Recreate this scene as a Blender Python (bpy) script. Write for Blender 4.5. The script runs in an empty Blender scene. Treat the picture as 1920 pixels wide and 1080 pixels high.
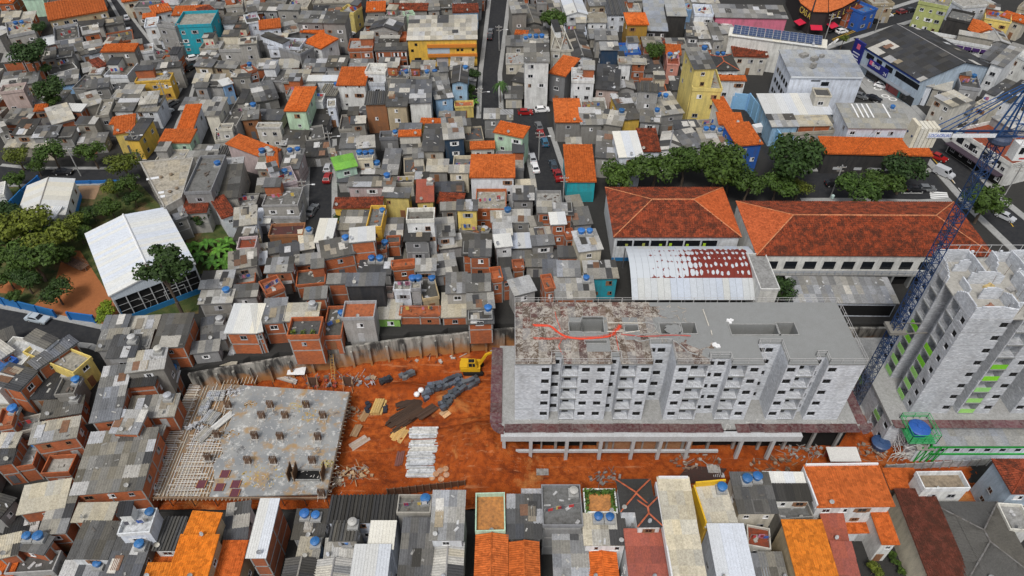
import bpy, math, random
from mathutils import Vector as V, Matrix as M, noise
from math import radians as R, sin, cos, pi
# ---------------------------------------------------------------- camera, light, exposure
rnd = random.Random(11)
sc = bpy.context.scene
COL = sc.collection
F, PITCH, HC = 1300.0, R(43.3), 100.0            # focal length in photo pixels, downward pitch, height of the drone
cd = bpy.data.cameras.new('camera'); cam = bpy.data.objects.new('camera', cd); COL.objects.link(cam)
cam.location = (0, 0, HC); cam.rotation_euler = (pi/2-PITCH, 0, 0)
cd.sensor_width = 36; cd.lens = F/1920*36; cd.clip_start = 1; cd.clip_end = 5000
sc.camera = cam
wd = bpy.data.worlds.new("World"); sc.world = wd; wd.use_nodes = True
nt = wd.node_tree; bg = nt.nodes['Background']
sky = nt.nodes.new('ShaderNodeTexSky'); sky.sky_type = 'NISHITA'; sky.sun_disc = False
SUN_EL, SUN_AZ = R(58), R(200)                   # azimuth clockwise from +Y: behind the camera
sky.sun_elevation = SUN_EL; sky.sun_rotation = SUN_AZ; sky.air_density = 1.0; sky.dust_density = 3.0
hs = nt.nodes.new('ShaderNodeHueSaturation'); hs.inputs['Saturation'].default_value = 0.33; hs.inputs['Value'].default_value = 1.0
nt.links.new(sky.outputs[0], hs.inputs['Color']); nt.links.new(hs.outputs[0], bg.inputs['Color'])
bg.inputs['Strength'].default_value = 0.105
ld = bpy.data.lights.new('sun', 'SUN'); ld.energy = 1.5; ld.angle = R(14); ld.color = (1, .965, .91)
sun = bpy.data.objects.new('sun', ld); COL.objects.link(sun)
sd = V((sin(SUN_AZ)*cos(SUN_EL), cos(SUN_AZ)*cos(SUN_EL), sin(SUN_EL)))
sun.rotation_euler = (-sd).to_track_quat('-Z', 'Y').to_euler()
sc.view_settings.view_transform = 'Standard'; sc.view_settings.look = 'None'
sc.view_settings.gamma = 1; sc.view_settings.use_curve_mapping = False
sc.view_settings.exposure = 0.5
# ---------------------------------------------------------------- surveying: a photo pixel and a height give a place
cp, sp = cos(PITCH), sin(PITCH)
def P(px, py, z=0.0):
    a, b = (px-960)/F, (540-py)/F
    d = V((a, cp+b*sp, -sp+b*cp)); t = (z-HC)/d.z
    return V((0, 0, HC))+d*t
def Q(p):
    r = V(p)-V((0, 0, HC)); dep = r.y*cp-r.z*sp; up = r.y*sp+r.z*cp
    return 960+F*r.x/dep, 540-F*up/dep
def scale_at(p):
    r = V(p)-V((0, 0, HC)); return F/(r.y*cp-r.z*sp)
def zfor(p, py):
    """height above/below p at which the vertical through p shows at photo row py"""
    lo, hi = -20., 95.
    for _ in range(50):
        m = (lo+hi)/2
        if Q((p[0], p[1], m))[1] > py: lo = m
        else: hi = m
    return lo
PL = 6.0                                          # level of the streets above the excavated plot
WALLPX = [(352, 704), (420, 692), (480, 682), (560, 668), (640, 655), (740, 640), (860, 628), (960, 618)]
WALLW = [P(x, y, PL) for x, y in WALLPX]
def wall_y(x):
    if x <= WALLW[0].x: return WALLW[0].y
    for a, b in zip(WALLW, WALLW[1:]):
        if x <= b.x: return a.y+(b.y-a.y)*(x-a.x)/(b.x-a.x)
    return WALLW[-1].y
def gz(x, y):
    if x < -58.5: 
        t = min(1, max(0, (y-50)/26)); return PL*t
    if y > wall_y(x): return PL
    return 0.0
# ---------------------------------------------------------------- materials
def mat(name, color=(.5, .5, .5), rough=.85, metal=0.0, use_obj=False, spec=.3):
    m = bpy.data.materials.new(name); m.use_nodes = True; t = m.node_tree
    b = t.nodes['Principled BSDF']; b.inputs['Roughness'].default_value = rough; b.inputs['Metallic'].default_value = metal
    b.inputs['Specular IOR Level'].default_value = spec
    b.inputs['Base Color'].default_value = (*color, 1)
    m['o'] = use_obj
    return m
def N(m, kind, **kw):
    n = m.node_tree.nodes.new(kind)
    for k, v in kw.items():
        if k in n.inputs: n.inputs[k].default_value = v
        else: setattr(n, k, v)
    return n
def L(m, a, b): m.node_tree.links.new(a, b)
def base_col(m, color):
    if m['o']:
        return N(m, 'ShaderNodeObjectInfo').outputs['Color']
    n = N(m, 'ShaderNodeRGB'); n.outputs[0].default_value = (*color, 1); return n.outputs[0]
def mixc(m, fac, a, b, mode='MIX'):
    n = N(m, 'ShaderNodeMix', data_type='RGBA', blend_type=mode)
    if hasattr(fac, 'links'): L(m, fac, n.inputs[0])
    else: n.inputs[0].default_value = fac
    for s, i in ((a, 6), (b, 7)):
        if hasattr(s, 'links'): L(m, s, n.inputs[i])
        else: n.inputs[i].default_value = (*s, 1)
    return n.outputs[2]
def pos(m, sx=1, sy=1, sz=1):
    g = N(m, 'ShaderNodeNewGeometry'); k = N(m, 'ShaderNodeMapping'); k.inputs['Scale'].default_value = (sx, sy, sz)
    L(m, g.outputs['Position'], k.inputs['Vector']); return k.outputs[0]
def noi(m, scale, detail=4, vec=None, rough=.6):
    n = N(m, 'ShaderNodeTexNoise', Scale=scale, Detail=detail, Roughness=rough)
    L(m, vec or pos(m), n.inputs['Vector']); return n.outputs[0]
def ramp(m, fac, a, b, c0=(0, 0, 0), c1=(1, 1, 1)):
    r = N(m, 'ShaderNodeValToRGB'); r.color_ramp.elements[0].position = a; r.color_ramp.elements[1].position = b
    r.color_ramp.elements[0].color = (*c0, 1); r.color_ramp.elements[1].color = (*c1, 1); L(m, fac, r.inputs[0]); return r.outputs[0]
def bump(m, h, strength=.4, dist=.05):
    b = N(m, 'ShaderNodeBump', Strength=strength, Distance=dist); L(m, h, b.inputs['Height'])
    L(m, b.outputs[0], m.node_tree.nodes['Principled BSDF'].inputs['Normal'])
def out(m, c): L(m, c, m.node_tree.nodes['Principled BSDF'].inputs['Base Color'])
def worn(name, color=(.5, .5, .5), rough=.85, use_obj=False, dirt=.5, dcol=(.05, .045, .04), s1=.35, s2=2.5, streak=False, bumpy=.25, metal=0, a=.45, b=.75, spec=.25):
    """a base colour with blotches of dirt and a fine grain"""
    m = mat(name, color, rough, metal, use_obj, spec); c = base_col(m, color)
    f1 = ramp(m, noi(m, s1, 5), a, b)
    f2 = ramp(m, noi(m, s2, 5, pos(m, 1, 1, .18) if streak else None), .4, .8)
    k = N(m, 'ShaderNodeMath', operation='MULTIPLY_ADD'); L(m, f1, k.inputs[0]); k.inputs[1].default_value = .55; L(m, f2, k.inputs[2])
    k2 = N(m, 'ShaderNodeMath', operation='MULTIPLY', use_clamp=True); L(m, k.outputs[0], k2.inputs[0]); k2.inputs[1].default_value = dirt
    c = mixc(m, k2.outputs[0], c, dcol)
    g = noi(m, 9, 3); v = ramp(m, g, .3, .7, (.78, .78, .78), (1.15, 1.15, 1.15)); c = mixc(m, 1, c, v, 'MULTIPLY')
    out(m, c)
    if bumpy: bump(m, g, bumpy)
    return m
MT = {}
def tile_mat(name, k):
    """clay tiles: every tile a little different, with dark lichen in streaks"""
    m = mat(name, (.5, .2, .1), .88, 0, True, .2); c = base_col(m, (1, 1, 1))
    v = N(m, 'ShaderNodeTexVoronoi', Scale=2.4); L(m, pos(m), v.inputs['Vector']); sp_ = N(m, 'ShaderNodeSeparateColor'); L(m, v.outputs['Color'], sp_.inputs[0])
    r = ramp(m, sp_.outputs[0], 0, 1, (.62, .60, .58), (1.25, 1.3, 1.4)); c = mixc(m, .75, c, mixc(m, 1, c, r, 'MULTIPLY'))
    n1 = noi(m, .75, 6, None, .7); n2 = noi(m, 4.5, 6, None, .75); a = N(m, 'ShaderNodeMath', operation='MULTIPLY_ADD'); L(m, n2, a.inputs[0]); a.inputs[1].default_value = .8; L(m, n1, a.inputs[2])
    f = ramp(m, a.outputs[0], .80, 1.05); q = N(m, 'ShaderNodeMath', operation='MULTIPLY'); L(m, f, q.inputs[0]); q.inputs[1].default_value = k
    c = mixc(m, q.outputs[0], c, (.055, .022, .014)); f3 = ramp(m, noi(m, 1.1, 4), .66, .74); q3 = N(m, 'ShaderNodeMath', operation='MULTIPLY'); L(m, f3, q3.inputs[0]); q3.inputs[1].default_value = .08
    c = mixc(m, q3.outputs[0], c, (.52, .26, .14)); out(m, c); bump(m, n2, .25); return m
MT['wall'] = worn('wall_paint', use_obj=True, dirt=.42, dcol=(.09, .08, .07), s1=.5, s2=1.6, streak=True)
MT['sheet'] = worn('cement_sheet', use_obj=True, dirt=.4, dcol=(.035, .033, .03), s1=.5, s2=3.2, rough=.9)
MT['slab'] = worn('slab_concrete', use_obj=True, dirt=.6, dcol=(.04, .038, .032), s1=.6, s2=2.2, rough=.9)
MT['metal'] = worn('painted_sheet', use_obj=True, dirt=.16, dcol=(.2, .2, .19), s1=.2, s2=1.5, rough=.5, spec=.4)
MT['tile'] = tile_mat('clay_tile', .1)
MT['oldtile'] = tile_mat('old_clay_tile', .9)
MT['plain'] = worn('plain_paint', use_obj=True, dirt=.15, dcol=(.1, .09, .08), s1=.6, s2=3, rough=.6, bumpy=.05)
MT['plastic'] = worn('tank_plastic', use_obj=True, dirt=.15, dcol=(.1, .1, .1), s1=2, s2=6, rough=.45, bumpy=0, spec=.5)
MT['conc'] = worn('raw_concrete', (.33, .33, .32), dirt=.4, dcol=(.1, .095, .085), s1=.3, s2=1.8, streak=True)
MT['paleconc'] = worn('fresh_concrete', (.235, .24, .235), dirt=.25, dcol=(.15, .145, .135), s1=.22, s2=1.2, rough=.6)
MT['asphalt'] = worn('asphalt', (.021, .022, .025), dirt=.4, dcol=(.055, .053, .05), s1=.15, s2=1.2, rough=.9)
MT['ground'] = worn('street_ground', (.036, .035, .033), dirt=.5, dcol=(.02, .02, .019), s1=.3, s2=1.5, rough=.95)
MT['dirtpath'] = worn('beige_dirt', (.29, .19, .115), dirt=.35, dcol=(.16, .085, .045), s1=.3, s2=1.5, rough=.95)
MT['yard'] = worn('orange_yard_earth', (.34, .125, .045), dirt=.4, dcol=(.2, .07, .03), s1=.3, s2=1.5, rough=.95)
MT['portal'] = worn('pale_portal_concrete', (.47, .48, .49), dirt=.3, dcol=(.25, .22, .19), s1=.4, s2=2, streak=True)
MT['paint'] = mat('road_paint', (.7, .7, .68), .7)
MT['ypaint'] = mat('yellow_road_paint', (.55, .33, .03), .7)
MT['glass'] = mat('dark_glass', (.012, .014, .017), .12, 0, False, .5)
MT['dark'] = mat('dark_interior', (.009, .009, .009), .9)  # near-black paint for shade in openings and under the deck; also the netting
MT['wood'] = worn('raw_timber', use_obj=True, dirt=.35, dcol=(.12, .07, .035), s1=1, s2=6, rough=.8)
MT['steel'] = worn('weathered_steel', use_obj=True, dirt=.2, dcol=(.08, .06, .05), s1=1, s2=5, rough=.55, bumpy=.05)
MT['tyre'] = mat('tyre_rubber', (.012, .012, .012), .8)
MT['car'] = mat('car_paint', (.5, .5, .5), .25, 0, True, .6); out(MT['car'], base_col(MT['car'], (1, 1, 1)))
def brick_mat():
    m = mat('hollow_brick', (.4, .12, .05), .9, 0, True); c = base_col(m, (1, 1, 1))
    g = N(m, 'ShaderNodeNewGeometry'); sx = N(m, 'ShaderNodeSeparateXYZ'); L(m, g.outputs['Position'], sx.inputs[0])
    ad = N(m, 'ShaderNodeMath', operation='ADD'); L(m, sx.outputs[0], ad.inputs[0]); L(m, sx.outputs[1], ad.inputs[1])
    cx = N(m, 'ShaderNodeCombineXYZ'); L(m, ad.outputs[0], cx.inputs[0]); L(m, sx.outputs[2], cx.inputs[1])
    b = N(m, 'ShaderNodeTexBrick', Scale=1.0); b.inputs['Brick Width'].default_value = .39; b.inputs['Row Height'].default_value = .2
    b.inputs['Mortar Size'].default_value = .014; L(m, cx.outputs[0], b.inputs['Vector'])
    b.inputs['Color1'].default_value = (1, 1, 1, 1); b.inputs['Color2'].default_value = (.72, .68, .66, 1); b.inputs['Mortar'].default_value = (.62, .9, 1.1, 1)
    c = mixc(m, 1, c, b.outputs[0], 'MULTIPLY')
    f = ramp(m, noi(m, .6, 5, pos(m, 1, 1, .35)), .45, .8); k = N(m, 'ShaderNodeMath', operation='MULTIPLY'); L(m, f, k.inputs[0]); k.inputs[1].default_value = .6
    c = mixc(m, k.outputs[0], c, (.09, .06, .05)); out(m, c); bump(m, b.outputs[1], -.3); return m
MT['brick'] = brick_mat()
def block_mat(bc=(.56, .58, .61)):
    m = mat('concrete_block_wall', (.5, .52, .54), .9); c = base_col(m, bc)
    g = N(m, 'ShaderNodeNewGeometry'); sx = N(m, 'ShaderNodeSeparateXYZ'); L(m, g.outputs['Position'], sx.inputs[0])
    ad = N(m, 'ShaderNodeMath', operation='ADD'); L(m, sx.outputs[0], ad.inputs[0]); L(m, sx.outputs[1], ad.inputs[1])
    cx = N(m, 'ShaderNodeCombineXYZ'); L(m, ad.outputs[0], cx.inputs[0]); L(m, sx.outputs[2], cx.inputs[1])
    b = N(m, 'ShaderNodeTexBrick', Scale=1.0); b.inputs['Brick Width'].default_value = .4; b.inputs['Row Height'].default_value = .2
    b.inputs['Mortar Size'].default_value = .01; L(m, cx.outputs[0], b.inputs['Vector'])
    b.inputs['Color1'].default_value = (1.12, 1.12, 1.12, 1); b.inputs['Color2'].default_value = (.76, .77, .79, 1); b.inputs['Mortar'].default_value = (.62, .62, .62, 1)
    c = mixc(m, 1, c, b.outputs[0], 'MULTIPLY')
    f = ramp(m, noi(m, .5, 6, pos(m, 1, 1, .3)), .45, .8); k = N(m, 'ShaderNodeMath', operation='MULTIPLY'); L(m, f, k.inputs[0]); k.inputs[1].default_value = .55
    c = mixc(m, k.outputs[0], c, (.21, .205, .2))
    f2 = ramp(m, noi(m, 1.6, 6, pos(m, .5, .5, 1.6)), .58, .72); c = mixc(m, f2, c, (.70, .72, .75)); out(m, c); bump(m, b.outputs[1], -.3); return m
MT['block'] = block_mat(); MT['towerblock'] = block_mat((.46, .475, .495))
def earth_mat():
    m = mat('red_earth', (.3, .08, .02), .95, spec=.1)
    n1 = noi(m, .09, 6); n2 = noi(m, .9, 6); n3 = noi(m, 5, 5)
    c = mixc(m, ramp(m, n1, .38, .62), (.30, .056, .010), (.42, .102, .021))
    c = mixc(m, ramp(m, n2, .42, .62), c, (.215, .046, .012)); 
    c = mixc(m, ramp(m, n3, .62, .74), c, (.33, .12, .045))
    w = N(m, 'ShaderNodeTexVoronoi', Scale=1.6); L(m, pos(m), w.inputs['Vector'])
    c = mixc(m, ramp(m, w.outputs[0], .05, .075, (1, 1, 1), (0, 0, 0)), c, (.42, .30, .22)); c = mixc(m, ramp(m, noi(m, .16, 6, pos(m, .6, 1.6, 1)), .60, .70), c, (.085, .022, .011)); c = mixc(m, ramp(m, noi(m, .13, 5, pos(m, 1, 1, 3)), .58, .68), c, (.47, .19, .06)); rt = N(m, 'ShaderNodeMapping'); rt.inputs['Rotation'].default_value = (0, 0, -.14); rt.inputs['Scale'].default_value = (.10, 1.5, 1); L(m, pos(m), rt.inputs['Vector']); c = mixc(m, ramp(m, noi(m, 1, 4, rt.outputs[0]), .60, .72), c, (.43, .17, .075)); c = mixc(m, ramp(m, noi(m, 1, 4, rt.outputs[0]), .30, .40, (.7, .7, .7), (0, 0, 0)), c, (.12, .028, .009)); out(m, c); bump(m, n3, 1.0, .2); return m
MT['earth'] = earth_mat()
def grass_mat():
    m = mat('rough_grass', (.05, .08, .02), .95); n = noi(m, .5, 6); c = mixc(m, ramp(m, n, .35, .65), (.035, .06, .015), (.09, .1, .03))
    c = mixc(m, ramp(m, noi(m, .25, 5), .5, .7), c, (.16, .10, .05)); out(m, c); bump(m, noi(m, 8, 4), .8, .2); return m
MT['grass'] = grass_mat()
def leaf_mat():
    m = mat('leaf', (.05, .09, .02), .65, 0, True, .25); c = base_col(m, (1, 1, 1)); n = noi(m, 1.3, 4); v = ramp(m, n, .3, .7, (.42, .45, .4), (2.1, 2.0, 1.35))
    out(m, mixc(m, 1, c, v, 'MULTIPLY')); return m
MT['leaf'] = leaf_mat(); MT['bark'] = worn('bark', (.12, .09, .065), dirt=.5)
# ---------------------------------------------------------------- object helpers
def mesh(name, vs, fs, *mats, mi=None, smooth=False):
    me = bpy.data.meshes.new(name); me.from_pydata([tuple(v) for v in vs], [], fs)
    for x in mats: me.materials.append(MT[x] if isinstance(x, str) else x)
    if mi: me.polygons.foreach_set('material_index', mi)
    if smooth: me.polygons.foreach_set('use_smooth', [True]*len(fs))
    me.update(); return me
def rgba(c): return (c[0], c[1], c[2], 1)
def thing(name, label, cat, loc, group=None):
    o = bpy.data.objects.new(name, None); COL.objects.link(o); o.location = loc; o.empty_display_size = .3
    o['label'] = label; o['category'] = cat
    if group: o['group'] = group
    return o
def tag(o, label, cat, group=None):
    o['label'] = label; o['category'] = cat
    if group: o['group'] = group
    return o
def rootloc(o):
    while o.parent: o = o.parent
    return o.location
def put(name, me, parent=None, color=None, mtx=None):
    """link a mesh; with a parent, mtx is in world space and plain meshes are already relative to the thing's base"""
    o = bpy.data.objects.new(name, me); COL.objects.link(o)
    if color: o.color = rgba(color)
    if parent:
        o.parent = parent
        if mtx is not None: o.matrix_basis = (pinv(parent) @ mtx)
    elif mtx is not None: o.matrix_basis = mtx
    return o
def pinv(p):
    m = M.Identity(4)
    while p: m = p.matrix_basis @ m if p.type != 'EMPTY' else M.Translation(p.location) @ M(p.rotation_euler.to_matrix().to_4x4()) @ m; p = p.parent
    return m.inverted()
class B:
    """collects shapes in world space; build() makes ONE mesh object relative to its thing"""
    def __init__(s): s.v = []; s.f = []; s.m = []
    def quad(s, a, b, c, d, m=0):
        n = len(s.v); s.v += [V(a), V(b), V(c), V(d)]; s.f.append((n, n+1, n+2, n+3)); s.m.append(m)
    def poly(s, ps, m=0):
        n = len(s.v); s.v += [V(p) for p in ps]; s.f.append(tuple(range(n, n+len(ps)))); s.m.append(m)
    def prism(s, ps, h, m=0, up=V((0, 0, 1)), top=True):
        """ps: base polygon counter-clockwise seen from the top"""
        n = len(ps); k = len(s.v); s.v += [V(p) for p in ps]+[V(p)+up*h for p in ps]
        s.f.append(tuple(range(k+n-1, k-1, -1))); s.m.append(m)
        if top: s.f.append(tuple(range(k+n, k+2*n))); s.m.append(m)
        for i in range(n):
            j = (i+1) % n; s.f.append((k+i, k+j, k+n+j, k+n+i)); s.m.append(m)
    def box(s, o, a, b, c, m=0):
        o, a, b, c = V(o), V(a), V(b), V(c); k = len(s.v)
        if a.cross(b).dot(c) < 0: a, b = b, a
        s.v += [o, o+a, o+a+b, o+b, o+c, o+a+c, o+a+b+c, o+b+c]
        for f in ((3, 2, 1, 0), (4, 5, 6, 7), (0, 1, 5, 4), (1, 2, 6, 5), (2, 3, 7, 6), (3, 0, 4, 7)):
            s.f.append(tuple(k+i for i in f)); s.m.append(m)
    def cbox(s, c, sx, sy, sz, rz=0, m=0):
        u = V((cos(rz), sin(rz), 0)); w = V((-sin(rz), cos(rz), 0)); c = V(c)
        s.box(c-u*sx/2-w*sy/2, u*sx, w*sy, V((0, 0, sz)), m)
    def bar(s, a, b, r, m=0, n=4):
        a, b = V(a), V(b); d = b-a
        if d.length < 1e-5: return
        q = d.to_track_quat('Z', 'Y'); k = len(s.v)
        for e in (a, b):
            for i in range(n):
                t = 2*pi*(i+.5)/n; s.v.append(e+q @ V((cos(t)*r, sin(t)*r, 0)))
        for i in range(n):
            j = (i+1) % n; s.f.append((k+i, k+j, k+n+j, k+n+i)); s.m.append(m)
        s.f.append(tuple(k+i for i in range(n-1, -1, -1))); s.f.append(tuple(k+n+i for i in range(n))); s.m += [m, m]
    def tube(s, pts, r, m=0, n=5):
        for a, b in zip(pts, pts[1:]): s.bar(a, b, r, m, n)
    def lathe(s, c, prof, n=16, m=0):
        c = V(c); k = len(s.v)
        for r, z in prof:
            for i in range(n): t = 2*pi*i/n; s.v.append(c+V((cos(t)*r, sin(t)*r, z)))
        for a in range(len(prof)-1):
            for i in range(n):
                j = (i+1) % n; s.f.append((k+a*n+i, k+a*n+j, k+a*n+n+j, k+a*n+n+i)); s.m.append(m)
        s.f.append(tuple(k+i for i in range(n-1, -1, -1))); s.f.append(tuple(k+(len(prof)-1)*n+i for i in range(n))); s.m += [m, m]
    def build(s, name, mats, parent=None, color=None, smooth=False):
        if not isinstance(mats, (list, tuple)): mats = [mats]
        l = V(rootloc(parent)) if parent else V((0, 0, 0))
        return put(name, mesh(name, [v-l for v in s.v], s.f, *mats, mi=s.m, smooth=smooth), parent, color)
    def me(s, name, mats, smooth=False):
        if not isinstance(mats, (list, tuple)): mats = [mats]
        return mesh(name, s.v, s.f, *mats, mi=s.m, smooth=smooth)
def frame(o, u, v, n): 
    u, v, n, o = V(u), V(v), V(n), V(o)
    return M(((u.x, v.x, n.x, o.x), (u.y, v.y, n.y, o.y), (u.z, v.z, n.z, o.z), (0, 0, 0, 1)))
def struct(o): o['kind'] = 'structure'; return o
def stuff(o): o['kind'] = 'stuff'; return o
def wallpanel(b, o, u, v, nrm, w, h, holes, dep, m=0, reveal=True):
    """a wall face w x h from corner o along unit u, v, with rectangular holes (x0,y0,x1,y1) and reveals going dep inwards"""
    o, u, v, nrm = V(o), V(u), V(v), V(nrm)
    xs = sorted({0, w, *[q for a in holes for q in (a[0], a[2])]}); ys = sorted({0, h, *[q for a in holes for q in (a[1], a[3])]})
    at = lambda x, y, d=0: o+u*x+v*y-nrm*d
    for j in range(len(ys)-1):
        run = None
        for i in range(len(xs)-1):
            cx, cy = (xs[i]+xs[i+1])/2, (ys[j]+ys[j+1])/2
            solid = not any(a[0] < cx < a[2] and a[1] < cy < a[3] for a in holes)
            if solid and run is None: run = xs[i]
            if run is not None and (not solid or i == len(xs)-2):
                e = xs[i+1] if solid else xs[i]
                b.quad(at(run, ys[j]), at(e, ys[j]), at(e, ys[j+1]), at(run, ys[j+1]), m); run = None
    if reveal:
        for x0, y0, x1, y1 in holes:
            c = [(x0, y0), (x1, y0), (x1, y1), (x0, y1)]
            for i in range(4):
                p, q = c[i], c[(i+1) % 4]; b.quad(at(*p), at(*p, dep), at(*q, dep), at(*q), m)
# ---------------------------------------------------------------- ground, roads, excavated plot
def build_ground():
    xs = [-3000, -600]+[-240+i*2 for i in range(95)]+[-50+i for i in range(101)]+[51+i*3 for i in range(64)]+[600, 3000]
    ys = [-1500, 20]+[34+i for i in range(75)]+[110+i*3 for i in range(62)]+[600, 4000]
    vs = []; fs = []
    for y in ys:
        for x in xs:
            z = gz(x, y-1.2) if y < 120 and x > -58.5 else gz(x, y)
            if -58.4 < x < 75 and 55 < y < wall_y(x)+1.2: z = -.5
            vs.append((x, y, z))
    n = len(xs)
    for j in range(len(ys)-1):
        for i in range(n-1): fs.append((j*n+i, j*n+i+1, j*n+n+i+1, j*n+n+i))
    struct(put('ground', mesh('ground', vs, fs, 'ground')))
build_ground()
def site_z(x, y):
    z = 0.25*noise.noise(V((x*.18, y*.18, 3)))+.35*noise.noise(V((x*.07, y*.09, 9)))
    def hill(cx, cy, rx, ry, h, p=1.6):
        return h*math.exp(-(((x-cx)/rx)**2+((y-cy)/ry)**2)**p)
    z += hill(-4.5, 65.5, 6.5, 6, 3.8)*(1+.16*noise.noise(V((x*1.1, y*.25, 7))))                 # heap right of the poles
    z += hill(-24, 61, 3.5, 3, 1.2)+hill(-12, 76, 4, 2.2, 1.1)+hill(-20, 78.5, 5, 2, 1.4)
    z += .9*max(0, 1-(wall_y(x)-1-y)/5)**1.5*(1+.5*noise.noise(V((x*.3, 1, 1)))) if y < wall_y(x) else .9  # spoil banked against the wall
    z += .2*noise.noise(V((x*.9, y*.9, 5)))+.09*noise.noise(V((x*2.3, y*2.3, 2)))
    u = (y-71.5-.12*(x+15)); z -= .34*(math.exp(-(u-.9)**2*4)+math.exp(-(u+.9)**2*4))*(x < 2)     # wheel ruts
    return z
def build_site():
    vs = []; fs = []; xs = [-58+i*.45 for i in range(300)]; ys = [55.4+i*.45 for i in range(77)]
    n = len(xs)
    for y in ys:
        for x in xs: vs.append((x, min(y, wall_y(x)+.2), site_z(x, y)))
    for j in range(len(ys)-1):
        for i in range(n-1): fs.append((j*n+i, j*n+i+1, j*n+n+i+1, j*n+n+i))
    struct(put('construction_ground', mesh('construction_ground', vs, fs, 'earth', smooth=True)))
build_site()
def flat(name, pts, z, m, thick=0.0):
    b = B(); ps = [P(x, y, z) for x, y in pts]
    if sum(a.x*c.y-c.x*a.y for a, c in zip(ps, ps[1:]+ps[:1])) < 0: ps.reverse()
    if thick: b.prism(ps, thick)
    else: b.poly(ps)
    return struct(b.build(name, m))
def road(pairs, z=PL, name='road', pave=1.3, dz=.02, pv='ground', sides=(1, 1)):
    l = [P(*a, z) for a, b in pairs]; r = [P(*b, z) for a, b in pairs]; up = V((0, 0, 1))
    b = B(); k = B()
    for i in range(len(l)-1):
        b.quad(*[p+up*dz for p in (l[i], r[i], r[i+1], l[i+1])])
        for s, e in ((-1, l), (1, r)):
            if not sides[0 if s < 0 else 1]: continue
            d = (e[i+1]-e[i]).normalized(); o = V((d.y, -d.x, 0))*s*pave
            if o.dot(e[i]-(l if s > 0 else r)[i]) < 0: o = -o
            ps = [e[i], e[i]+o, e[i+1]+o, e[i+1]]
            if (ps[1]-ps[0]).cross(ps[2]-ps[1]).z < 0: ps.reverse()
            k.prism(ps, .14)
    struct(b.build(name, 'asphalt'))
    if pave: struct(k.build('pavement', 'conc'))
    return l, r
road([((578, 412), (622, 412)), ((582, 300), (622, 300)), ((584, 262), (622, 262))])
road([((612, 130), (655, 130)), ((640, 95), (668, 95)), ((671, 32), (688, 40)), ((676, -10), (694, -10))], dz=.024)
road([((902, 222), (936, 222)), ((905, 139), (933, 139)), ((913, 70), (942, 70)), ((922, -10), (952, -10))], dz=.024)
flat('road', [(900, 236), (905, 205), (1022, 205), (1030, 232), (1024, 262), (984, 262), (968, 238)], PL+.03, 'asphalt')
road([((1012, 385), (1066, 378)), ((1003, 330), (1052, 318)), ((985, 250), (1026, 240))])
road([((205, -4), (216, -4)), ((240, 56), (262, 56)), ((262, 95), (290, 92)), ((300, 118), (335, 112)), ((345, 128), (372, 112))], pave=1)
road([((352, 150), (375, 112)), ((326, 195), (352, 190)), ((296, 228), (332, 226)), ((275, 300), (305, 295))], dz=.024, pave=1)
road([((0, 345), (0, 312)), ((60, 346), (60, 318)), ((200, 343), (200, 318)), ((262, 330), (262, 304))], dz=.028, pave=1)
road([((-20, 638), (-20, 575)), ((60, 632), (60, 590)), ((175, 645), (190, 618)), ((200, 655), (215, 626))], dz=.03, pave=1.2)
AV1 = [((1535, 92), (1556, 60)), ((1600, 70), (1600, 40)), ((1700, 40), (1680, 16)), ((1760, 22), (1730, 0)), ((1850, -8), (1800, -22))]
road(AV1, name='avenue', pave=1.8)
AV2 = [((1560, 95), (1600, 72)), ((1640, 180), (1668, 160)), ((1745, 300), (1785, 280)), ((1830, 395), (1872, 375)), ((1930, 490), (1990, 470))]
road(AV2, name='avenue', pave=1.8, dz=.035)
flat('car_park', [(1598, 100), (1628, 118), (1712, 200), (1742, 238), (1720, 262), (1640, 180), (1590, 122)], PL+.05, 'conc')
road([((1500, 372), (1500, 322)), ((1600, 372), (1600, 322)), ((1720, 375), (1708, 330)), ((1780, 372), (1750, 322))], dz=.03, pave=1.5)
flat('car_park', [(1392, 172), (1408, 178), (1478, 262), (1470, 320), (1440, 300), (1390, 205)], PL+.02, 'asphalt')
def marks(px, z, m, name):
    b = B()
    for a, c, w in px:
        p, q = P(*a, z), P(*c, z); d = (q-p).normalized(); n = V((-d.y, d.x, 0))*w/2; b.quad(p-n, p+n, q+n, q-n) if False else b.quad(p+n, p-n, q-n, q+n)
    return struct(b.build(name, m))
zm = PL+.06
marks([((1560, 74), (1620, 49), .22), ((1622, 48), (1690, 20), .22), ((1562, 76), (1622, 51), .22),
       ((1748, 296), (1790, 343), .2), ((1795, 275), (1832, 330), .2), ((1846, 350), (1900, 425), .2)], zm, 'ypaint', 'road_marking')
marks([((1575, 58), (1600, 46), .15), ((1610, 42), (1640, 30), .15), ((1775, 318), (1781, 325), .15), ((1785, 336), (1791, 344), .15), ((1797, 352), (1803, 359), .15),
       ((1850, 415), (1856, 422), .15), ((1862, 430), (1868, 437), .15), ((1690, 362), (1730, 362), .2), ((1742, 302), (1758, 322), .15)], zm, 'paint', 'road_marking')
for x in range(5):                                 # zebra crossings
    marks([((1743+x*.6, 360+x*3.6), (1776+x*1.2, 362+x*3.6), .55)], zm+.004, 'paint', 'crossing_stripe')
for x in range(4): marks([((1546+x*4.5, 94-x*3), (1558+x*4.5, 82-x*3.2), .6)], zm+.004, 'paint', 'crossing_stripe')
for x, y in ((1646, 145), (1658, 160), (1672, 174), (1686, 180)):
    b = B(); c = P(x-12, y+6, zm+.01)
    for i in range(14):
        t, u = 2*pi*i/14, 2*pi*(i+1)/14
        e = lambda t, r: c+V((cos(t)*r, sin(t)*r*.9, 0)); b.quad(e(t, .75), e(t, 1.15), e(u, 1.15), e(u, .75))
    struct(b.build('parking_marking', 'paint'))
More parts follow.
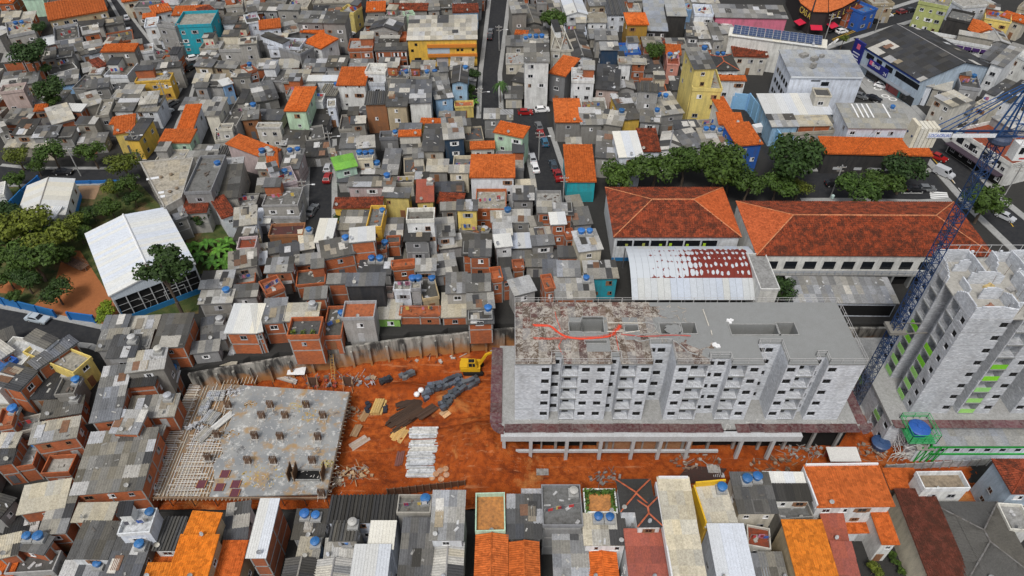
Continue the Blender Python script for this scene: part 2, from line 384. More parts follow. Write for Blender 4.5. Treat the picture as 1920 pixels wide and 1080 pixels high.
# school park on the left
flat('grass', [(-40, 352), (262, 345), (300, 385), (375, 515), (372, 588), (250, 592), (190, 618), (110, 600), (-40, 560)], PL+.02, 'grass')
flat('schoolyard', [(120, 470), (150, 470), (225, 585), (185, 612), (118, 592), (60, 575), (100, 540)], PL+.04, 'yard')
flat('schoolyard', [(0, 520), (50, 535), (40, 552), (-20, 548)], PL+.045, 'yard')
flat('path', [(150, 345), (190, 345), (178, 374), (150, 372), (120, 420), (112, 418)], PL+.045, 'dirtpath')
flat('grass', [(345, 430), (430, 400), (442, 470), (420, 510), (360, 515)], PL+.025, 'grass')
# ---------------------------------------------------------------- house kit
ROOFC = {'k': (.045, .044, .043), 'd': (.095, .093, .089), 'm': (.19, .185, .172), 'l': (.34, .325, .29), 'w': (.58, .59, .59), 'n': (.48, .112, .022), 'A': (.58, .175, .018), 'M': (.12, .036, .024), 'E': (.47, .445, .38), 'q': (.30, .305, .30), 'r': (.26, .056, .024),
         'g': (.17, .165, .15), 'e': (.30, .23, .15), 'o': (.40, .12, .05), 'p': (.42, .30, .27), 'b': (.12, .19, .26), 'B': (.05, .14, .32), '4': (.19, .45, .07), '5': (.36, .10, .065),
         '6': (.50, .22, .07), 'c': (.38, .33, .24), 't': (.05, .3, .33), 'y': (.6, .45, .1), '7': (.10, .035, .03)}
ROOFN = {'k': 'dark grey', 'd': 'grey', 'm': 'mid grey', 'l': 'pale patchwork', 'w': 'white', 'n': 'orange tile', 'A': 'amber tile', 'M': 'maroon tile', 'E': 'cream', 'q': 'pale grey', 'r': 'old red tile', 'g': 'grey', 'e': 'brownish', 'o': 'brick edged', 'p': 'pinkish', 'b': 'bluish',
         'B': 'blue', '4': 'lime', '5': 'dusty red', '6': 'terracotta paved', 'c': 'beige', 't': 'teal', 'y': 'yellow', '7': 'maroon'}
WALLC = {'o': (.44, .125, .048), 'g': (.30, .29, .27), 'w': (.66, .68, .70), 'c': (.56, .52, .43), 'y': (.70, .55, .17), 'Y': (.70, .44, .07), 'b': (.27, .44, .64), 'B': (.02, .11, .42), 't': (.02, .34, .42),
         'm': (.45, .62, .47), 'p': (.46, .37, .36), 'r': (.30, .125, .05), 'k': (.03, .03, .032), 'n': (.015, .04, .075), 'e': (.42, .35, .24), 'O': (.36, .20, .03), '2': (.62, .17, .25), '4': (.26, .5, .10), '8': (.42, .44, .15), 'P': (.62, .28, .22), 'u': (.42, .5, .56)}
WALLN = {'o': 'bare brick', 'g': 'grey', 'w': 'white', 'c': 'cream', 'y': 'pale yellow', 'Y': 'yellow', 'b': 'light blue', 'B': 'deep blue', 't': 'turquoise', 'm': 'mint', 'p': 'dull pink', 'r': 'brown', 'k': 'black', 'n': 'navy',
         'e': 'beige', 'O': 'ochre', '2': 'hot pink', '4': 'lime', '8': 'yellow green', 'P': 'salmon', 'u': 'blue grey'}
def jit(c, a=.12, r=rnd):
    f = 1+r.uniform(-a, a); w = r.uniform(-.06, .06); return tuple(max(0, x*f*(1+q)) for x, q in zip(c, (w, w*.3, -w*1.3)))
def make_sheet(w=5, amp=.028):
    n = w*4; vs = []; fs = []
    for j, y in enumerate((0, 1.05)):
        for i in range(n+1): vs.append((i/n*1.02, y, amp*sin(2*pi*w*i/n)+.03))
    for i in range(n): fs.append((i, i+1, n+2+i, n+1+i))
    return mesh('roof_sheet', vs, fs, 'sheet', smooth=True)
SHEET = make_sheet(5); SHEET2 = make_sheet(3, .055)
def make_rib(name, m):
    pr = [(0, 0), (.18, .0), (.3, .22), (.7, .22), (.82, 0), (1.0, 0)]; vs = [(x, y, z+.03) for y in (0, 1.0) for x, z in pr]; k = len(pr)
    return mesh(name, vs, [(i, i+1, k+i+1, k+i) for i in range(k-1)]+[tuple(range(k-1, -1, -1))], m)
RIB = make_rib('roof_sheet', 'sheet')
def make_panel():
    b = B(); b.box((0, 0, .02), (1, 0, 0), (0, 1, 0), (0, 0, .04))
    for x in (.0, .25, .5, .75): b.box((x+.01, 0, .06), (.02, 0, 0), (0, 1, 0), (0, 0, .05))
    return b.me('roof_sheet', 'metal')
PANEL = make_panel()
def make_window(kind):
    b = B(); f = .07
    for o, a, c in (((-.5, 0, -.5), (1, 0, 0), (0, 0, f)), ((-.5, 0, .5-f), (1, 0, 0), (0, 0, f)), ((-.5, 0, -.5), (f, 0, 0), (0, 0, 1)), ((.5-f, 0, -.5), (f, 0, 0), (0, 0, 1)), ((-.02, 0, -.5), (.04, 0, 0), (0, 0, 1))):
        b.box(V(o)+V((0, -.05, 0)), a, (0, .05, 0), c, 0)
    b.quad((-.5, -.012, -.5), (.5, -.012, -.5), (.5, -.012, .5), (-.5, -.012, .5), 1)
    if kind == 1:                                   # open shutters on both sides
        for s in (-1, 1): b.box((s*.52 if s > 0 else -.86, -.06, -.5), (.34, 0, 0), (0, .05, 0), (0, 0, 1), 0)
    if kind == 2: b.box((-.46, -.045, -.46), (.46, 0, 0), (0, .03, 0), (0, 0, .92), 0)
    b.box((-.55, -.12, -.56), (1.1, 0, 0), (0, .12, 0), (0, 0, .06), 0)
    return b.me('window', ['plain', 'glass'])
WINS = [make_window(k) for k in range(3)]
def make_door():
    b = B(); b.box((-.5, -.05, 0), (1, 0, 0), (0, .05, 0), (0, 0, 1)); b.box((-.42, -.07, .05), (.36, 0, 0), (0, .03, 0), (0, 0, .85)); b.box((.06, -.07, .05), (.36, 0, 0), (0, .03, 0), (0, 0, .85)); return b.me('door', 'plain')
DOOR = make_door()
def make_dish():
    b = B(); n = 14
    rings = [[V((cos(2*pi*i/n)*r, d, sin(2*pi*i/n)*r)) for i in range(n)] for r, d in ((.05, .12), (.2, .08), (.34, 0))]
    for a in range(2):
        for i in range(n):
            j = (i+1) % n; b.quad(rings[a][i], rings[a][j], rings[a+1][j], rings[a+1][i])
    rot = M.Rotation(R(-35), 4, 'X'); b.v = [rot @ v+V((0, 0, .75)) for v in b.v]
    b.bar((0, .1, 0), (0, .1, .75), .035); b.bar((0, .08, .55), (0, -.45, .95), .02); return b.me('satellite_dish', 'plain', False)
DISH = make_dish()
def tile_mesh(o, u, v, nrm, poly, pitch=.24, row=.38):
    """a plane of barrel tiles; poly: list of (x, y) corners in the u, v frame (convex), rows run along v"""
    ys = [p[1] for p in poly]; y0, y1 = min(ys), max(ys); nr = max(1, round((y1-y0)/row)); vs = []; fs = []
    def lim(y):
        y = min(max(y, y0+1e-4), y1-1e-4); xs = []
        for (ax, ay), (bx, by) in zip(poly, poly[1:]+poly[:1]):
            if (ay-y)*(by-y) <= 0 and ay != by: xs.append(ax+(bx-ax)*(y-ay)/(by-ay))
        return (min(xs), max(xs)) if xs else (0, 0)
    for r in range(nr):
        ya, yb = y0+(y1-y0)*r/nr, y0+(y1-y0)*(r+1)/nr+.03
        la, lb = lim(ya), lim(min(yb, y1)); l, h = min(la[0], lb[0]), max(la[1], lb[1])
        n = max(4, int((h-l)/pitch)*4); k = len(vs)
        for y, (p, q), lift in ((ya, la, min(.11, .04+.12*row)), (yb, lb, .03)):
            for i in range(n+1):
                x = l+(h-l)*i/n; z = .28*pitch*abs(sin(pi*(x/pitch)))+lift; x = min(max(x, p), q); c = o+u*x+v*y+nrm*z; vs.append(c)
        for i in range(n): fs.append((k+i, k+i+1, k+n+2+i, k+n+1+i))
        for i in range(n+1): vs.append(vs[k+i]-nrm*.05)
        e = k+2*(n+1)
        for i in range(n): fs.append((e+i, e+i+1, k+i+1, k+i))
    return vs, fs
class Bld: pass
HK = [.26]
ALL = []                                           # every building, for the labels
LAND = []                                          # landmarks that labels refer to
def roof_plane(h, root, l, o, u, v, lu, lv, kind, col, poly=None, sc_=10.):
    """covers the plane o + u*[0,lu] + v*[0,lv]; small pieces become parts"""
    kind = {'M': 'r', 'A': 'n'}.get(kind, kind)
    n = u.cross(v).normalized()
    if n.z < 0: n = -n
    poly = poly or [(0, 0), (lu, 0), (lu, lv), (0, lv)]
    deck = mesh('roof', [o+u*x+v*y-l for x, y in poly]+[o+u*x+v*y-n*.12-l for x, y in poly],
                [tuple(range(len(poly)))]+[tuple(range(2*len(poly)-1, len(poly)-1, -1))]+[(i, i+len(poly), (i+1) % len(poly)+len(poly), (i+1) % len(poly)) for i in range(len(poly))], 'plain' if kind in 'nr' else 'sheet')
    rf = put('roof', deck, root, col); h.nr += 1
    rect = len(poly) == 4 and abs(poly[3][0]-poly[0][0]) < 1e-6
    if kind in 'nr' or not rect:
        m = {'n': 'tile', 'r': 'oldtile'}.get(kind, 'sheet'); pit = .24 if kind in 'nr' else .22
        vs, fs = tile_mesh(o, u, v, n, poly, max(pit, 4.4/sc_ if kind in 'nr' else pit), max(.38, 4.6/sc_) if kind in 'nr' else 2.2)
        stuff(put('roof_tiles' if kind in 'nr' else 'roof_cladding', mesh('roof_tiles', [p-l for p in vs], fs, m), rf, jit(col, .06)))
        return rf
    if kind == 'C':
        k = max(2, round(lu/.52)); w = lu/k
        for i in range(k): put('roof_sheet', RIB, rf, jit(col, .22), frame(o+u*(i*w), u*w, v*lv, n))
        return rf
    if kind == 'w':
        k = max(1, round(lu/max(1.6, 16/sc_))); w = lu/k
        for i in range(k): put('roof_sheet', PANEL, rf, jit(col, .06), frame(o+u*(i*w), u*w*.995, v*lv, n))
        return rf
    sw, sl = max(1.15, 11/sc_), max(2.2, 15/sc_); nx, ny = max(1, round(lu/sw)), max(1, round(lv/sl)); w, d = lu/nx, lv/ny
    spread = {'k': .25, 'd': .3, 'm': .38, 'l': .28}.get(kind, .07); run = 0; base = rnd.uniform(.8, 1.7) if kind in 'kd' else rnd.uniform(.8, 1.28) if kind in 'ml' else rnd.uniform(.9, 1.06)
    for j in range(ny):
        rowf = rnd.uniform(.85, 1.15)
        for i in range(nx):
            c = tuple(x*base*rowf for x in jit(col, spread)); q = rnd.random()
            if run > 0: c = keep; run -= 1
            elif q < .05 and kind in 'kdml': c = jit((.42, .41, .39), .25); keep = c; run = rnd.choice((0, 0, 1, 2))
            elif q < .12 and kind in 'ml': c = jit((.07, .068, .065), .3); keep = c; run = rnd.choice((0, 0, 1))
            off = n*(.02+.012*j+rnd.uniform(0, .02))+u*rnd.uniform(-.03, .03); tw = rnd.uniform(-.012, .012)
            put('roof_sheet', SHEET2 if sc_ > 10.8 and kind in 'kdml' else SHEET, rf, c, frame(o+u*(i*w)+v*(d*j*.998)+off, (u+v*tw)*w, v*d, n))
    if kind in 'kdml' and lu > 3.5 and lv > 3 and rnd.random() < .55:      # later repairs laid over the old sheets
        for _ in range(rnd.choice((1, 1, 2, 3))):
            x, y = rnd.uniform(0, lu-1.6), rnd.uniform(0, lv-2.2); tw = rnd.uniform(-.07, .07)
            put('roof_patch', SHEET, rf, rnd.choice((jit((.5, .49, .47), .2), jit((.06, .058, .055), .3), jit((.30, .26, .2), .2), jit((.2, .11, .07), .3))), frame(o+u*x+v*y+n*(.10+.012*ny), (u+v*tw)*sw, (v-u*tw)*rnd.uniform(1.6, 2.4), n))
    return rf
TANKME = None
def make_tank():
    b = B(); b.lathe((0, 0, 0), [(.52, 0), (.6, .35), (.66, .72), (.68, .74), (.7, .80), (.60, .88), (.3, 1.0), (.22, 1.02), (.2, 1.10), (.05, 1.12)], 20)
    for i in range(8):
        t = 2*pi*i/8; b.bar((cos(t)*.64, sin(t)*.64, .85), (cos(t)*.26, sin(t)*.26, 1.03), .03)
    return b.me('water_tank', 'plastic')
TANKME = make_tank(); TANKS = []
BLUE = (.02, .13, .36)
def add_tank(p, h, col=BLUE, s=1.0, name='blue'):
    o = put('water_tank', TANKME, None, jit(col, .25), M.Translation(p) @ M.Diagonal((s, s, s*rnd.uniform(.85, 1.05), 1)) @ M.Rotation(rnd.uniform(0, 6), 4, 'Z'))
    TANKS.append((o, h, name, V(p))); return o
def house(xl, yl, xr, yr, yb, st, roof, wallc, flags='', g=None, land=None, label=None, name=None):
    shape, rc = roof[0], roof[1]; h = Bld(); h.nr = 0
    mid0 = P((xl+xr)/2, (yl+yr)/2, PL)
    zt = None
    if g is None:
        g = gz(mid0.x, mid0.y)
        for _ in range(3):
            zt = g+.35+2.65*st; c = P((xl+xr)/2, (yl+yr)/2-8, zt); g = gz(c.x, c.y+1)
    zt = g+.35+2.65*st
    a, b_ = P(xl, yl, zt), P(xr, yr, zt); u = b_-a; w = u.length; u = u/w; v = V((-u.y, u.x, 0))
    lo, hi = .5, 120.
    rise = .09 if shape == '/' else 0
    for _ in range(40):
        m = (lo+hi)/2
        if Q(a+v*m+V((0, 0, min(1.3, rise*m))))[1] > yb: lo = m
        else: hi = m
    d = max(2.2, lo); rz = min(1.3, rise*d); root = thing(name or {'o': 'brick_house', 'g': 'concrete_house'}.get(wallc, 'painted_house'), 'x', 'house', (a+u*w/2+v*d/2).xy.to_3d()+V((0, 0, g)), None)
    l = V(root.location); up = V((0, 0, 1)); h.__dict__.update(root=root, a=a, u=u, v=v, w=w, d=d, g=g, zt=zt, roof=roof, wall=wallc, st=st, land=land, label=label, c=a+u*w/2+v*d/2, shape=shape)
    s_ = scale_at(h.c); col = jit(ROOFC[rc], .08); wc = jit(WALLC[wallc], .07 if wallc not in 'og' else (.14 if wallc == 'o' else .33))
    wm = 'brick' if wallc == 'o' else 'wall'
    i = .12; A0, B0, C0, D0 = a+u*i+v*i, a+u*(w-i)+v*i, a+u*(w-i)+v*(d-i), a+u*i+v*(d-i); base = g-1.2
    wb = B(); bot = [V((p.x, p.y, base)) for p in (A0, B0, C0, D0)]; tops = [A0-up*.1, B0-up*.1, C0+up*(rz-.1), D0+up*(rz-.1)]
    for k in range(4): j = (k+1) % 4; wb.quad(bot[k], bot[j], tops[j], tops[k])
    wb.quad(*tops)
    o = .22; kind = 'C' if shape == 'c' else rc
    if shape in 'gG':
        if shape == 'g':
            hh = .27*w/2; q = [A0-up*.1, B0-up*.1, a+u*w/2+v*i+up*(hh-.12), D0-up*.1, C0-up*.1, a+u*w/2+v*(d-i)+up*(hh-.12)]
            sl = math.hypot(w/2+o, hh*(1+2*o/w)); 
            e1 = (u*(w/2)+up*hh).normalized(); e2 = (-u*(w/2)+up*hh).normalized(); ln = math.hypot(w/2, hh)+o
            roof_plane(h, root, l, a-e1*o-v*o+v*(d+2*o), -v, e1, d+2*o, ln, kind, col, None, s_); roof_plane(h, root, l, b_-e2*o-v*o, v, e2, d+2*o, ln, kind, col, None, s_)
            r0, r1 = a+u*w/2-v*o+up*hh, a+u*w/2+v*(d+o)+up*hh
        else:
            hh = .27*d/2; q = [D0-up*.1, A0-up*.1, a+u*i+v*d/2+up*(hh-.12), C0-up*.1, B0-up*.1, a+u*(w-i)+v*d/2+up*(hh-.12)]
            e1 = (v*(d/2)+up*hh).normalized(); e2 = (-v*(d/2)+up*hh).normalized(); ln = math.hypot(d/2, hh)+o; D = a+v*d
            roof_plane(h, root, l, a-e1*o-u*o, u, e1, w+2*o, ln, kind, col, None, s_); roof_plane(h, root, l, D-e2*o+u*(w+o), -u, e2, w+2*o, ln, kind, col, None, s_)
            r0, r1 = a-u*o+v*d/2+up*hh, a+u*(w+o)+v*d/2+up*hh
        wb.poly(q[:3]); wb.poly([q[4], q[3], q[5]])
        rb = B(); rb.bar(r0+up*.08, r1+up*.08, .13, 0, 6); rb.build('ridge_cap', 'tile' if kind in 'nrAM' else 'sheet', root, jit(col if kind in 'nrAM' else (.3, .29, .28), .1))
    elif shape == 'h':
        hh = HK[0]*min(w, d)/2; q = min(w, d)/2; A, Bq = a-u*o-v*o, b_+u*o-v*o; W, D = w+2*o, d+2*o; q = min(W, D)/2
        rr = [A+u*q+v*q+up*hh, A+u*(W-q)+v*(D-q)+up*hh] if True else None
        k = math.hypot(q, hh); ev = lambda e: (e*q+up*hh).normalized()
        if W >= D:
            tr = lambda L_: [(0, 0), (L_, 0), (L_-q, k), (q, k)]; ti = [(0, 0), (D, 0), (D/2, k)]
            roof_plane(h, root, l, A, u, ev(v), W, k, kind, col, tr(W), s_); roof_plane(h, root, l, A+u*W+v*D, -u, ev(-v), W, k, kind, col, tr(W), s_)
            roof_plane(h, root, l, A+v*D, -v, ev(u), D, k, kind, col, ti, s_); roof_plane(h, root, l, A+u*W, v, ev(-u), D, k, kind, col, ti, s_)
            r0, r1 = A+u*q+v*q+up*hh, A+u*(W-q)+v*q+up*hh
        else:
            tr = [(0, 0), (D, 0), (D-q, k), (q, k)]; ti = [(0, 0), (W, 0), (W/2, k)]
            roof_plane(h, root, l, A, u, ev(v), W, k, kind, col, ti, s_); roof_plane(h, root, l, A+u*W+v*D, -u, ev(-v), W, k, kind, col, ti, s_)
            roof_plane(h, root, l, A+v*D, -v, ev(u), D, k, kind, col, tr, s_); roof_plane(h, root, l, A+u*W, v, ev(-u), D, k, kind, col, tr, s_)
            r0, r1 = A+u*q+v*q+up*hh, A+u*q+v*(D-q)+up*hh
        rb = B(); e = up*.13; rb.bar(r0+e, r1+e, .15, 0, 6); rcol = col if kind in 'nrAM' else ((.42, .11, .05) if kind == 'k' and wallc in 'w' else (.16, .155, .15))
        for x, y in ((A, r0), (A+u*W, r1 if W >= D else r0), (A+v*D, r0 if W >= D else r1), (A+u*W+v*D, r1)): rb.bar(x+e, y+e, .12, 0, 6)
        rb.build('ridge_cap', 'tile', root, jit(rcol, .1))
    elif shape == 's':
        ph = rnd.choice((.45, .7, .9)); t = .18
        sb = B(); sb.quad(A0, B0, C0, D0); sb.build('roof', 'slab', root, col); h.nr = 1
        pb = B()
        pb.box(a, u*w, v*t, up*ph); pb.box(a+v*(d-t), u*w, v*t, up*ph); pb.box(a+v*t, u*t, v*(d-2*t), up*ph); pb.box(a+v*t+u*(w-t), u*t, v*(d-2*t), up*ph)
        pb.build('parapet', wm, root, jit(wc, .06))
        if flags.find('N') < 0:                     # loose things lie about on the slab: planks, sheets, rubble
            cb = B()
            for _ in range(int(min(14, w*d/5))):
                p = a+u*rnd.uniform(.6, w-.6)+v*rnd.uniform(.6, d-.6); cb.cbox(p+up*.01, rnd.uniform(.2, 1.2), rnd.uniform(.1, .5), rnd.uniform(.05, .3), rnd.uniform(0, 3))
            stuff(cb.build('clutter', 'slab', root, rnd.choice(((.4, .38, .34), (.15, .12, .1), (.3, .13, .07), (.5, .5, .5)))))
            if w > 3 and rnd.random() < .45:       # washing hung across the slab
                p0, p1 = a+u*.3+v*(d*.3)+up*1.7, a+u*(w-.3)+v*(d*.45)+up*1.7; q = p1-p0; lb = B(); lb.bar(p0, p1, .02); lb.bar(p0-up*1.7, p0, .04); lb.bar(p1-up*1.7, p1, .04)
                lb.build('clothes_line', 'steel', root, (.3, .3, .3))
                for k in range(rnd.randint(3, 6)): cb = B(); cb.box(p0+q*rnd.uniform(.03, .85)-up*rnd.uniform(.7, 1.0), q.normalized()*rnd.uniform(.4, .8), v*.03, up*rnd.uniform(.6, .98)); cb.build('cloth', 'plain', root, rnd.choice(((.6, .6, .62), (.5, .05, .05), (.05, .12, .4), (.55, .4, .1), (.5, .2, .3), (.1, .1, .12))))
        if w > 3.6 and d > 3.6 and 'N' not in flags and rnd.random() < .6:     # a covered corner on the roof terrace
            pw, pd, ph2 = w*rnd.uniform(.35, .6), d*rnd.uniform(.35, .55), rnd.uniform(2.0, 2.5); ox = rnd.choice((.1, w-pw-.1)); o0 = a+u*ox+v*(d-pd-.15)
            qb = B(); qb.box(o0+up*.003, u*pw, v*pd, up*ph2); rb_ = rnd.random() < .4; qb.build('roof_room', 'brick' if rb_ else 'wall', root, jit(WALLC['o'] if rb_ else rnd.choice((WALLC['g'], WALLC['c'], WALLC['w'])), .1))
            vv2 = (v*pd+up*.35).normalized(); kq = rnd.choice('dmlmlk'); roof_plane(h, root, l, o0-u*.2-vv2*.25+up*(ph2+.03), u, vv2, pw+.4, pd+.5, kq, jit(ROOFC[kq], .1), None, s_)
    else:
        s2 = (v*d+up*rz); lv = s2.length; vv = s2/lv
        roof_plane(h, root, l, a-u*o-vv*o, u, vv, w+2*o, lv+2*o, kind, col, None, s_)
        if kind in 'kdml' and w*d > 14:            # stones, tyres and bits hold the sheets down
            cb = B()
            for _ in range(int(min(12, w*d/7))):
                p = a+u*rnd.uniform(.2, w-.3)+vv*rnd.uniform(.2, lv-.3)+up*.08; cb.cbox(p, rnd.uniform(.15, .9), rnd.uniform(.1, .35), rnd.uniform(.05, .14), rnd.uniform(0, 3))
            stuff(cb.build('clutter', 'slab', root, rnd.choice(((.5, .49, .46), (.35, .34, .32), (.6, .6, .6), (.12, .11, .1)))))
    wb.build('wall', wm, root, wc)
    if wallc == 'o' or (wallc == 'g' and rnd.random() < .3):   # raw concrete frame round the brickwork
        fb = B(); e = .035
        for k in range(int(round(st))):
            z = g+2.65*(k+1)-.05
            fb.box(A0-v*e+up*(z-A0.z-.22), u*(w-2*i), v*.1, up*.24)
            for s, p in ((1, B0), (-1, A0)): fb.box(p+u*s*(e-.1)+up*(z-A0.z-.22), v*(d-2*i), u*s*.1, up*.24)
        n = max(2, int(w/3.5)+1)
        for k in range(n): fb.box(A0-v*e+u*((w-2*i-.2)*k/(n-1))+up*(g-1-A0.z), u*.2, v*.1, up*(zt-g+.85))
        for s, p in ((1, B0), (-1, A0)): fb.box(p+u*s*(e-.1)+v*(d/2)+up*(g-1-A0.z), v*.2, u*s*.1, up*(zt-g+.85))
        stuff(fb.build('concrete_frame', 'conc', root))
    wins = 0
    if 'W' not in flags:
        n = max(1, min(8, int(w/(2.7 if wallc not in 'og' else 3.3))))
        for k in range(int(round(st))):
            z = g+2.65*k+1.55
            if zt-z > 9: continue
            for q in range(n):
                if rnd.random() < .18: continue
                ww, hh = rnd.choice(((1, .95), (1.2, 1), (.8, .8), (1.4, 1.0))); p = A0+u*((w-.24)*(q+.5)/n+rnd.uniform(-.25, .25))
                if w < 2.4: ww = .7
                m = rnd.choice(WINS) if wallc not in 'o' else rnd.choice((WINS[0], WINS[0], WINS[2])); fc = rnd.choice(((.7, .7, .7), (.7, .7, .7), (.25, .13, .07), (.35, .35, .36)))
                if k == 0 and q == n//2 and d > 2.5: put('door', DOOR, root, rnd.choice(((.25, .12, .06), (.4, .4, .4), (.12, .12, .13))), frame(V((p.x, p.y, g)), u*1.1, v, up*2.1))
                else: put('window', m, root, fc, frame(V((p.x, p.y, z)), u*ww, v, up*hh))
            if abs(h.c.x) > 14 and rnd.random() < .75:
                s = 1 if h.c.x < 0 else -1; e = (B0 if s > 0 else A0); nn = max(1, min(4, int(d/4)))
                for q in range(nn):
                    p = e+v*(d*(q+.5)/nn); 
                    if rnd.random() < .7: put('window', WINS[rnd.choice((0, 2))], root, rnd.choice(((.7, .7, .7), (.3, .3, .3))), frame(V((p.x, p.y, z)), v*s*1.0, -u*s, up*.95))
    for f in flags.split(','):
        if f.startswith('T'):
            k = int(f[1:] or 1)
            for q in range(k):
                p = a+u*(w*.82 if k == 1 else min(max(w*.5+(q-(k-1)/2)*1.62, .4), w-.4))+v*(d*rnd.uniform(.7, .85)); 
                z = zt+ (rz*.8 if shape == '/' else .02)+(.12 if shape in '/c' else 0)+(.3*min(w, d)*.1 if shape in 'gh' else 0)
                sb = B(); sb.cbox(V((p.x, p.y, z-.05)), 1.5, 1.5, .5); sb.build('tank_stand', 'conc', root)
                add_tank((p.x, p.y, z+.452), h, *( (BLUE, rnd.uniform(.85, 1.12), 'blue') if rnd.random() < .85 else ((.45, .45, .44), .95, 'grey')))
    if rnd.random() < .34 and 'D' not in flags:
        p = a+u*rnd.uniform(.3, w-.3)+v*(rnd.uniform(.1, .4)); put('satellite_dish', DISH, root, jit((.36, .36, .35), .3), frame(p+up*.05, u, v, up) @ M.Rotation(rnd.uniform(-.8, .8), 4, 'Z'))
    h.center = h.c; ALL.append(h)
    if land: LAND.append((land, V((h.c.x, h.c.y, 0)), h))
    return h
def rows(ox, oy, text, k=3.6):
    """one line per building: x y x y of the front eave, y of the back eave, storeys, roof, wall, flags | landmark name | label"""
    for line in text.strip().splitlines():
        line = line.strip()
        if not line or line[0] == '#': continue
        s = [t.strip() for t in line.split('|')]; t = s[0].split()
        if len(s) == 1 and t[6][0] == '/' and t[6][1] in 'kdml' and 'T' not in ' '.join(t[8:]):   # wide roofs are really two dwellings side by side
            x0, y0, x1, y1 = [float(q) for q in t[:4]]; sc1 = scale_at(P(ox+x0/k, oy+y0/k, PL+3))
            if (x1-x0)/k/sc1 > 6.6:
                f = rnd.uniform(.38, .62); xm, ym = x0+(x1-x0)*f, y0+(y1-y0)*f; e = rnd.choice((.86, 1.15, .9)) if float(t[5]) > 1.2 else rnd.choice((1.2, 1.0, 1.3)); c2 = {'k': 'd', 'd': rnd.choice('km'), 'm': rnd.choice('dl'), 'l': rnd.choice('mE')}[t[6][1]]; dy = rnd.uniform(-10, 14)
                a_ = [[x0, y0, xm, ym, t[4], t[5], t[6], t[7]]+t[8:], [xm, ym+dy, x1, y1+dy, float(t[4])+rnd.uniform(0, 12), float(t[5])*e, '/'+c2, t[7] if rnd.random() < .5 else rnd.choice('goc')]+t[8:]]
                for q in a_: house(ox+float(q[0])/k, oy+float(q[1])/k, ox+float(q[2])/k, oy+float(q[3])/k, oy+float(q[4])/k, float(q[5]), q[6], q[7], ','.join(q[8:]))
                continue
        x0, y0, x1, y1, yb = [float(q) for q in t[:5]]
        house(ox+x0/k, oy+y0/k, ox+x1/k, oy+y1/k, oy+yb/k, float(t[5]), t[6], t[7], ','.join(t[8:]), None, s[1] if len(s) > 1 and s[1] else None, s[2] if len(s) > 2 else None)
# ---------------------------------------------------------------- the houses, district by district
rows(0, 0, '''
150 5 290 -5 -70 2 sd m W | mint house in the corner
-20 25 85 20 -40 2 /n o
330 140 722 70 25 2 /n e | long orange eaved row house
-10 245 92 195 140 2 /l g
20 150 220 130 85 2 /l g
60 260 240 225 170 2 sl g T2
560 235 670 215 185 2 /l o
705 175 830 155 130 1 /d g
390 200 690 175 140 1 /d g
375 300 545 270 200 1 sd g
300 310 385 290 255 1 /w o
430 360 690 310 280 1 /d g
545 372 700 335 300 1 /d w
680 350 905 345 300 3 /n g | tall grey house with orange top
725 305 905 275 235 1 sd o
905 375 1040 355 325 1 sl w
295 400 490 370 330 2 /d g
10 420 250 395 360 2 /l o
345 515 525 465 430 1 sd w
380 580 520 560 490 1 /d b
565 490 690 465 430 1 /l g
0 590 245 560 490 1 /d g
935 475 1215 455 415 2 /d g
910 562 1150 548 512 2 sl Y T1 | small yellow house
575 605 730 585 545 2 /d g
770 605 885 600 565 1 /m w
765 750 1060 745 640 2 /d w
940 705 1055 695 625 2.3 /l g
0 640 165 620 590 3 sl p | tall dull pink house
80 910 210 905 810 2 /k g
-10 900 55 880 810 2 /l c
230 750 315 740 710 2 /n g
355 840 500 800 735 2 /l o
510 835 635 835 790 2 /l g
430 745 545 750 700 2 /w o
650 800 740 790 690 2 sl g
580 720 690 690 640 2 /l g
740 838 840 835 795 2 /n c
770 905 905 885 790 2 /n y
850 942 935 945 800 2 /k Y | dark roofed yellow house
215 930 480 915 855 2 /d g
505 890 590 880 850 1 /w o
525 975 705 960 910 1 /d g
30 995 330 985 945 1 /l g
1070 962 1280 962 875 2 /n m | lime banded corner house
1195 875 1300 870 710 2 /n w
1385 778 1475 778 660 3 /l c
1500 855 1600 855 665 2 sd g
1630 810 1740 800 720 2 /d r T2
1470 890 1570 885 850 2 sl c
1455 965 1560 950 900 1 sl c
1310 445 1590 460 400 2 /d e
1300 560 1500 552 500 2 /l g
1310 590 1500 590 560 2 /d g
1505 580 1570 560 545 2 /w b
1560 520 1685 515 475 2 /l g
1565 575 1690 570 540 1 sl o
1680 500 1740 480 460 2 sd o T1
1500 160 1665 155 115 2 /d w
1665 165 1760 150 110 2 sd w
1185 190 1430 180 95 3 sl t N | turquoise house
1160 105 1390 95 45 2 /n w
1040 95 1160 70 45 2 /n w
965 125 1050 115 95 2 /n w
825 15 930 0 -10 2 /n c
900 60 1200 55 15 2 sd g
1190 50 1505 60 0 2 /m g
1395 115 1480 90 60 2 /r r
1520 55 1640 45 10 2 sl g
1660 80 1740 75 10 2 /m g
975 190 1065 180 130 2 sw w
1060 180 1185 200 165 3 sl g
1480 355 1700 350 265 2 sl g
1610 300 1728 290 260 3 /l g
1050 390 1170 380 370 1 sl g
320 30 480 10 -20 2 sd g
10 115 110 100 80 1 /l g
145 690 225 670 640 1 /w g
660 460 720 440 410 2 /r o
1480 1040 1650 1035 990 1 cd g
''')
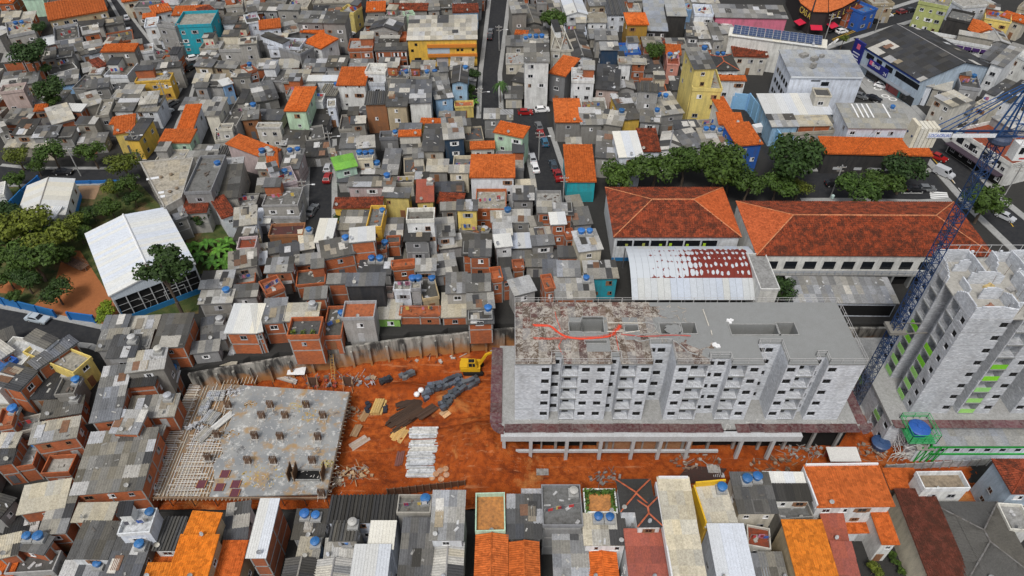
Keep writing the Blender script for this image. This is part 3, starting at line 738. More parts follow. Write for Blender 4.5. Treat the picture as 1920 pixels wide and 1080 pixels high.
rows(480, 0, '''
0 70 285 75 20 2 /d g
0 185 115 175 95 1 sg m
25 200 165 185 140 2 /n w
275 150 600 155 75 3 /m g
380 80 555 80 40 2 /k r
560 90 660 105 45 2 sl y
380 30 680 25 -30 2 sl g
300 215 465 228 165 2 /n g
320 285 440 330 220 2 /n w
80 330 300 340 270 2 sl w
300 380 395 330 300 2 sd g
490 235 590 225 190 2 /l g
140 235 300 200 160 1 /m g
0 465 285 450 400 1 /l o
745 80 870 75 15 2 /n g
890 70 1155 70 25 2 /r g
1160 70 1330 60 5 2 /m g
1330 85 1500 80 30 2 /r b
870 130 1000 140 85 2 sl g
1005 120 1075 110 95 2 sg m
765 195 960 210 145 2 gk g
845 285 1020 275 240 1 so o
620 345 790 340 275 2 sl o T1
800 340 1018 335 295 2 /d o W | orange red row house
1020 270 1490 262 110 3 /l Y W | big yellow workshop
345 545 540 545 510 2 /w w
425 640 535 645 570 2 cm g T1
545 575 735 575 455 2.6 /n w | orange roofed white house
555 665 630 660 625 1 /r b
735 500 875 505 440 3 sw w
760 580 870 580 510 2 sd w
735 705 880 700 620 3 cd r | brown house
880 715 1015 715 540 3 /d e
1035 695 1180 690 545 3 /d w | white arched house
880 535 1030 540 490 3 sd g T1
1040 538 1170 540 490 3 sl g T1
1210 670 1330 655 500 2 /m b
1175 590 1310 580 490 2 sd g T2
1320 560 1425 560 450 3 gk b T1 | pale blue gabled house
1340 730 1470 725 690 1 so y
195 750 335 750 590 3 hn m | pale mint house
355 690 450 690 640 2 sl w
335 840 475 845 735 1 /k g
0 690 150 660 570 1 /m g
0 805 165 810 740 1 /d c
0 870 165 870 835 2 sl c
480 730 540 725 680 2 sl w
660 780 740 800 720 1 /d g
560 890 690 885 790 1 sd g
165 980 320 985 880 1 /k g
340 960 470 940 870 1 sd g
80 1075 165 1010 970 2 /n p
565 1000 685 995 905 2 /m g
685 1000 800 990 925 2 /l g
835 950 960 945 905 1 sd g T1
965 880 1110 880 835 2 /d g
965 920 1110 915 885 2 /n c
985 1040 1130 1030 920 1 /m g
1110 835 1255 840 800 2 /n y
1120 1020 1265 1020 840 2 /k g
1270 940 1405 930 800 3 /l n | navy house
1410 960 1540 950 870 1 sd e
1605 890 1800 930 820 3 /n m | mint green house
1450 1005 1610 1000 960 2 /n c
1540 800 1730 800 735 2 /l g
330 1060 500 1050 960 1 /k g
190 1075 300 1075 985 1 /l p
500 1075 600 1060 1000 1 /m g
640 835 735 830 790 2 /d g
''')
rows(960, 0, '''
0 90 100 85 -10 3 /m g
100 165 195 160 40 1 gd g
260 75 365 70 0 2 /m r
370 100 510 95 0 3 gw w | white gabled chapel
525 40 640 35 -20 2 /m e
510 150 640 150 95 2 /l w
645 100 780 100 0 2 cd w
785 80 870 80 30 2 sl c
780 168 920 168 90 3 hn O | ochre house
905 205 1050 210 0 2 /q k
1050 105 1180 108 0 3 /q k W
1180 80 1255 75 40 2 sl b
1230 110 1360 115 45 3 sw w
1375 115 1860 125 30 3 /m 2 W | hot pink building
1150 20 1400 15 -30 2 /m w
110 245 245 235 190 1 /d g
20 230 105 235 205 1 /n g
-5 310 90 310 240 2 /d g
0 545 75 560 430 1 /k c
85 415 250 415 235 5 /m w T5 | narrow white tower house
250 490 360 515 375 3 /n g
260 345 330 350 230 3 sl c
330 355 415 350 190 3 sl c
415 395 545 390 225 3 gk w | white house with steep dark gable
400 560 555 565 470 3 sw w T2
565 270 715 270 210 2 /m g
600 335 720 335 285 4 /l n
720 375 870 370 305 1 sB B
565 600 720 610 435 2 /k p
720 430 905 435 385 3 /l w
710 600 830 600 490 1 gm g
904 490 1025 485 415 2 /k g
1040 365 1140 370 300 2 /n P
1045 440 1130 445 370 2 sr P T2
1232 465 1375 460 325 6 /m y T1 | stepped yellow tower
1215 615 1418 622 470 4 sl y
745 810 865 800 640 2 /k Y
850 610 990 620 560 4 cd g
1000 780 1160 760 640 2 /l g T2
865 820 1000 830 745 2 /d g T1
295 825 470 825 670 2 hn g | orange hipped roof by the street bend
465 840 610 840 730 2 /m g
600 830 740 850 740 2 /l g T1
565 1060 710 1070 885 2 /d g
725 1060 885 1055 890 3 /w w | bright white metal roof
870 1020 1000 1020 870 2 /r w
990 1010 1130 1030 890 2 gl w
1180 1010 1310 985 890 2 /d w
1310 1010 1500 1000 870 2 /l g T3
1110 870 1260 865 815 2 /d g
1270 875 1400 865 830 1 sl g
1520 985 1690 970 840 3 /n B | deep blue house
1400 840 1560 845 760 3 /n w
1405 760 1480 755 660 3 /n w
1360 475 1530 475 370 3 hk w T2
1400 540 1580 545 520 3 /n w
1500 378 1728 385 295 2 /r c
1180 245 1265 250 155 2 /d g
1265 260 1425 260 150 2 /l g
1385 230 1520 220 130 2 /l c
1000 305 1165 305 270 1 sr o
370 1225 565 1225 980 2 /n t W | turquoise mural house
370 1000 470 1000 930 1 /l g
''')
rows(0, 0, '''
1367 66 1549 90 52 3.4 /w w W | white hall with solar panels
''', 1)
rows(1440, 0, '''
155 512 648 517 340 4 /q w W | white office block
-10 775 440 770 635 2 /w b W | white roofed warehouse
30 855 430 848 775 2 /l b W
90 920 450 900 860 1 sd g
545 862 980 867 700 3 /q w T1 | flat hall with white roof stripes
320 655 430 660 600 3.1 sd c N
390 1035 1110 1052 925 2 /n k W | long black walled building
600 280 1030 548 205 2.7 Gk u W | blue and grey store
1030 570 1230 612 490 2 /l w
1125 650 1245 720 610 3 /l c
1290 600 1430 620 500 2 sd g T1
1470 630 1640 695 535 2 /d w
1600 350 1780 440 280 3 sw w
1430 390 1590 440 290 3 /d w
1200 130 1360 165 70 3 sg k W | green slabbed black shop
1010 25 1215 65 -30 4 sl 8
1310 60 1540 40 0 2 sl w
1460 130 1640 160 70 2 sl y
1400 230 1560 215 160 2 gn o
1560 110 1728 160 75 2 /n c
1480 285 1640 300 200 2 gl g
1320 240 1480 270 170 1 /d g
1000 245 1500 335 215 2 sl w | long white shop with purple brow
1260 890 1640 1130 800 2 sr w | white avenue shops
1680 60 1800 90 -20 2 sl e
640 100 740 70 30 2 sB B
545 80 640 50 0 2 /r o
700 45 850 40 -20 2 sl e
1230 720 1350 770 660 1 /d c
1400 700 1500 740 650 2 sl c
''')
rows(0, 280, '''
-60 340 35 320 250 1 sw w
1140 490 1262 450 385 2 /m g
1245 308 1430 300 60 3 sg g T1
1230 430 1390 420 310 2 /r g
1485 330 1600 320 65 2 /d g
1500 465 1585 435 340 2 /r w
1590 395 1728 390 310 1 sl g
1580 520 1728 500 400 2 /l w
1580 610 1690 610 530 2 /k g
1600 690 1728 680 610 2 sr p
1545 810 1728 780 700 2 /l g
1345 940 1555 930 830 2 /l g
1550 935 1728 910 850 1 sl o
1340 1040 1560 1030 960 2 /l g T1
1565 1000 1728 990 920 2 /d g
''')
rows(480, 280, '''
165 130 285 130 0 2 /d p T2
80 140 150 130 0 2 /n w
0 130 80 130 0 2 /m g T3
130 270 285 230 170 2 sl p T2
0 290 130 280 200 1 /m g
40 390 285 385 270 2 sg g
50 470 300 470 390 1 sd g
0 500 90 495 400 1 /w w
85 600 320 590 520 1 s7 r
0 630 40 620 545 1 sl e
395 625 505 625 470 2 /w w | white roofed house at the street end
300 680 390 665 550 1 /l g T1
540 140 680 110 60 2 /4 m | lime roofed shed
550 220 690 215 140 1 /d g
690 165 835 165 105 1 /d g T1
685 75 790 70 35 2 sl c T3
845 170 950 170 0 1 /d g
1000 170 1140 160 70 1 sd e
1150 150 1290 150 70 1 /l g
620 250 935 250 190 2 /d p T1
940 250 1065 245 205 1 sd c
1085 355 1195 350 210 2 /5 y T1 | dusty red roofed house
1075 200 1160 200 165 2 /k g
850 320 1030 325 260 2 /d y
525 395 845 390 330 2 /r Y | long red roofed yellow house
745 545 850 545 400 2 sg Y T1
860 590 985 585 470 1 /d g
870 640 970 640 590 1 /d g
1015 500 1205 495 420 4 sg w
1000 615 1165 615 500 3 /k g | tall grey dark roofed block
635 625 800 610 535 3 /w o | brick house with white metal roof
450 740 665 700 625 2 /d o T1
805 700 885 695 640 1 sd o T1
880 650 975 645 600 1 so o
0 720 170 690 650 1 /d g
0 780 70 770 700 1 /w o
60 830 240 820 740 2 /l o
170 760 290 740 650 1 /k g
260 780 445 760 720 1 /l o
270 930 470 910 830 1 sd o
480 905 610 900 850 2 /m o
610 920 860 915 845 3 /d k W | black stained house
690 840 905 840 740 1 /d g T2
915 815 1075 800 780 1 so o
1080 820 1210 815 745 2 /l g
1215 850 1360 830 720 1 /l g
1240 670 1395 650 590 1 /l g
1000 740 1130 740 680 1 /m g
925 960 1045 960 905 2 sl w
1045 960 1115 955 880 2 sl g T2
870 1000 930 1000 950 1 sl p
1125 1030 1240 1010 880 1 sd e T1
1440 720 1580 720 620 3 /d o | tall brick house
1355 410 1490 410 345 3 /d y | narrow pale yellow house
1250 410 1355 405 365 2 /m g
1220 590 1340 580 470 2 /l w
1447 190 1742 190 40 3 hn w | white house with orange hipped roof
1225 360 1390 370 295 1 hr g
1215 290 1400 285 225 1 /k g
1305 155 1435 155 110 2 /l c
1590 490 1728 485 420 2 /l w T1
1610 580 1728 575 500 2 /l g
1620 660 1728 650 580 2 /w w
1370 560 1560 600 510 1 sd g T1
1285 970 1580 960 840 2 /d g
1590 900 1670 890 820 2 so o
1665 880 1728 870 815 2 /d o
1650 810 1728 805 740 1 /k g
75 1000 200 950 910 2 so o
325 1010 470 1000 940 2 /m o
75 920 235 900 870 1 /l g
1130 690 1230 690 620 1 sd o
''')
rows(960, 280, '''
10 340 145 340 250 2 /d g
30 255 160 250 210 2 /l g
0 490 120 490 410 2 /l g
0 665 135 660 570 1 /w g
175 425 410 425 355 3 /m o
265 505 365 500 430 3 /w o | stacked brick cabin
365 610 430 600 555 2 so o
420 510 540 500 400 2 /d g
390 400 480 390 320 2 /l g
130 520 205 510 460 2 /l g
140 605 270 590 540 2 /l g
455 690 610 670 560 3 /l c T2 | cream house by the school
315 725 455 725 660 2 /d o
140 650 285 640 590 2 /d g
0 750 95 755 690 1 /d g
95 790 215 790 690 1 /d g
210 750 310 745 690 1 /d g
215 860 460 860 750 2 /d g
5 820 85 815 760 1 so o
490 830 705 825 760 2 /l m
520 870 715 865 820 2 /l t
300 1005 560 1000 865 2 /l o T1
20 985 160 950 890 2 /l g
220 960 295 950 865 2 so o
''')
rows(480, 540, '''
0 300 40 290 120 2 /w o
38 235 185 225 80 2 /m o
-5 420 90 410 305 2 /m o
90 420 210 420 270 2 /m o
185 220 410 215 110 2 /E o T1
212 345 432 340 220 2 sd o | brick house with rooftop plants
450 345 580 340 140 1 sd o T1
580 220 800 215 105 2 so g N
455 365 580 360 300 1.6 sd w
680 360 790 360 280 1.6 sd w
820 205 970 205 85 3 /E 4 | lime fronted house
965 190 1245 190 130 3 so o | wide two tone brick house
1255 195 1425 190 40 3 /E o
1255 240 1420 235 190 2 /d o
1430 140 1605 130 45 2 /m g
1430 240 1600 235 150 1.5 /d o T1
1610 270 1728 275 115 1 /k g
''')
rows(0, 540, '''
0 370 100 330 305 1 /d m
0 480 90 420 380 2 /l o
0 600 130 490 460 1.5 sB B N
250 545 520 365 505 2 /d o | long slanting brick house
125 690 250 560 640 2 /d o
10 720 310 375 690 1.4 sw w N
165 745 375 740 480 1 /k g
375 740 510 730 620 1.4 sd g T1
505 590 630 480 450 1.6 sl y
690 280 1050 260 195 2 /m g
650 420 1000 390 290 2 /m g
720 470 900 460 330 2.2 /d g T1
1030 400 1238 390 185 2 /d o | brick sided house near the gym
850 570 1100 540 440 2 /l g T1
820 670 1040 650 560 1.4 /k o
1030 640 1190 630 545 2 /w o T1
610 905 800 880 540 2 /m o | long pale sheet roof
850 880 1170 860 740 1 /l o T1
745 975 1090 985 830 2 /l o
1360 370 1520 340 210 1 /d g T1
1520 300 1728 300 110 2 /w o
1460 520 1590 515 310 2 /l o
1560 440 1670 440 330 2 /k o
1670 430 1728 430 310 2 /w o
1290 440 1470 420 375 1 /m g
275 880 540 840 770 1 /d o T1
-20 960 90 940 830 2 so o T1
200 1050 510 1000 920 2 /l o | brick house with pale ledge roof
-30 1075 100 1070 990 2 /l o
100 1000 270 960 900 1 sl g
''')
rows(0, 780, '''
-60 330 75 310 215 2 /k o
110 370 240 350 190 1 sl o T1
290 410 480 400 285 1 sl o
480 530 955 490 120 2 /m o | great patchwork roof
120 660 430 610 480 2 /E o
265 795 435 780 515 2.1 /l o
-10 690 100 560 430 2 /k g
20 830 270 790 670 1 /k g
490 710 745 705 600 2 /E o
800 815 1020 800 650 3 sw w T1 | white framed roof terrace
90 890 290 930 800 2 /d o T2
465 955 720 960 720 2 /d w
700 1085 930 1085 830 2 /d g T1
400 1095 700 1095 1010 1 /d g T1
40 1080 370 1060 940 1 sd g
-20 960 110 930 820 2 /l o
-40 1095 80 1085 1000 1 /n o
1035 900 1180 900 690 2 cd w
1020 1010 1170 1010 935 1 /n e
1130 1110 1385 1110 810 3 /A e | bright orange tiled house
1240 815 1430 830 650 3.1 /A e
970 1110 1140 1110 1040 2 /A e
1510 850 1660 830 600 2 /d w
1440 1110 1600 1110 850 2 /n e
''')
rows(480, 780, '''
-60 950 60 950 565 3 /w o W | pergola topped brick house
245 825 450 825 640 2 /d g T2
275 965 410 970 830 2 /l b T1
175 1110 390 1110 970 2 gk g
485 715 935 710 545 3 ck w | wide black ribbed roof
500 835 675 835 718 3 cd g T1
760 890 920 890 715 3 /w w
465 960 650 950 840 2 /l g T1
385 1110 640 1110 980 2 gl o
640 1110 875 1110 875 3 /w w
950 670 1180 670 545 3 sg g T1
960 1110 1170 1110 700 3 /d w
1180 830 1390 830 515 4 /l w | pale ribbed roof house
1180 1110 1385 1110 860 3 gl w
1480 800 1685 795 540 3 s6 m N | terracotta roof terrace
1482 1110 1690 1110 810 3 gn e
1700 820 1925 820 540 3 /d g
''')
rows(960, 780, '''
-10 1110 180 1110 860 3 gn e
205 755 480 755 478 3 sg g T1
490 668 712 668 505 3 s6 w N | rooftop garden
495 865 770 865 670 3 /l w T2
290 1110 520 1110 760 2 /l b
525 1110 715 1110 905 2 gn w
742 640 960 637 440 4 hk w | black hipped roof with red ridges
855 742 1010 740 560 4.05 hk w
800 1110 1060 1110 775 3 /5 w
1090 1110 1308 1110 425 4 /E w W | long cream sheet roof
1310 745 1518 725 480 3 /E Y W T1 | yellow walled yard roof
1395 1110 1640 1110 735 3 /w w
1535 650 1790 650 390 3 /d c T2
1585 880 1745 910 740 2 sr c
1600 1110 1740 1110 940 2 /m g
''')
rows(1440, 780, '''
-5 475 255 480 385 3 /w w
30 565 290 565 482 3 /k w
338 610 845 603 340 3 /n w | large orange roofed white house
830 490 1030 490 360 2 /n g
1040 512 1352 508 395 3 se w N | gravel topped white house
1100 1110 1365 1110 500 2 /M c W | long dark red tiled hall
1345 1110 1830 1110 590 2 hd w | broad dark hipped roof
1650 520 1900 520 300 3 hr u | blue grey house with red hips
540 785 758 780 645 1 /n w
775 860 878 860 605 2 /n w
395 845 540 860 650 2 /5 r
480 1065 612 1072 855 2 /5 r
205 1105 475 1105 710 3 /A e W | bright orange slanted roof
75 720 300 700 575 2 sg g
-20 1110 130 1110 930 2 /m g
1620 780 1790 790 600 2 sl w
''')
# ---------------------------------------------------------------- large structures
UP = V((0, 0, 1)); X1 = V((1, 0, 0)); Y1 = V((0, 1, 0))
HIPK = 1
def text(parent, body, size, o, u, v, col, mtl='plain'):
    tx = bpy.data.curves.new('lettering', 'FONT'); tx.body = body; tx.size = size; tx.extrude = .01
    q = bpy.data.objects.new('lettering', tx); me = bpy.data.meshes.new_from_object(q); bpy.data.objects.remove(q); me.materials.clear(); me.materials.append(MT[mtl])
    u = V(u); v = V(v); return put('lettering', me, parent, col, frame(o, u, v, u.cross(v).normalized()))
# retaining wall with piers above the plot
def retaining():
    t = thing('retaining_wall', 'stained concrete retaining wall with buttresses below the front row of houses', 'wall', (WALLW[3].x, WALLW[3].y, 0))
    pts = WALLW+[V((75, WALLW[-1].y+.1, PL))]; b = B()
    for p, q in zip(pts, pts[1:]):
        d = (q-p).normalized(); n = V((d.y, -d.x, 0))
        b.box(V((p.x, p.y, -1))-n*.1, q-p, -n*.5, UP*(PL+1.05))
    b.build('wall', MT['stain'], t)
    s = 0
    for p, q in zip(WALLW, WALLW[1:]):
        d = (q-p); ln = d.length; d = d/ln; n = V((d.y, -d.x, 0)); k = int(ln/2.6)
        for i in range(k):
            o = p+d*(ln*(i+.5)/k); x = B(); x.box(V((o.x, o.y, -1))-d*.2+n*.08, d*.4, n*.5, UP*(PL+.4)); x.build('pier', MT['stain'], t)
def stain_mat():
    m = mat('stained_concrete', (.3, .29, .27), .9); f = noi(m, .8, 6, pos(m, 1, 1, .15))
    c = mixc(m, ramp(m, f, .40, .60), (.33, .315, .28), (.045, .043, .04))
    g = N(m, 'ShaderNodeNewGeometry'); sx = N(m, 'ShaderNodeSeparateXYZ'); L(m, g.outputs['Position'], sx.inputs[0])
    nn = noi(m, .35, 4); ad = N(m, 'ShaderNodeMath', operation='MULTIPLY_ADD'); L(m, nn, ad.inputs[0]); ad.inputs[1].default_value = 7; L(m, sx.outputs[2], ad.inputs[2])
    c = mixc(m, ramp(m, ad.outputs[0], .55, .82, (1, 1, 1), (0, 0, 0)) if False else ramp(m, divn(m, ad.outputs[0], 10), .52, .78, (1, 1, 1), (0, 0, 0)), c, (.36, .17, .06)); out(m, c); return m
def divn(m, s, k):
    d = N(m, 'ShaderNodeMath', operation='DIVIDE'); L(m, s, d.inputs[0]); d.inputs[1].default_value = k; return d.outputs[0]
MT['stain'] = stain_mat(); retaining()
def ply_mat():
    """film faced boards spattered with cement"""
    m = mat('spattered_ply', (.08, .03, .03), .75, 0, True); c = base_col(m, (1, 1, 1))
    n = noi(m, .9, 8, None, .75); n2 = noi(m, 4, 6, None, .7)
    a = N(m, 'ShaderNodeMath', operation='MULTIPLY_ADD'); L(m, n2, a.inputs[0]); a.inputs[1].default_value = .55; L(m, n, a.inputs[2])
    c = mixc(m, ramp(m, a.outputs[0], .74, .86), c, (.36, .33, .29)); c = mixc(m, ramp(m, a.outputs[0], .55, .66, (1, 1, 1), (0, 0, 0)), c, (.035, .03, .026)); out(m, c); return m
MT['ply'] = ply_mat()
MT['board'] = worn('maroon_board', use_obj=True, dirt=.55, dcol=(.27, .25, .23), s1=.5, s2=2.2, rough=.7, a=.5, b=.8)
def rail(b, p, q, h=1.1, step=2.0, r=.035):
    p, q = V(p), V(q); n = max(1, round((q-p).length/step))
    for i in range(n+1): o = p+(q-p)*(i/n); b.bar(o, o+UP*h, r)
    for z in (h, h*.55): b.bar(p+UP*z, q+UP*z, r*.9)
def facade(root, o, u, nrm, segs, z0, nf, fh, wall='block', winc=None, green=(), bal_rail=True):
    """segs: (x0, x1, depth, [(kind, xc, w)]); o is the facade origin, u the run, nrm the outward normal; builds walls, window and balcony parts"""
    wb = B()
    prev = None; H = nf*fh+(.25 if nf < 6 else 0)
    for x0, x1, d, items in segs:
        oo = o+u*x0-nrm*d+UP*(z0-o.z); w = x1-x0; holes = []
        for k in range(nf):
            for kind, xc, ww in items:
                lx = xc-x0
                if kind == 'w': holes.append((lx-ww/2, k*fh+.95, lx+ww/2, k*fh+2.05))
                else: holes.append((lx-ww/2, k*fh+.12, lx+ww/2, k*fh+fh-.18))
        hw = [h for h in holes]
        wallpanel(wb, oo, u, UP, nrm, w, H, hw, .2)
        for k in range(nf):
            for kind, xc, ww in items:
                lx = xc-x0; z = k*fh
                if kind == 'w':
                    pb = B(); a = oo+u*(lx-ww/2)-nrm*.2+UP*(z+.95); pb.quad(a, a+u*ww, a+u*ww+UP*1.1, a+UP*1.1, 0)
                    for q in (0, ww/2-.02, ww-.05): pb.box(a+u*q+nrm*.01, u*.05, nrm*.03, UP*1.1, 1)
                    pb.build('window', ['dark', 'steel'], root, (.05, .05, .055))
                else:
                    bb = B(); a = oo+u*(lx-ww/2)-nrm*.2+UP*(z+.12); hh = fh-.3; D = 1.3; e = a-nrm*D
                    bb.quad(a, a+u*ww, e+u*ww, e); bb.quad(a, e, e+UP*hh, a+UP*hh); bb.quad(e+u*ww, a+u*ww, a+u*ww+UP*hh, e+u*ww+UP*hh); bb.quad(a+UP*hh, e+UP*hh, e+u*ww+UP*hh, a+u*ww+UP*hh)
                    bb.quad(e, e+u*ww, e+u*ww+UP*hh, e+UP*hh); dk = e+nrm*.02+u*(ww*.22); bb.box(dk, u*(ww*.42), nrm*.02, UP*2.05, 1)
                    bb.box(oo+u*(lx-ww/2-.05)+nrm*.02+UP*(z-.1), u*(ww+.1), nrm*.1, UP*.22, 2)
                    bb.build('balcony', [wall, 'dark', 'paleconc'], root)
                    gb = B(); r0 = oo+u*(lx-ww/2+.05)-nrm*.06+UP*(z+.12); r1 = r0+u*(ww-.1)
                    if k in green: gb.box(r0+nrm*.03, r1-r0, nrm*.05, UP*1.0); gb.build('balcony_panel', 'plain', root, jit((.20, .56, .03) if k > 2 else (.3, .6, .17), .08))
                    elif bal_rail:
                        rail(gb, r0, r1, 1.0, .35, .022); gb.build('railing', 'steel', root, (.5, .5, .5))
        if prev is not None and abs(prev-d) > 1e-3:
            a, b_ = o+u*x0-nrm*prev+UP*(z0-o.z), o+u*x0-nrm*d+UP*(z0-o.z)
            (wb.quad(a, b_, b_+UP*H, a+UP*H) if prev < d else wb.quad(a, b_, b_+UP*H, a+UP*H))
        prev = d
    return wb, H
DECK, FH = 6.5, 2.74
def mid_block():
    t = thing('apartment_block', 'unfinished five storey grey block building with reddish formwork on its left roof half', 'apartment block', (26, 67.8, 0))
    xw = lambda z3: P(960+z3/3.6, 683, 20.3).x
    raw = [(20, 268, 0, [('w', 228, 50)]), (268, 338, 1.6, [('w', 303, 46)]), (338, 672, 0, [('b', 397, 104), ('w', 503, 50), ('w', 607, 50)]), (672, 738, 1.6, [('w', 697, 40)]),
           (738, 950, 0, [('b', 793, 102), ('w', 905, 52)]), (950, 1108, 4, [('w', 985, 34), ('w', 1045, 50)]), (1108, 1340, 0, [('w', 1160, 52), ('b', 1270, 108)]), (1340, 1482, 1.3, [('w', 1367, 42), ('w', 1437, 50)]),
           (1482, 1705, 0, [('b', 1541, 104), ('w', 1650, 52)]), (1705, 1863, 4, [('w', 1745, 40), ('w', 1800, 50)]), (1863, 2070, 0, [('w', 1900, 54), ('b', 2005, 104)]), (2070, 2138, 1.6, [('w', 2105, 42)]), (2138, 2390, 0, [('w', 2180, 54)])]
    k = 1/3.6/13.1
    segs = [(xw(a), xw(b), d, [(q, xw(c), w*k*1.12) for q, c, w in it]) for a, b, d, it in raw]
    Y0 = 67.85; x0, x1 = segs[0][0], segs[-1][1]; z1 = DECK+5*FH+.25; YB = 81.0
    wb, H = facade(t, V((0, Y0, DECK)), X1, -Y1, segs, DECK, 5, FH)
    wb.quad((x0, YB, DECK), (x0, Y0, DECK), (x0, Y0, z1), (x0, YB, z1)); wb.quad((x1, Y0, DECK), (x1, YB, DECK), (x1, YB, z1), (x1, Y0, z1)); wb.quad((x1, YB, DECK), (x0, YB, DECK), (x0, YB, z1), (x1, YB, z1))
    wb.build('wall', 'block', t)
    # floor edges show as thin joints
    jb = B()
    for a, b, d, it in segs:
        for f in range(1, 5): jb.box((a+.02, Y0+d-.012, DECK+f*FH-.03), (b-a-.04, 0, 0), (0, .01, 0), (0, 0, .04))
    stuff(jb.build('floor_joint', 'conc', t))
    # roof slab with its shafts
    rb = B(); YF = Y0+4.02
    shafts_px = [(1068, 605, 1089, 622), (1092, 600, 1130, 624), (1092, 595, 1130, 599), (1098, 639, 1137, 650), (1172, 610, 1195, 622), (1240, 607, 1275, 627), (1278, 606, 1302, 626), (1372, 609, 1455, 628), (1462, 606, 1488, 628)]
    holes = []
    for a, b, c, d in shafts_px:
        p, q = P(a, d, z1), P(c, b, z1); holes.append((p.x-x0, p.y-YF, q.x-x0, q.y-YF))
    holes = [(max(0, h[0]), max(.05, h[1]), h[2], h[3]) for h in holes]
    wallpanel(rb, (x0, YF, z1), X1, Y1, UP, x1-x0, YB-YF, holes, 2.6)
    for a, b, d, it in segs:
        if d < 4: rb.quad((a, Y0+d-.08, z1), (b, Y0+d-.08, z1), (b, YF, z1), (a, YF, z1)); rb.quad((a, Y0+d-.08, z1-.25), (b, Y0+d-.08, z1-.25), (b, Y0+d-.08, z1), (a, Y0+d-.08, z1))
    rb.build('roof', 'paleconc', t)
    sb = B()
    for h in holes: sb.quad(*[V((x0+x, YF+y, z1-2.58)) for x, y in ((h[0], h[1]), (h[2], h[1]), (h[2], h[3]), (h[0], h[3]))])
    sb.build('shaft_floor', 'conc', t)
    for i, h in enumerate(holes):
        cb = B(); o = V((x0+h[0], YF+h[1], z1)); w, d = h[2]-h[0], h[3]-h[1]
        for p, a, b in ((o-V((.12, .12, 0)), X1*(w+.24), Y1*.12), (o+Y1*d-X1*.12, X1*(w+.24), Y1*.12), (o-X1*.12, X1*.12, Y1*d), (o+X1*w, X1*.12, Y1*d)): cb.box(p+UP*.003, a, b, UP*.16)
        cb.build('shaft_kerb', 'conc', t)
    # formwork boards on the left part, stepping out under the fresh concrete
    pw, pl = 1.22, 2.44; y = Y0-.05; j = 0
    ply = B(); ply.box((0, 0, 0), X1, Y1, UP); PLY = ply.me('formwork_board', 'ply'); CBD = ply.me('catch_board', 'board')
    while y < YB-.2:
        yl = min(pl, YB-y); lim = P(1340-(y-Y0)*9.5+9*sin(y*2.1), 600, z1).x if y > 69 else P(1343, 680, z1).x
        x = x0+.02
        while x < lim:
            seg = next((s for s in segs if s[0] <= x+pw/2 <= s[1]), None); cx, cy = x+pw/2-x0, y+yl/2-YF
            if not any(h[0]-.3 < cx < h[2]+.3 and h[1]-.9 < cy < h[3]+.9 for h in holes) and (seg is None or y > Y0+seg[2]-.1 or seg[2] == 0):
                c = rnd.choice(((.12, .06, .05), (.10, .07, .05), (.17, .14, .12), (.14, .10, .08), (.20, .18, .16), (.09, .06, .05)))
                put('formwork_board', PLY, t, jit(c, .2), frame((x, y, z1+.012+rnd.uniform(0, .015)), X1*(pw-.02), Y1*(yl-.02), UP*.03) @ M.Rotation(rnd.uniform(-.006, .006), 4, 'Z'))
            x += pw
        y += pl
    # tongues of fresh concrete run over the boards
    for cx, cy, r in ((1250, 585, 1.6), (1262, 618, 1.3), (1310, 640, 1.9), (1275, 636, .9), (1330, 662, 1.3), (1235, 600, .9)):
        cb = B(); c = P(cx, cy, z1+.03); n = 18; ps = [c+V((cos(2*pi*i/n)*r*rnd.uniform(.7, 1.3), sin(2*pi*i/n)*r*rnd.uniform(.6, 1.0), 0)) for i in range(n)]; cb.prism(ps, .045); stuff(cb.build('fresh_concrete', 'paleconc', t))
    # edge rails
    def rl(p, q): b = B(); rail(b, p, q); b.build('edge_rail', 'steel', t, (.48, .47, .46))
    for i, (a, b, d, it) in enumerate(segs):
        rl((a, Y0+d+.05, z1), (b, Y0+d+.05, z1))
        if i and abs(segs[i-1][2]-d) > 1: rl((a, Y0+min(d, segs[i-1][2])+.05, z1), (a, Y0+max(d, segs[i-1][2])+.05, z1))
    for k in range(9):
        a, b = x0+(x1-x0)*k/9, x0+(x1-x0)*(k+1)/9; rl((a, YB-.05, z1), (b-.1, YB-.05, z1))
    for k in range(4):
        a, b = Y0+(YB-Y0)*k/4, Y0+(YB-Y0)*(k+1)/4; rl((x0+.05, a, z1), (x0+.05, b-.1, z1)); rl((x1-.05, a, z1), (x1-.05, b-.1, z1))
    # deck with the tilted catch boards round it
    db = B(); ps = [(-2.2, 66.2, DECK-.45), (56.6, 66.0, DECK-.45), (56.6, 84, DECK-.45), (-2.2, 84, DECK-.45)]; db.prism([V(p) for p in ps], .45); db.build('deck', 'conc', t)
    n = 26
    for i in range(n):
        a = -1.2+i*(57.2/n); w = 57.2/n-.03
        if i == 16: continue
        put('catch_board', CBD, t, jit((.085, .028, .03), .25), frame((a, 65.1+rnd.uniform(-.05, .05), DECK+.3+rnd.uniform(-.04, .04)), X1*w, V((0, 1.75, -.27)), UP*.04))
    for i in range(8):
        put('catch_board', CBD, t, jit((.095, .035, .04), .25), frame((-3.6, 66.9+i*2.05, DECK+.42), V((1.9, 0, -.36)), Y1*2.0, UP*.04))
        if i < 7: put('catch_board', CBD, t, jit((.095, .03, .035), .25), frame((56.2, 66.9+i*2.05, DECK+.03), V((1.5, 0, .3)), Y1*2.0, UP*.04))
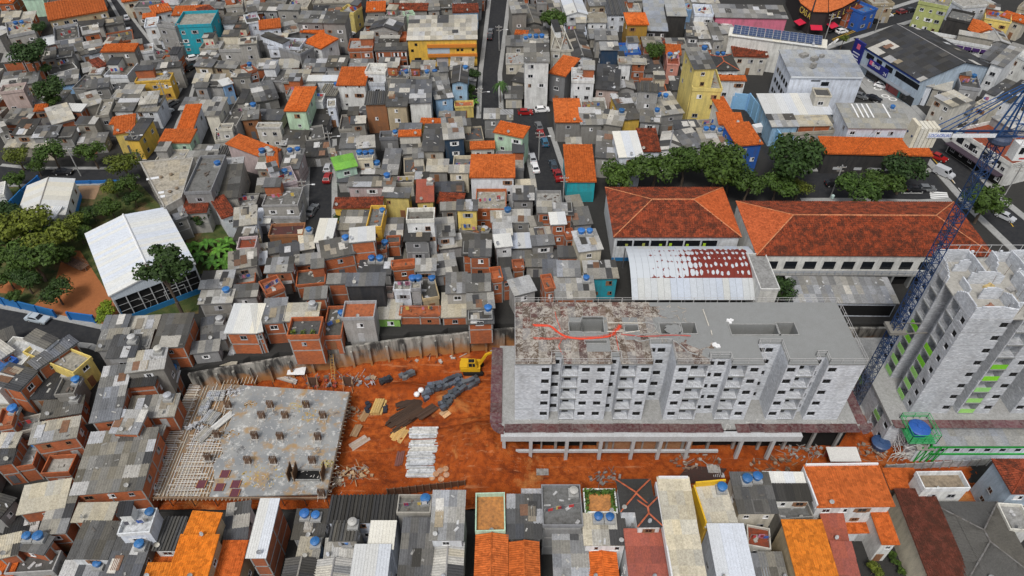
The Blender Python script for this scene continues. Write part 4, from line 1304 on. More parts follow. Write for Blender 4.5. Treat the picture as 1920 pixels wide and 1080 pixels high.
    for s, cx, a0 in ((-1, -1.3, pi), (1, 56.2, 1.5*pi)):
        for k in range(4):
            t0, t1 = a0+k*pi/8, a0+(k+1)*pi/8-.02; c = V((cx, 66.9, 0)); ri, ro = .4, 2.2; cb = B()
            e = lambda t, r, z: c+V((cos(t)*r, sin(t)*r, z)); cb.quad(e(t0, ri, DECK+.05), e(t0, ro, DECK+.38), e(t1, ro, DECK+.38), e(t1, ri, DECK+.05)); cb.quad(e(t0, ri, DECK+.01), e(t1, ri, DECK+.01), e(t1, ro, DECK+.34), e(t0, ro, DECK+.34)); cb.quad(e(t0, ro, DECK+.34), e(t1, ro, DECK+.34), e(t1, ro, DECK+.38), e(t0, ro, DECK+.38)); cb.build('catch_board', 'board', t, jit((.10, .035, .04), .2))
    # cement dribbles and scraps on the deck
    cb = B()
    for _ in range(160):
        x, y = rnd.uniform(-1, 56), rnd.uniform(65.9, 67.6); cb.cbox((x, y, DECK+.002), rnd.uniform(.1, .9), rnd.uniform(.05, .35), rnd.uniform(.02, .1), rnd.uniform(0, 3))
    stuff(cb.build('cement_scrap', 'slab', t, (.45, .44, .42)))
    # storey under the deck
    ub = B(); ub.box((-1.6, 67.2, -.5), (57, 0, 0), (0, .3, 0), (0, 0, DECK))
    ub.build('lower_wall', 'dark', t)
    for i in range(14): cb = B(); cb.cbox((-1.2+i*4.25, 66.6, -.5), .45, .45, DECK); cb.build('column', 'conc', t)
    return t, x0, x1, Y0, z1, holes
MB, mbx0, mbx1, mby, mbz, _h = mid_block()
# orange conduits and the grey hose lie on the roof
def cable(name, label, cat, pts, z, r, col, n=1, spread=.12):
    b = B(); ps = [P(x, y, z) for x, y in pts]; sm = []
    for i in range(len(ps)-1):
        p0, p1, p2, p3 = ps[max(0, i-1)], ps[i], ps[i+1], ps[min(len(ps)-1, i+2)]
        for k in range(5):
            s = k/5; sm.append(.5*((2*p1)+(p2-p0)*s+(2*p0-5*p1+4*p2-p3)*s*s+(3*p1-p0-3*p2+p3)*s**3))
    sm.append(ps[-1])
    for k in range(n):
        o = V((rnd.uniform(-spread, spread), rnd.uniform(-spread, spread), rnd.uniform(0, .06))); b.tube([p+o+V((rnd.uniform(-.03, .03), rnd.uniform(-.05, .05), 0)) for p in sm], r, 0, 5)
    o = b.build(name, 'plastic', None, col); tag(o, label, cat); return o
sb_ = B()
for _ in range(230):
    p = P(rnd.uniform(968, 1290), rnd.uniform(572, 668), mbz)
    if p.y < mby+4.3 or any(mbx0+h[0]-.2 < p.x < mbx0+h[2]+.2 and mby+4.02+h[1]-.2 < p.y < mby+4.02+h[3]+.2 for h in _h): continue
    sb_.cbox(p+UP*.05, rnd.uniform(.1, 1.3), rnd.uniform(.04, .16), rnd.uniform(.03, .1), rnd.uniform(0, 3))
stuff(sb_.build('scrap', 'slab', MB, (.42, .38, .33)))
for k in range(16):                               # short reinforcement stubs and guard posts over the boards
    p = P(rnd.uniform(975, 1280), rnd.uniform(575, 640), mbz)
    if any(mbx0+h[0]-.3 < p.x < mbx0+h[2]+.3 and mby+4.02+h[1]-.3 < p.y < mby+4.02+h[3]+.3 for h in _h): continue
    q_ = B(); q_.bar(p, p+UP*1.3, .04); q_.bar(p, p+V((.6, .2, .05)), .04); q_.build('prop', 'steel', MB, (.4, .38, .35))
zz = mbz+.12; RED = (.72, .06, .015)
cable('conduit_bundle', 'thick bundle of bright orange red conduits lying across the formwork roof', 'conduit', [(1000, 610), (1030, 611), (1048, 624), (1068, 633), (1100, 634), (1140, 630), (1152, 622), (1163, 610)], zz, .035, RED, 10, .26)
cable('conduit_bundle', 'straight red conduit strands left end of the formwork roof', 'conduit', [(1000, 634), (1030, 635), (1062, 634)], zz, .04, RED, 2)
cable('conduit', 'single red conduit curving down to the front edge of the roof', 'conduit', [(1054, 637), (1049, 650), (1056, 664)], zz, .04, RED)
cable('conduit', 'single red conduit running down beside the long shaft to the front edge', 'conduit', [(1156, 627), (1159, 645), (1162, 658)], zz, .04, RED)
cable('conduit_bundle', 'thin dull red conduits running to the fresh concrete', 'conduit', [(1165, 627), (1210, 631), (1260, 629), (1295, 630)], zz, .04, (.45, .08, .06), 3)
cable('conduit', 'short red conduit rising behind the left shafts', 'conduit', [(1041, 584), (1045, 600), (1052, 618)], zz, .04, RED)
cable('hose', 'grey concrete pump hose looping over the middle of the roof', 'hose', [(1205, 604), (1225, 607), (1232, 614), (1222, 624), (1200, 628), (1189, 634), (1200, 640), (1222, 636), (1258, 637), (1278, 648), (1292, 660), (1310, 666)], zz, .09, (.3, .3, .29))
for (a, c), l in (((( 1140, 605), (1206, 606)), 'pale plank crossing behind the red conduit knot'), (((1138, 622), (1166, 621)), 'pale plank under the red conduit knot'), (((1168, 625), (1200, 620)), 'pale plank lying aslant by the small shaft'), (((1318, 580), (1329, 611)), 'long white pole lying on the fresh concrete'), (((1333, 619), (1335, 628)), 'short white pole lying on the fresh concrete')):
    b = B(); b.bar(P(*a, zz), P(*c, zz), .09); tag(b.build('plank', 'wood', None, (.6, .57, .5)), l, 'plank')
for x, y, l in ((1370, 604, 'white crumpled bags at the corner of the long roof shaft'), (1343, 650, 'small white sheet on the fresh concrete near the front edge')):
    b = B(); c = P(x, y, mbz)
    for k in range(5): b.cbox(c+V((rnd.uniform(-.4, .4), rnd.uniform(-.5, .5), .01)), .6, .4, rnd.uniform(.1, .3), rnd.uniform(0, 3))
    tag(b.build('cement_bags', 'plain', None, (.75, .75, .75)), l, 'bags')
# the concrete portal in front of the block
def portal():
    t = thing('concrete_portal_frame', 'long pale concrete portal frame with two beams standing in front of the grey block', 'concrete frame', (18, 64.6, 0))
    y = 64.4; x0, x1 = -1.8, P(1508, 835, 6).x
    b = B(); b.box((x0, y, 5.3), (x1-x0, 0, 0), (0, 1.05, 0), (0, 0, 1.3)); b.build('top_beam', 'portal', t)
    b = B(); b.box((x0+.01, y+.1, 1.9), (P(1345, 845, 2).x-x0, 0, 0), (0, .4, 0), (0, 0, .5)); b.build('lower_beam', 'portal', t)
    for px in (941, 990, 1056, 1118, 1177, 1227, 1279, 1374, 1432):
        x = P(px+4, 860, 0).x; b = B(); b.box((x-.25, y+.03, -.6), (.55, 0, 0), (0, .6, 0), (0, 0, 5.95)); b.build('column', 'portal', t)
    for px in (1015, 1090, 1150, 1205, 1250):
        x = P(px, 845, 1).x; b = B(); b.box((x-.12, y+1.8, -.6), (.25, 0, 0), (0, .25, 0), (0, 0, 6.2)); b.build('back_post', 'conc', t)
    b = B(); b.box((x0+16, y+2.2, -.4), (16, 0, 0), (0, .2, 0), (0, 0, 4.6)); b.build('back_wall', MT['clayw'], t)
MT['clayw'] = worn('clay_stained_wall', (.42, .24, .13), dirt=.5, dcol=(.2, .06, .02)); portal()
# the tall block at the right
def tower():
    t = thing('apartment_tower', 'tall unfinished grey block tower with bright green balcony panels and open top', 'apartment tower', (72, 75, 0))
    cx, cy = 65.4, 69.1; nf = 8; fh = 2.78; z0 = DECK; zt = z0+nf*fh
    X = lambda px: P(px, 775.5, DECK).x
    front = [(cx, X(1774.4), 0, [('w', X(1768), 1.35)]), (X(1774.4), X(1793), 1.5, [('w', X(1789), 1.0)]), (X(1793), X(1853), 0, [('b', X(1810), 2.5), ('w', X(1845), 1.3)]), (X(1853), X(1894), 4, [('w', X(1862), .8), ('w', X(1885), 1)]), (X(1894), X(1894)+9, 0, [('w', X(1905), 1.3), ('b', X(1894)+4.5, 2.4), ('w', X(1894)+7.5, 1.3)])]
    wb, H = facade(t, V((0, cy, DECK)), X1, -Y1, front, z0, nf, fh, 'towerblock', None, (0, 1, 2, 3, 4))
    yb = 81.8
    # run along -y so that the outward normal is -x
    left = [(-yb, -76.6, 0, [('b', -77.9, 2.2), ('w', -80.4, 1.0)]), (-76.6, -74.0, 2.0, [('w', -75.1, .95)]), (-74.0, -cy, 0, [('b', -72.7, 2.2), ('w', -70.1, .95)])]
    w2, _ = facade(t, V((cx, 0, DECK)), -Y1, -X1, left, z0, nf, fh, 'towerblock', None, (0, 1, 2, 3, 4))
    xe = front[-1][1]; wb.quad((xe, cy, z0), (xe, yb, z0), (xe, yb, zt), (xe, cy, zt)); wb.quad((xe, yb, z0), (cx, yb, z0), (cx, yb, zt), (xe, yb, zt))
    wb.build('wall', 'towerblock', t); w2.build('wall', 'towerblock', t)
    rb = B(); rb.prism([V(p) for p in ((cx+.01, cy+.01, zt-.2), (xe, cy+.01, zt-.2), (xe, yb, zt-.2), (cx+.01, yb, zt-.2))], .22); rb.build('top_floor', MT['topslab'], t)
    jb = B()
    for a, b, d, it in front:
        for f in range(1, nf): jb.box((a+.02, cy+d-.012, z0+f*fh-.03), (b-a-.04, 0, 0), (0, .01, 0), (0, 0, .05))
    for a, b, d, it in left:
        for f in range(1, nf): jb.box((cx+d-.012, -b+.02, z0+f*fh-.03), (0, b-a-.04, 0), (.01, 0, 0), (0, 0, .05))
    stuff(jb.build('floor_joint', 'conc', t))
    def ruin(p, q, h0, h1, th=.2):
        """a half laid block wall with a stepped top"""
        p, q = V(p), V(q); d = q-p; n = max(2, int(d.length/.4)); w = d/n; b = B(); nr = V((-d.y, d.x, 0)).normalized()*th
        for i in range(n):
            f = (i+.5)/n; h = max(h0, h1)-(.0 if .15 < f < .85 else rnd.choice((0, 0, .2, .4)))-(abs(h1-h0)*max(0, (f if h1 < h0 else 1-f)-.6)*2.2); b.box(p+w*i, w*1.001, nr, UP*max(.2, h))
        b.build('partition', 'block', t)
    z = zt+.025
    for a, b, d, it in front: ruin((a+.05, cy+d+.02, z), (b-.05, cy+d+.02, z), 2.4 if a == cx else 1.4, 1.8)
    ruin((cx+.22, cy+.3, z), (cx+.22, 73.8, z), 2.4, 1.0); ruin((cx+.22, 76.7, z), (cx+.22, yb-.3, z), 1.2, 2.4); ruin((cx+2.2, 74, z), (cx+2.2, 76.6, z), 1.2, 1.4)
    ruin((cx+.3, yb-.25, z), (cx+5.8, yb-.25, z), 2.4, 2.4); ruin((cx+9, yb-.25, z), (xe-.3, yb-.25, z), 2.2, 2.4)
    for (x, y), (u, w), a, b in (((4.9, 12.5), (4.9, 7.6), 2.4, 2.4), ((3.0, 7.4), (8.2, 7.4), 2.4, 1.8), ((8.3, 12.4), (8.3, 9.4), 2.4, .8), ((11.5, 12.3), (11.5, 8.2), 2.2, 2.4), ((10, 8.0), (10, 4.2), 2.4, 2.4), ((10.2, 8.1), (15, 8.1), 2.4, 2.3), ((3.2, 4.1), (6.2, 4.1), 2.3, 1.6), ((6.4, 4.2), (6.4, .4), 1.2, 2.2), ((9.2, 5.0), (9.2, .5), 2.4, 2.2), ((13, 7.8), (13, 4.8), 2.2, 1.2), ((12, 3.5), (17, 3.5), 1.8, 2.3), ((2.2, 10.2), (4.4, 10.2), 1.4, 2.3), ((14.6, 12.2), (14.6, 9), 2.3, 2)):
        ruin((cx+x, cy+y, z), (cx+u, cy+w, z), a, b)
    b = B()
    for k in range(3):
        for q in range(4): b.cbox((cx+11.5+q*.42, cy+2.2+k*.5, z), .36, .42, .5+.2*((k+q) % 2))
    b.build('brick_stack', 'brick', t, (.42, .2, .1))
    for (x, y, sx, sy, c) in ((6.0, 6.6, 1.6, .8, (.6, .45, .2)), (9, 6, 1.1, .9, (.4, .39, .38)), (4, 2.4, 1.2, .6, (.3, .15, .1)), (12, 6.6, 1, .7, (.45, .45, .45))):
        b = B(); b.cbox((cx+x, cy+y, z), sx, sy, .35, .4); b.cbox((cx+x+.4, cy+y+.4, z), sx*.6, sy*.5, .25, 1.2); stuff(b.build('rubble', 'slab', t, c))
    for p, q in (((cx+.1, yb, z), (xe, yb, z)), ((cx-.1, yb, z), (cx-.1, 77, z)), ((xe, cy, z), (xe, yb, z))):
        b = B(); rail(b, p, q, 3.2, 1.6, .04); b.build('edge_rail', 'steel', t, (.55, .55, .54))
    b = B()
    for k in range(26): p = V((cx+rnd.uniform(.5, xe-cx-.5), cy+rnd.uniform(.3, 12), z)); b.bar(p, p+V((rnd.uniform(-.2, .2), rnd.uniform(-.2, .2), rnd.uniform(2.2, 3.2))), .03)
    stuff(b.build('rebar', 'steel', t, (.2, .15, .12)))
    # podium
    db = B(); db.prism([V(p) for p in ((cx-3.6, cy-2.2, DECK-.5), (xe+12, cy-2.2, DECK-.5), (xe+12, 86, DECK-.5), (cx-3.6, 86, DECK-.5))], .5); db.build('deck', 'conc', t)
    CBD = bpy.data.meshes['catch_board']
    for i in range(15): put('catch_board', CBD, t, jit((.12, .05, .055), .3), frame((cx-3.4+i*2.3, cy-3.05, DECK+.15), X1*2.26, V((0, 1.6, -.12)), UP*.04))
    lw = [(-86, -cy+2, 0, [('b', -71.0, 2.1), ('w', -68.2, 1.2), ('b', -78.5, 2.1)])]
    pb, _ = facade(t, V((cx-3.4, 0, 0)), -Y1, -X1, lw, 0, 2, 2.9, green=(1,)); pb.quad((cx-3.4, cy-2, -.5), (xe+10, cy-2, -.5), (xe+10, cy-2, 6), (cx-3.4, cy-2, 6)); pb.build('podium_wall', 'block', t)
MT['topslab'] = worn('dusty_slab', (.40, .385, .35), dirt=.5, dcol=(.2, .19, .17), s1=.5, s2=2)
tower()
# ---------------------------------------------------------------- the tower crane
def crane():
    t = thing('tower_crane', 'blue lattice tower crane with white cabin rising between the two grey blocks', 'crane', (61.0, 75.9, 0))
    c = V((61.0, 75.9, 0)); hw = .66; h = 2.45; BL = (.014, .042, .115)
    s = B(); cor = [V((x*hw, y*hw, 0)) for x, y in ((-1, -1), (1, -1), (1, 1), (-1, 1))]
    for p in cor: s.bar(p, p+UP*h, .075)
    for i in range(4):
        a, b = cor[i], cor[(i+1) % 4]; s.bar(a, b, .06); m = (a+b)/2+UP*h/2
        s.bar(a, b+UP*h/2, .055); s.bar(b+UP*h/2, a+UP*h, .055); s.bar(a+UP*h/2, b+UP*h/2, .045)
    for q in range(9): s.bar((-.3, .2, q*h/9), (.3, .2, q*h/9), .02)
    s.bar((-.3, .2, 0), (-.3, .2, h), .03); s.bar((.3, .2, 0), (.3, .2, h), .03)
    me = s.me('mast_section', 'steel'); n = 22
    for i in range(n): put('mast_section', me, t, jit(BL if i > 4 else (.06, .08, .13), .15), M.Translation(c+UP*(i*h-.3)))
    zt = n*h-.3
    b = B(); b.cbox(c+UP*(-.6), 5, 5, .9); b.build('base', 'conc', t)
    b = B(); b.cbox(c+UP*19.4, 2.6, 2.6, .5); 
    for x, y in ((-1, -1), (1, 1), (-1, 1), (1, -1)): b.bar(c+V((x*1.2, y*1.2, 19.7)), c+V((x*2.4+2.2, y*1.0, 19.7)), .12)
    b.build('tie_collar', 'steel', t, (.2, .19, .17))
    b = B(); b.lathe(c+UP*zt, [(1.1, 0), (1.35, .3), (1.35, .8), (1.1, 1.1)], 14); b.build('slewing_ring', 'steel', t, (.05, .07, .12))
    z = zt+1.1
    b = B()
    for y in (-.6, .6): b.bar(c+V((-11.6, y, z+.15)), c+V((1.5, y, z+.15)), .15)
    for k in range(7): b.bar(c+V((-11.4+k*1.8, -.6, z+.15)), c+V((-9.6+k*1.8, .6, z+.15)), .06)
    rail(b, c+V((-8.8, -1.0, z+.2)), c+V((1, -1.0, z+.2)), 1.0, 1.6, .03); b.build('counter_jib', 'steel', t, BL)
    b = B(); b.box(c+V((-6.9, -1.06, z+.2)), (5.4, 0, 0), (0, .05, 0), (0, 0, .55)); b.build('side_board', 'plain', t, (.7, .72, .74))
    b = B()
    ap = c+V((.3, 0, z+7.4))
    for x, y in ((-.9, -.6), (-.9, .6), (1.0, -.6), (1.0, .6)): b.bar(c+V((x, y, z)), ap+V((x*.12, y*.4, 0)), .12)
    for q in (.3, .55, .8):
        ps = [c+V((x, y, z))*(1) if False else (c+V((x, y, z))).lerp(ap+V((x*.12, y*.4, 0)), q) for x, y in ((-.9, -.6), (.98, -.6), (.98, .6), (-.9, .6))]
        for i in range(4): b.bar(ps[i], ps[(i+1) % 4], .05)
    b.build('apex_frame', 'steel', t, (.014, .065, .19))
    b = B()
    for y in (-.5, .5): b.bar(ap+V((0, y*.3, -.1)), c+V((-9.0, y, z+.4)), .06); b.bar(ap+V((0, y*.3, -.5)), c+V((-6.5, y, z+.4)), .06)
    b.bar(ap, c+V((26, 0, z+2.1)), .07); b.build('tie_bar', 'steel', t, (.016, .08, .24))
    for k in range(6):
        b = B(); b.box(c+V((-11.5+k*.5, -.95, z-1.3)), (.42, 0, 0), (0, 1.9, 0), (0, 0, 2.7+(.4 if k == 0 else 0))); b.build('counterweight', 'plain', t, jit((.62, .58, .48), .05))
    b = B(); b.box(c+V((-9.9, -1.05, z+.15)), (2.9, 0, 0), (0, .06, 0), (0, 0, .75)); bn = b.build('banner', 'plain', t, (.75, .76, .78))
    text(bn, 'LOCAGRUAS', .62, c+V((-9.8, -1.08, z+.3)), X1*.75, UP, (.08, .16, .5))
    b = B()                                        # jib to the right, triangular lattice
    for k in range(12):
        x0, x1 = 1+k*2.2, 3.2+k*2.2
        for y in (-.7, .7): b.bar(c+V((x0, y, z+.1)), c+V((x1, y, z+.1)), .09); b.bar(c+V((x0, y, z+.1)), c+V(((x0+x1)/2, 0, z+1.5)), .05); b.bar(c+V(((x0+x1)/2, 0, z+1.5)), c+V((x1, y, z+.1)), .05)
        b.bar(c+V((x0, 0, z+1.5)), c+V((x1, 0, z+1.5)), .09); b.bar(c+V((x0, -.7, z+.1)), c+V((x1, .7, z+.1)), .04)
    b.build('jib', 'steel', t, (.014, .06, .18))
    b = B(); b.cbox(c+V((3.0, -.6, z+.7)), 1.6, 1.1, 1.4); b.build('winch_box', 'plain', t, (.7, .71, .72))
    o = c+V((1.5, -1.9, z-2.6)); b = B()
    pr = [(0, 0), (1.9, 0), (2.4, .9), (2.15, 2.2), (0, 2.2)]
    b.poly([o+X1*x+UP*y for x, y in pr]); b.poly([o+X1*x+UP*y+Y1*1.5 for x, y in reversed(pr)])
    for i in range(5): p, q = pr[i], pr[(i+1) % 5]; b.quad(o+X1*p[0]+UP*p[1], o+X1*p[0]+UP*p[1]+Y1*1.5, o+X1*q[0]+UP*q[1]+Y1*1.5, o+X1*q[0]+UP*q[1])
    cb = b.build('cabin', 'plain', t, (.72, .73, .72))
    b = B()
    for x0, x1, z0, z1 in ((.3, .9, 1.0, 1.9), (1.5, 2.05, .35, 1.9)): b.box(o+X1*x0+UP*z0-Y1*.03, X1*(x1-x0), Y1*.02, UP*(z1-z0))
    b.build('cabin_window', 'glass', cb)
    b = B(); rail(b, o+V((0, 0, 2.2)), o+V((2.1, 0, 2.2)), .7, .7, .03); rail(b, o+V((0, 1.4, 2.2)), o+V((2.1, 1.4, 2.2)), .7, .7, .03); b.build('roof_rail', 'steel', cb, (.5, .5, .5))
    b = B(); b.cbox(o+V((1.1, -.03, .25)), .8, .02, .22); b.build('marking', 'plain', cb, (.5, .05, .05))
crane()
# ---------------------------------------------------------------- school, gym and shops
def onwall(h, x, z, w, ht, dep=.08, m='plain', col=(.5, .5, .5), name='panel', side=0):
    """a box standing proud of the front wall (side 0), the +u end (1) or the -u end (-1)"""
    b = B(); zb = h.g+z
    if side == 0: o, u, n = h.a+h.v*.12, h.u, -h.v
    elif side > 0: o, u, n = h.a+h.u*(h.w-.12), h.v, h.u
    else: o, u, n = h.a+h.u*.12, h.v, -h.u
    o = V((o.x, o.y, zb))+u*x; b.box(o+n*.003, u*w, n*dep, UP*ht); return b.build(name, m, h.root, col)
HK[0] = .36
h = house(1152, 444, 1388, 444, 353, 2.3, 'hr', 'w', 'W,D', None, 'broad red hipped school roof', 'broad weathered red hipped roof over white walls, behind the rusty arched canopy', 'school_building')
h.root['category'] = 'building'
for i in range(7):
    w = (h.w-1.2)/7; x = .7+i*w
    if i < 6:
        onwall(h, x, 3.9, w-.35, 1.5, .02, 'glass', None, 'window'); onwall(h, x+(.3 if i > 2 else w*.5), 3.6+.2*(i % 2), w*.16, .9, .06, 'plain', (.42, .62, .03) if i > 1 else (.4, .42, .1), 'curtain')
    onwall(h, x-.2, .2, .15, 6.0, .1, 'plain', (.5, .53, .56), 'pilaster')
onwall(h, 0, .0, h.w-.3, .9, .05, 'plain', (.03, .18, .4), 'skirting')
h2 = house(1420, 478, 1862, 480, 379, 2.7, 'hr', 'w', 'W,D', None, 'long red tiled school roof', 'very long weathered red tiled roof with galleried white front, left of the tower', 'school_building'); h2.root['category'] = 'building'
HK[0] = .26
for q in (h, h2):
    rf = [o for o in q.root.children if o.name.startswith('roof')]
    for o in rf:
        for ch in o.children: ch.color = rgba(jit((.29, .058, .022), .05))
tl = [o for o in h.root.children if o.name.startswith('roof')][3].children[0]; tl.data.materials[0] = MT['tile']; tl.color = (.42, .09, .025, 1)
tl = [o for o in h2.root.children if o.name.startswith('roof')][2].children[0]; tl.data.materials[0] = MT['tile']; tl.color = (.42, .095, .03, 1)
for q in (h, h2):
    for o in q.root.children:
        if o.name.startswith('ridge_cap'): o.color = (.50, .20, .09, 1)
n = 11; w = (h2.w-4)/n
onwall(h2, 2, 3.1, h2.w-2.4, .35, 1.2, 'conc', None, 'gallery_floor'); onwall(h2, 2, 0, h2.w-2.3, 3.0, .02, 'dark', None, 'undercroft_shade_panel')  # ground floor is a near-black sheet, the shade between columns painted on
for i in range(n):
    onwall(h2, 2+i*w+.2, 3.9, w*.62, 1.9, .03, 'glass', None, 'window'); onwall(h2, 2+i*w+w*.75, -.3, .35, 3.3, 1.15, 'paleconc', None, 'column')
b = B(); o = h2.a+h2.u*2-h2.v*1.05; rail(b, V((o.x, o.y, h2.g+3.45)), V((o.x, o.y, h2.g+3.45))+h2.u*(h2.w-2.6), .9, 1.5, .04); b.build('railing', 'steel', h2.root, (.2, .25, .32))
house(1425, 545, 1462, 545, 478, 2.6, 'sl', 'w', 'W,N,D', None, None, 'white windowless stair block between the canopy and the long school roof', 'stair_tower')
house(1490, 566, 1684, 568, 520, 1.3, '/l', 'w', 'W,D', None, None, 'long low grey shed roof in front of the galleried school front', 'shed')
onwall(ALL[-1], 0, .3, ALL[-1].w-.3, 2.6, .03, 'dark', None, 'opening')  # near-black sheet on the wall, painted as the shaded open front
# arched canopy with flaking paint
def rust_mat():
    m = mat('flaking_roof_paint', (.5, .52, .55), .6); oi = N(m, 'ShaderNodeObjectInfo'); v = N(m, 'ShaderNodeTexVoronoi', Scale=.9); v.inputs['Randomness'].default_value = .28
    L(m, pos(m, 1.15, .62, .62), v.inputs['Vector']); n = noi(m, 3.2, 5); a = N(m, 'ShaderNodeMath', operation='MULTIPLY_ADD'); L(m, n, a.inputs[0]); a.inputs[1].default_value = .4; L(m, v.outputs[0], a.inputs[2])
    ls = N(m, 'ShaderNodeMath', operation='GREATER_THAN'); L(m, a.outputs[0], ls.inputs[0]); L(m, oi.outputs['Alpha'], ls.inputs[1])
    c = mixc(m, ls.outputs[0], (.47, .50, .53), (.16, .022, .014)); c = mixc(m, ramp(m, noi(m, .4, 5), .5, .8), c, (.40, .43, .46)) if False else c; out(m, c); return m
MT['rust'] = rust_mat()
def canopy():
    a, b_ = P(1185, 562, PL+4.0), P(1433, 564, PL+4.0); bk = P(1163, 466, PL+5.2); D = bk.y-a.y; W = b_.x-a.x
    t = thing('arched_canopy', 'arched white metal canopy with a big rusty red flaking patch', 'canopy', (a.x+W/2, a.y+D/2, PL)); prof = lambda s: V((0, s*D, 1.2*s+2.4*sin(pi*min(1, s*.92+.0))))
    nx, ns = 20, 15
    for i in range(nx):
        for j, (s0, s1) in enumerate(((0, .28), (.28, .88), (.88, 1))):
            p = B(); k = 5
            for q in range(k):
                u, w = s0+(s1-s0)*q/k, s0+(s1-s0)*(q+1)/k; o = a+X1*(W*i/nx)
                p.quad(o+prof(u), o+prof(u)+X1*(W/nx-.03), o+prof(w)+X1*(W/nx-.03), o+prof(w)); 
            o = p.build('roof_sheet', 'rust' if j == 1 else 'metal', t, jit((.47, .50, .53), .03))
            if j == 1: f = i/nx; o.color = (.5, .5, .5, 1.5 if f < .12 or f > .93 else (.86-.3*(f-.12) if f < .38 else (.78-1.7*(f-.38) if f < .55 else .49)))
    for x in range(6):
        for s in (0, 1): b = B(); p = a+X1*(.2+(W-.4)*x/5)+prof(s); b.bar(V((p.x, p.y, PL-.2)), p, .14); b.build('post', 'steel', t, (.1, .1, .11))
    for x in range(6):
        b = B(); o = a+X1*(.15+(W-.3)*x/5)-UP*.15; b.tube([o+prof(q/8) for q in range(9)], .09); b.build('arch', 'steel', t, (.12, .12, .13))
canopy()
# the sports hall
fp = B(); fp.box((0, 0, .02), (1, 0, 0), (0, 1, 0), (0, 0, .04)); fp.box((.985, 0, .06), (.015, 0, 0), (0, 1, 0), (0, 0, .03)); FLATP = fp.me('roof_sheet', 'metal')
def gym():
    zt = PL+7.2; a, b_ = P(206, 552, zt), P(363, 494, zt); u = (b_-a); w = u.length; u /= w; v = V((-u.y, u.x, 0)); d = 21.5
    lo, hi = 5, 60
    for _ in range(40):
        m = (lo+hi)/2
        if Q(a+v*m)[1] > 438: lo = m
        else: hi = m
    d = lo; t = thing('sports_hall', 'large white metal roofed sports hall with blue base and dark netting', 'sports hall', (a+u*w/2+v*d/2).xy.to_3d()+UP*PL)
    rise = 1.3; r0 = a+u*w/2+UP*rise
    for o, uu, e in ((a, v, (u*(w/2)+UP*rise)), (b_+v*d, -v, (-u*(w/2)+UP*rise))):
        ln = e.length; e = e/ln; rf = B(); rf.box(o-e*.3-uu*.3-UP*.25, uu*(d+.6), e*(ln+.3), UP*.15); r = rf.build('roof', 'metal', t, (.6, .6, .6)); n = 24; ww = (d+.6)/n
        nn = uu.cross(e).normalized(); nn = nn if nn.z > 0 else -nn
        for i in range(n): put('roof_sheet', FLATP, r, jit((.62, .64, .655), .02), frame(o-e*.35-uu*.3+uu*(ww*i)-UP*.05, uu*ww*.998, e*(ln+.36), nn))
    b = B(); b.bar(r0+UP*.08-v*.3, r0+v*(d+.3)+UP*.08, .2, 0, 6); b.build('ridge_cap', 'metal', t, (.7, .7, .7))
    b = B(); q = a-v*.1; H = 1.5
    pts = [q-UP*H, q+u*w-UP*H, q+u*w, q+u*w/2+UP*rise, q]; b.prism([p for p in pts], .12, up=v); b.build('gable', MT['metal'], t, (.52, .57, .62))
    b = B()
    for i in range(34): b.box(q-v*.04+u*(w*(i+.2)/34)-UP*H, u*.12, v*.04, UP*(H-.05))
    stuff(b.build('gable_rib', 'metal', t, (.5, .55, .6)))
    base = V((a.x, a.y, PL)); b = B()
    for o, e, ln in ((base, u, w), (base+v*d, u, w), (base, v, d), (base+u*w, v, d)):
        nr = V((e.y, -e.x, 0)); b.box(o-UP*.3, e*ln, nr*.15, UP*1.5)
    b.build('base_wall', 'plain', t, (.02, .16, .36))
    b = B(); cx = [base+u*.3+v*.3, base+u*(w-.3)+v*.3, base+u*(w-.3)+v*(d-.3), base+u*.3+v*(d-.3)]
    for i in range(4): b.quad(cx[i], cx[(i+1) % 4], cx[(i+1) % 4]+UP*5.6, cx[i]+UP*5.6)
    b.build('netting', 'dark', t)
    b = B()
    for i in range(8):
        for s in (0, 1): o = base+u*(w*i/7)+v*(d*s); b.bar(o, o+UP*6, .1)
    for i in range(9):
        for s in (0, 1): o = base+v*(d*i/8)+u*(w*s); b.bar(o, o+UP*7, .12)
    for z in (2.4, 3.9): b.bar(base+UP*z+v*.2, base+u*w+UP*z+v*.2, .04)
    c = base+u*(w*.25)+UP*2+v*.25
    for k in range(14): t0, t1 = pi*k/14-pi/2, pi*(k+1)/14-pi/2; b.bar(c+u*cos(t0)*1.6+UP*sin(t0)*1.6, c+u*cos(t1)*1.6+UP*sin(t1)*1.6, .03)
    for p, r in (((.55, .5), (.55, 3.2)), ((.55, 3.2), (.8, 3.2)), ((.8, 3.2), (.8, .5))): b.bar(base+u*w*p[0]+UP*p[1]+v*.2, base+u*w*r[0]+UP*r[1]+v*.2, .07)
    b.build('frame', 'steel', t, (.45, .46, .46)); LAND.append(('white sports hall', V((t.location.x, t.location.y, 0)), None))
gym()
h = house(28, 417, 121, 402, 349, 1.6, 'gw', 'w', 'W,D', None, 'white and blue school annex', 'white gabled school annex with blue painted base, behind the sports hall', 'school_annex'); h.root['category'] = 'building'
for s in (0, 1):
    onwall(h, 0, 0, (h.w if s == 0 else h.d)-.25, 1.1, .04, 'plain', (.03, .2, .5), 'skirting', s)
for x in (.2, .5, .8): onwall(h, h.d*x, 2.2, 1.0, 1.1, .03, 'glass', None, 'window', 1)
onwall(h, 2, 2.2, 1, 1.1, .03, 'glass', None, 'window')
house(54, 411, 100, 411, 388, 1.75, '/w', 'w', 'W,D', None, None, 'small white porch block stepped onto the front of the school annex', 'porch')
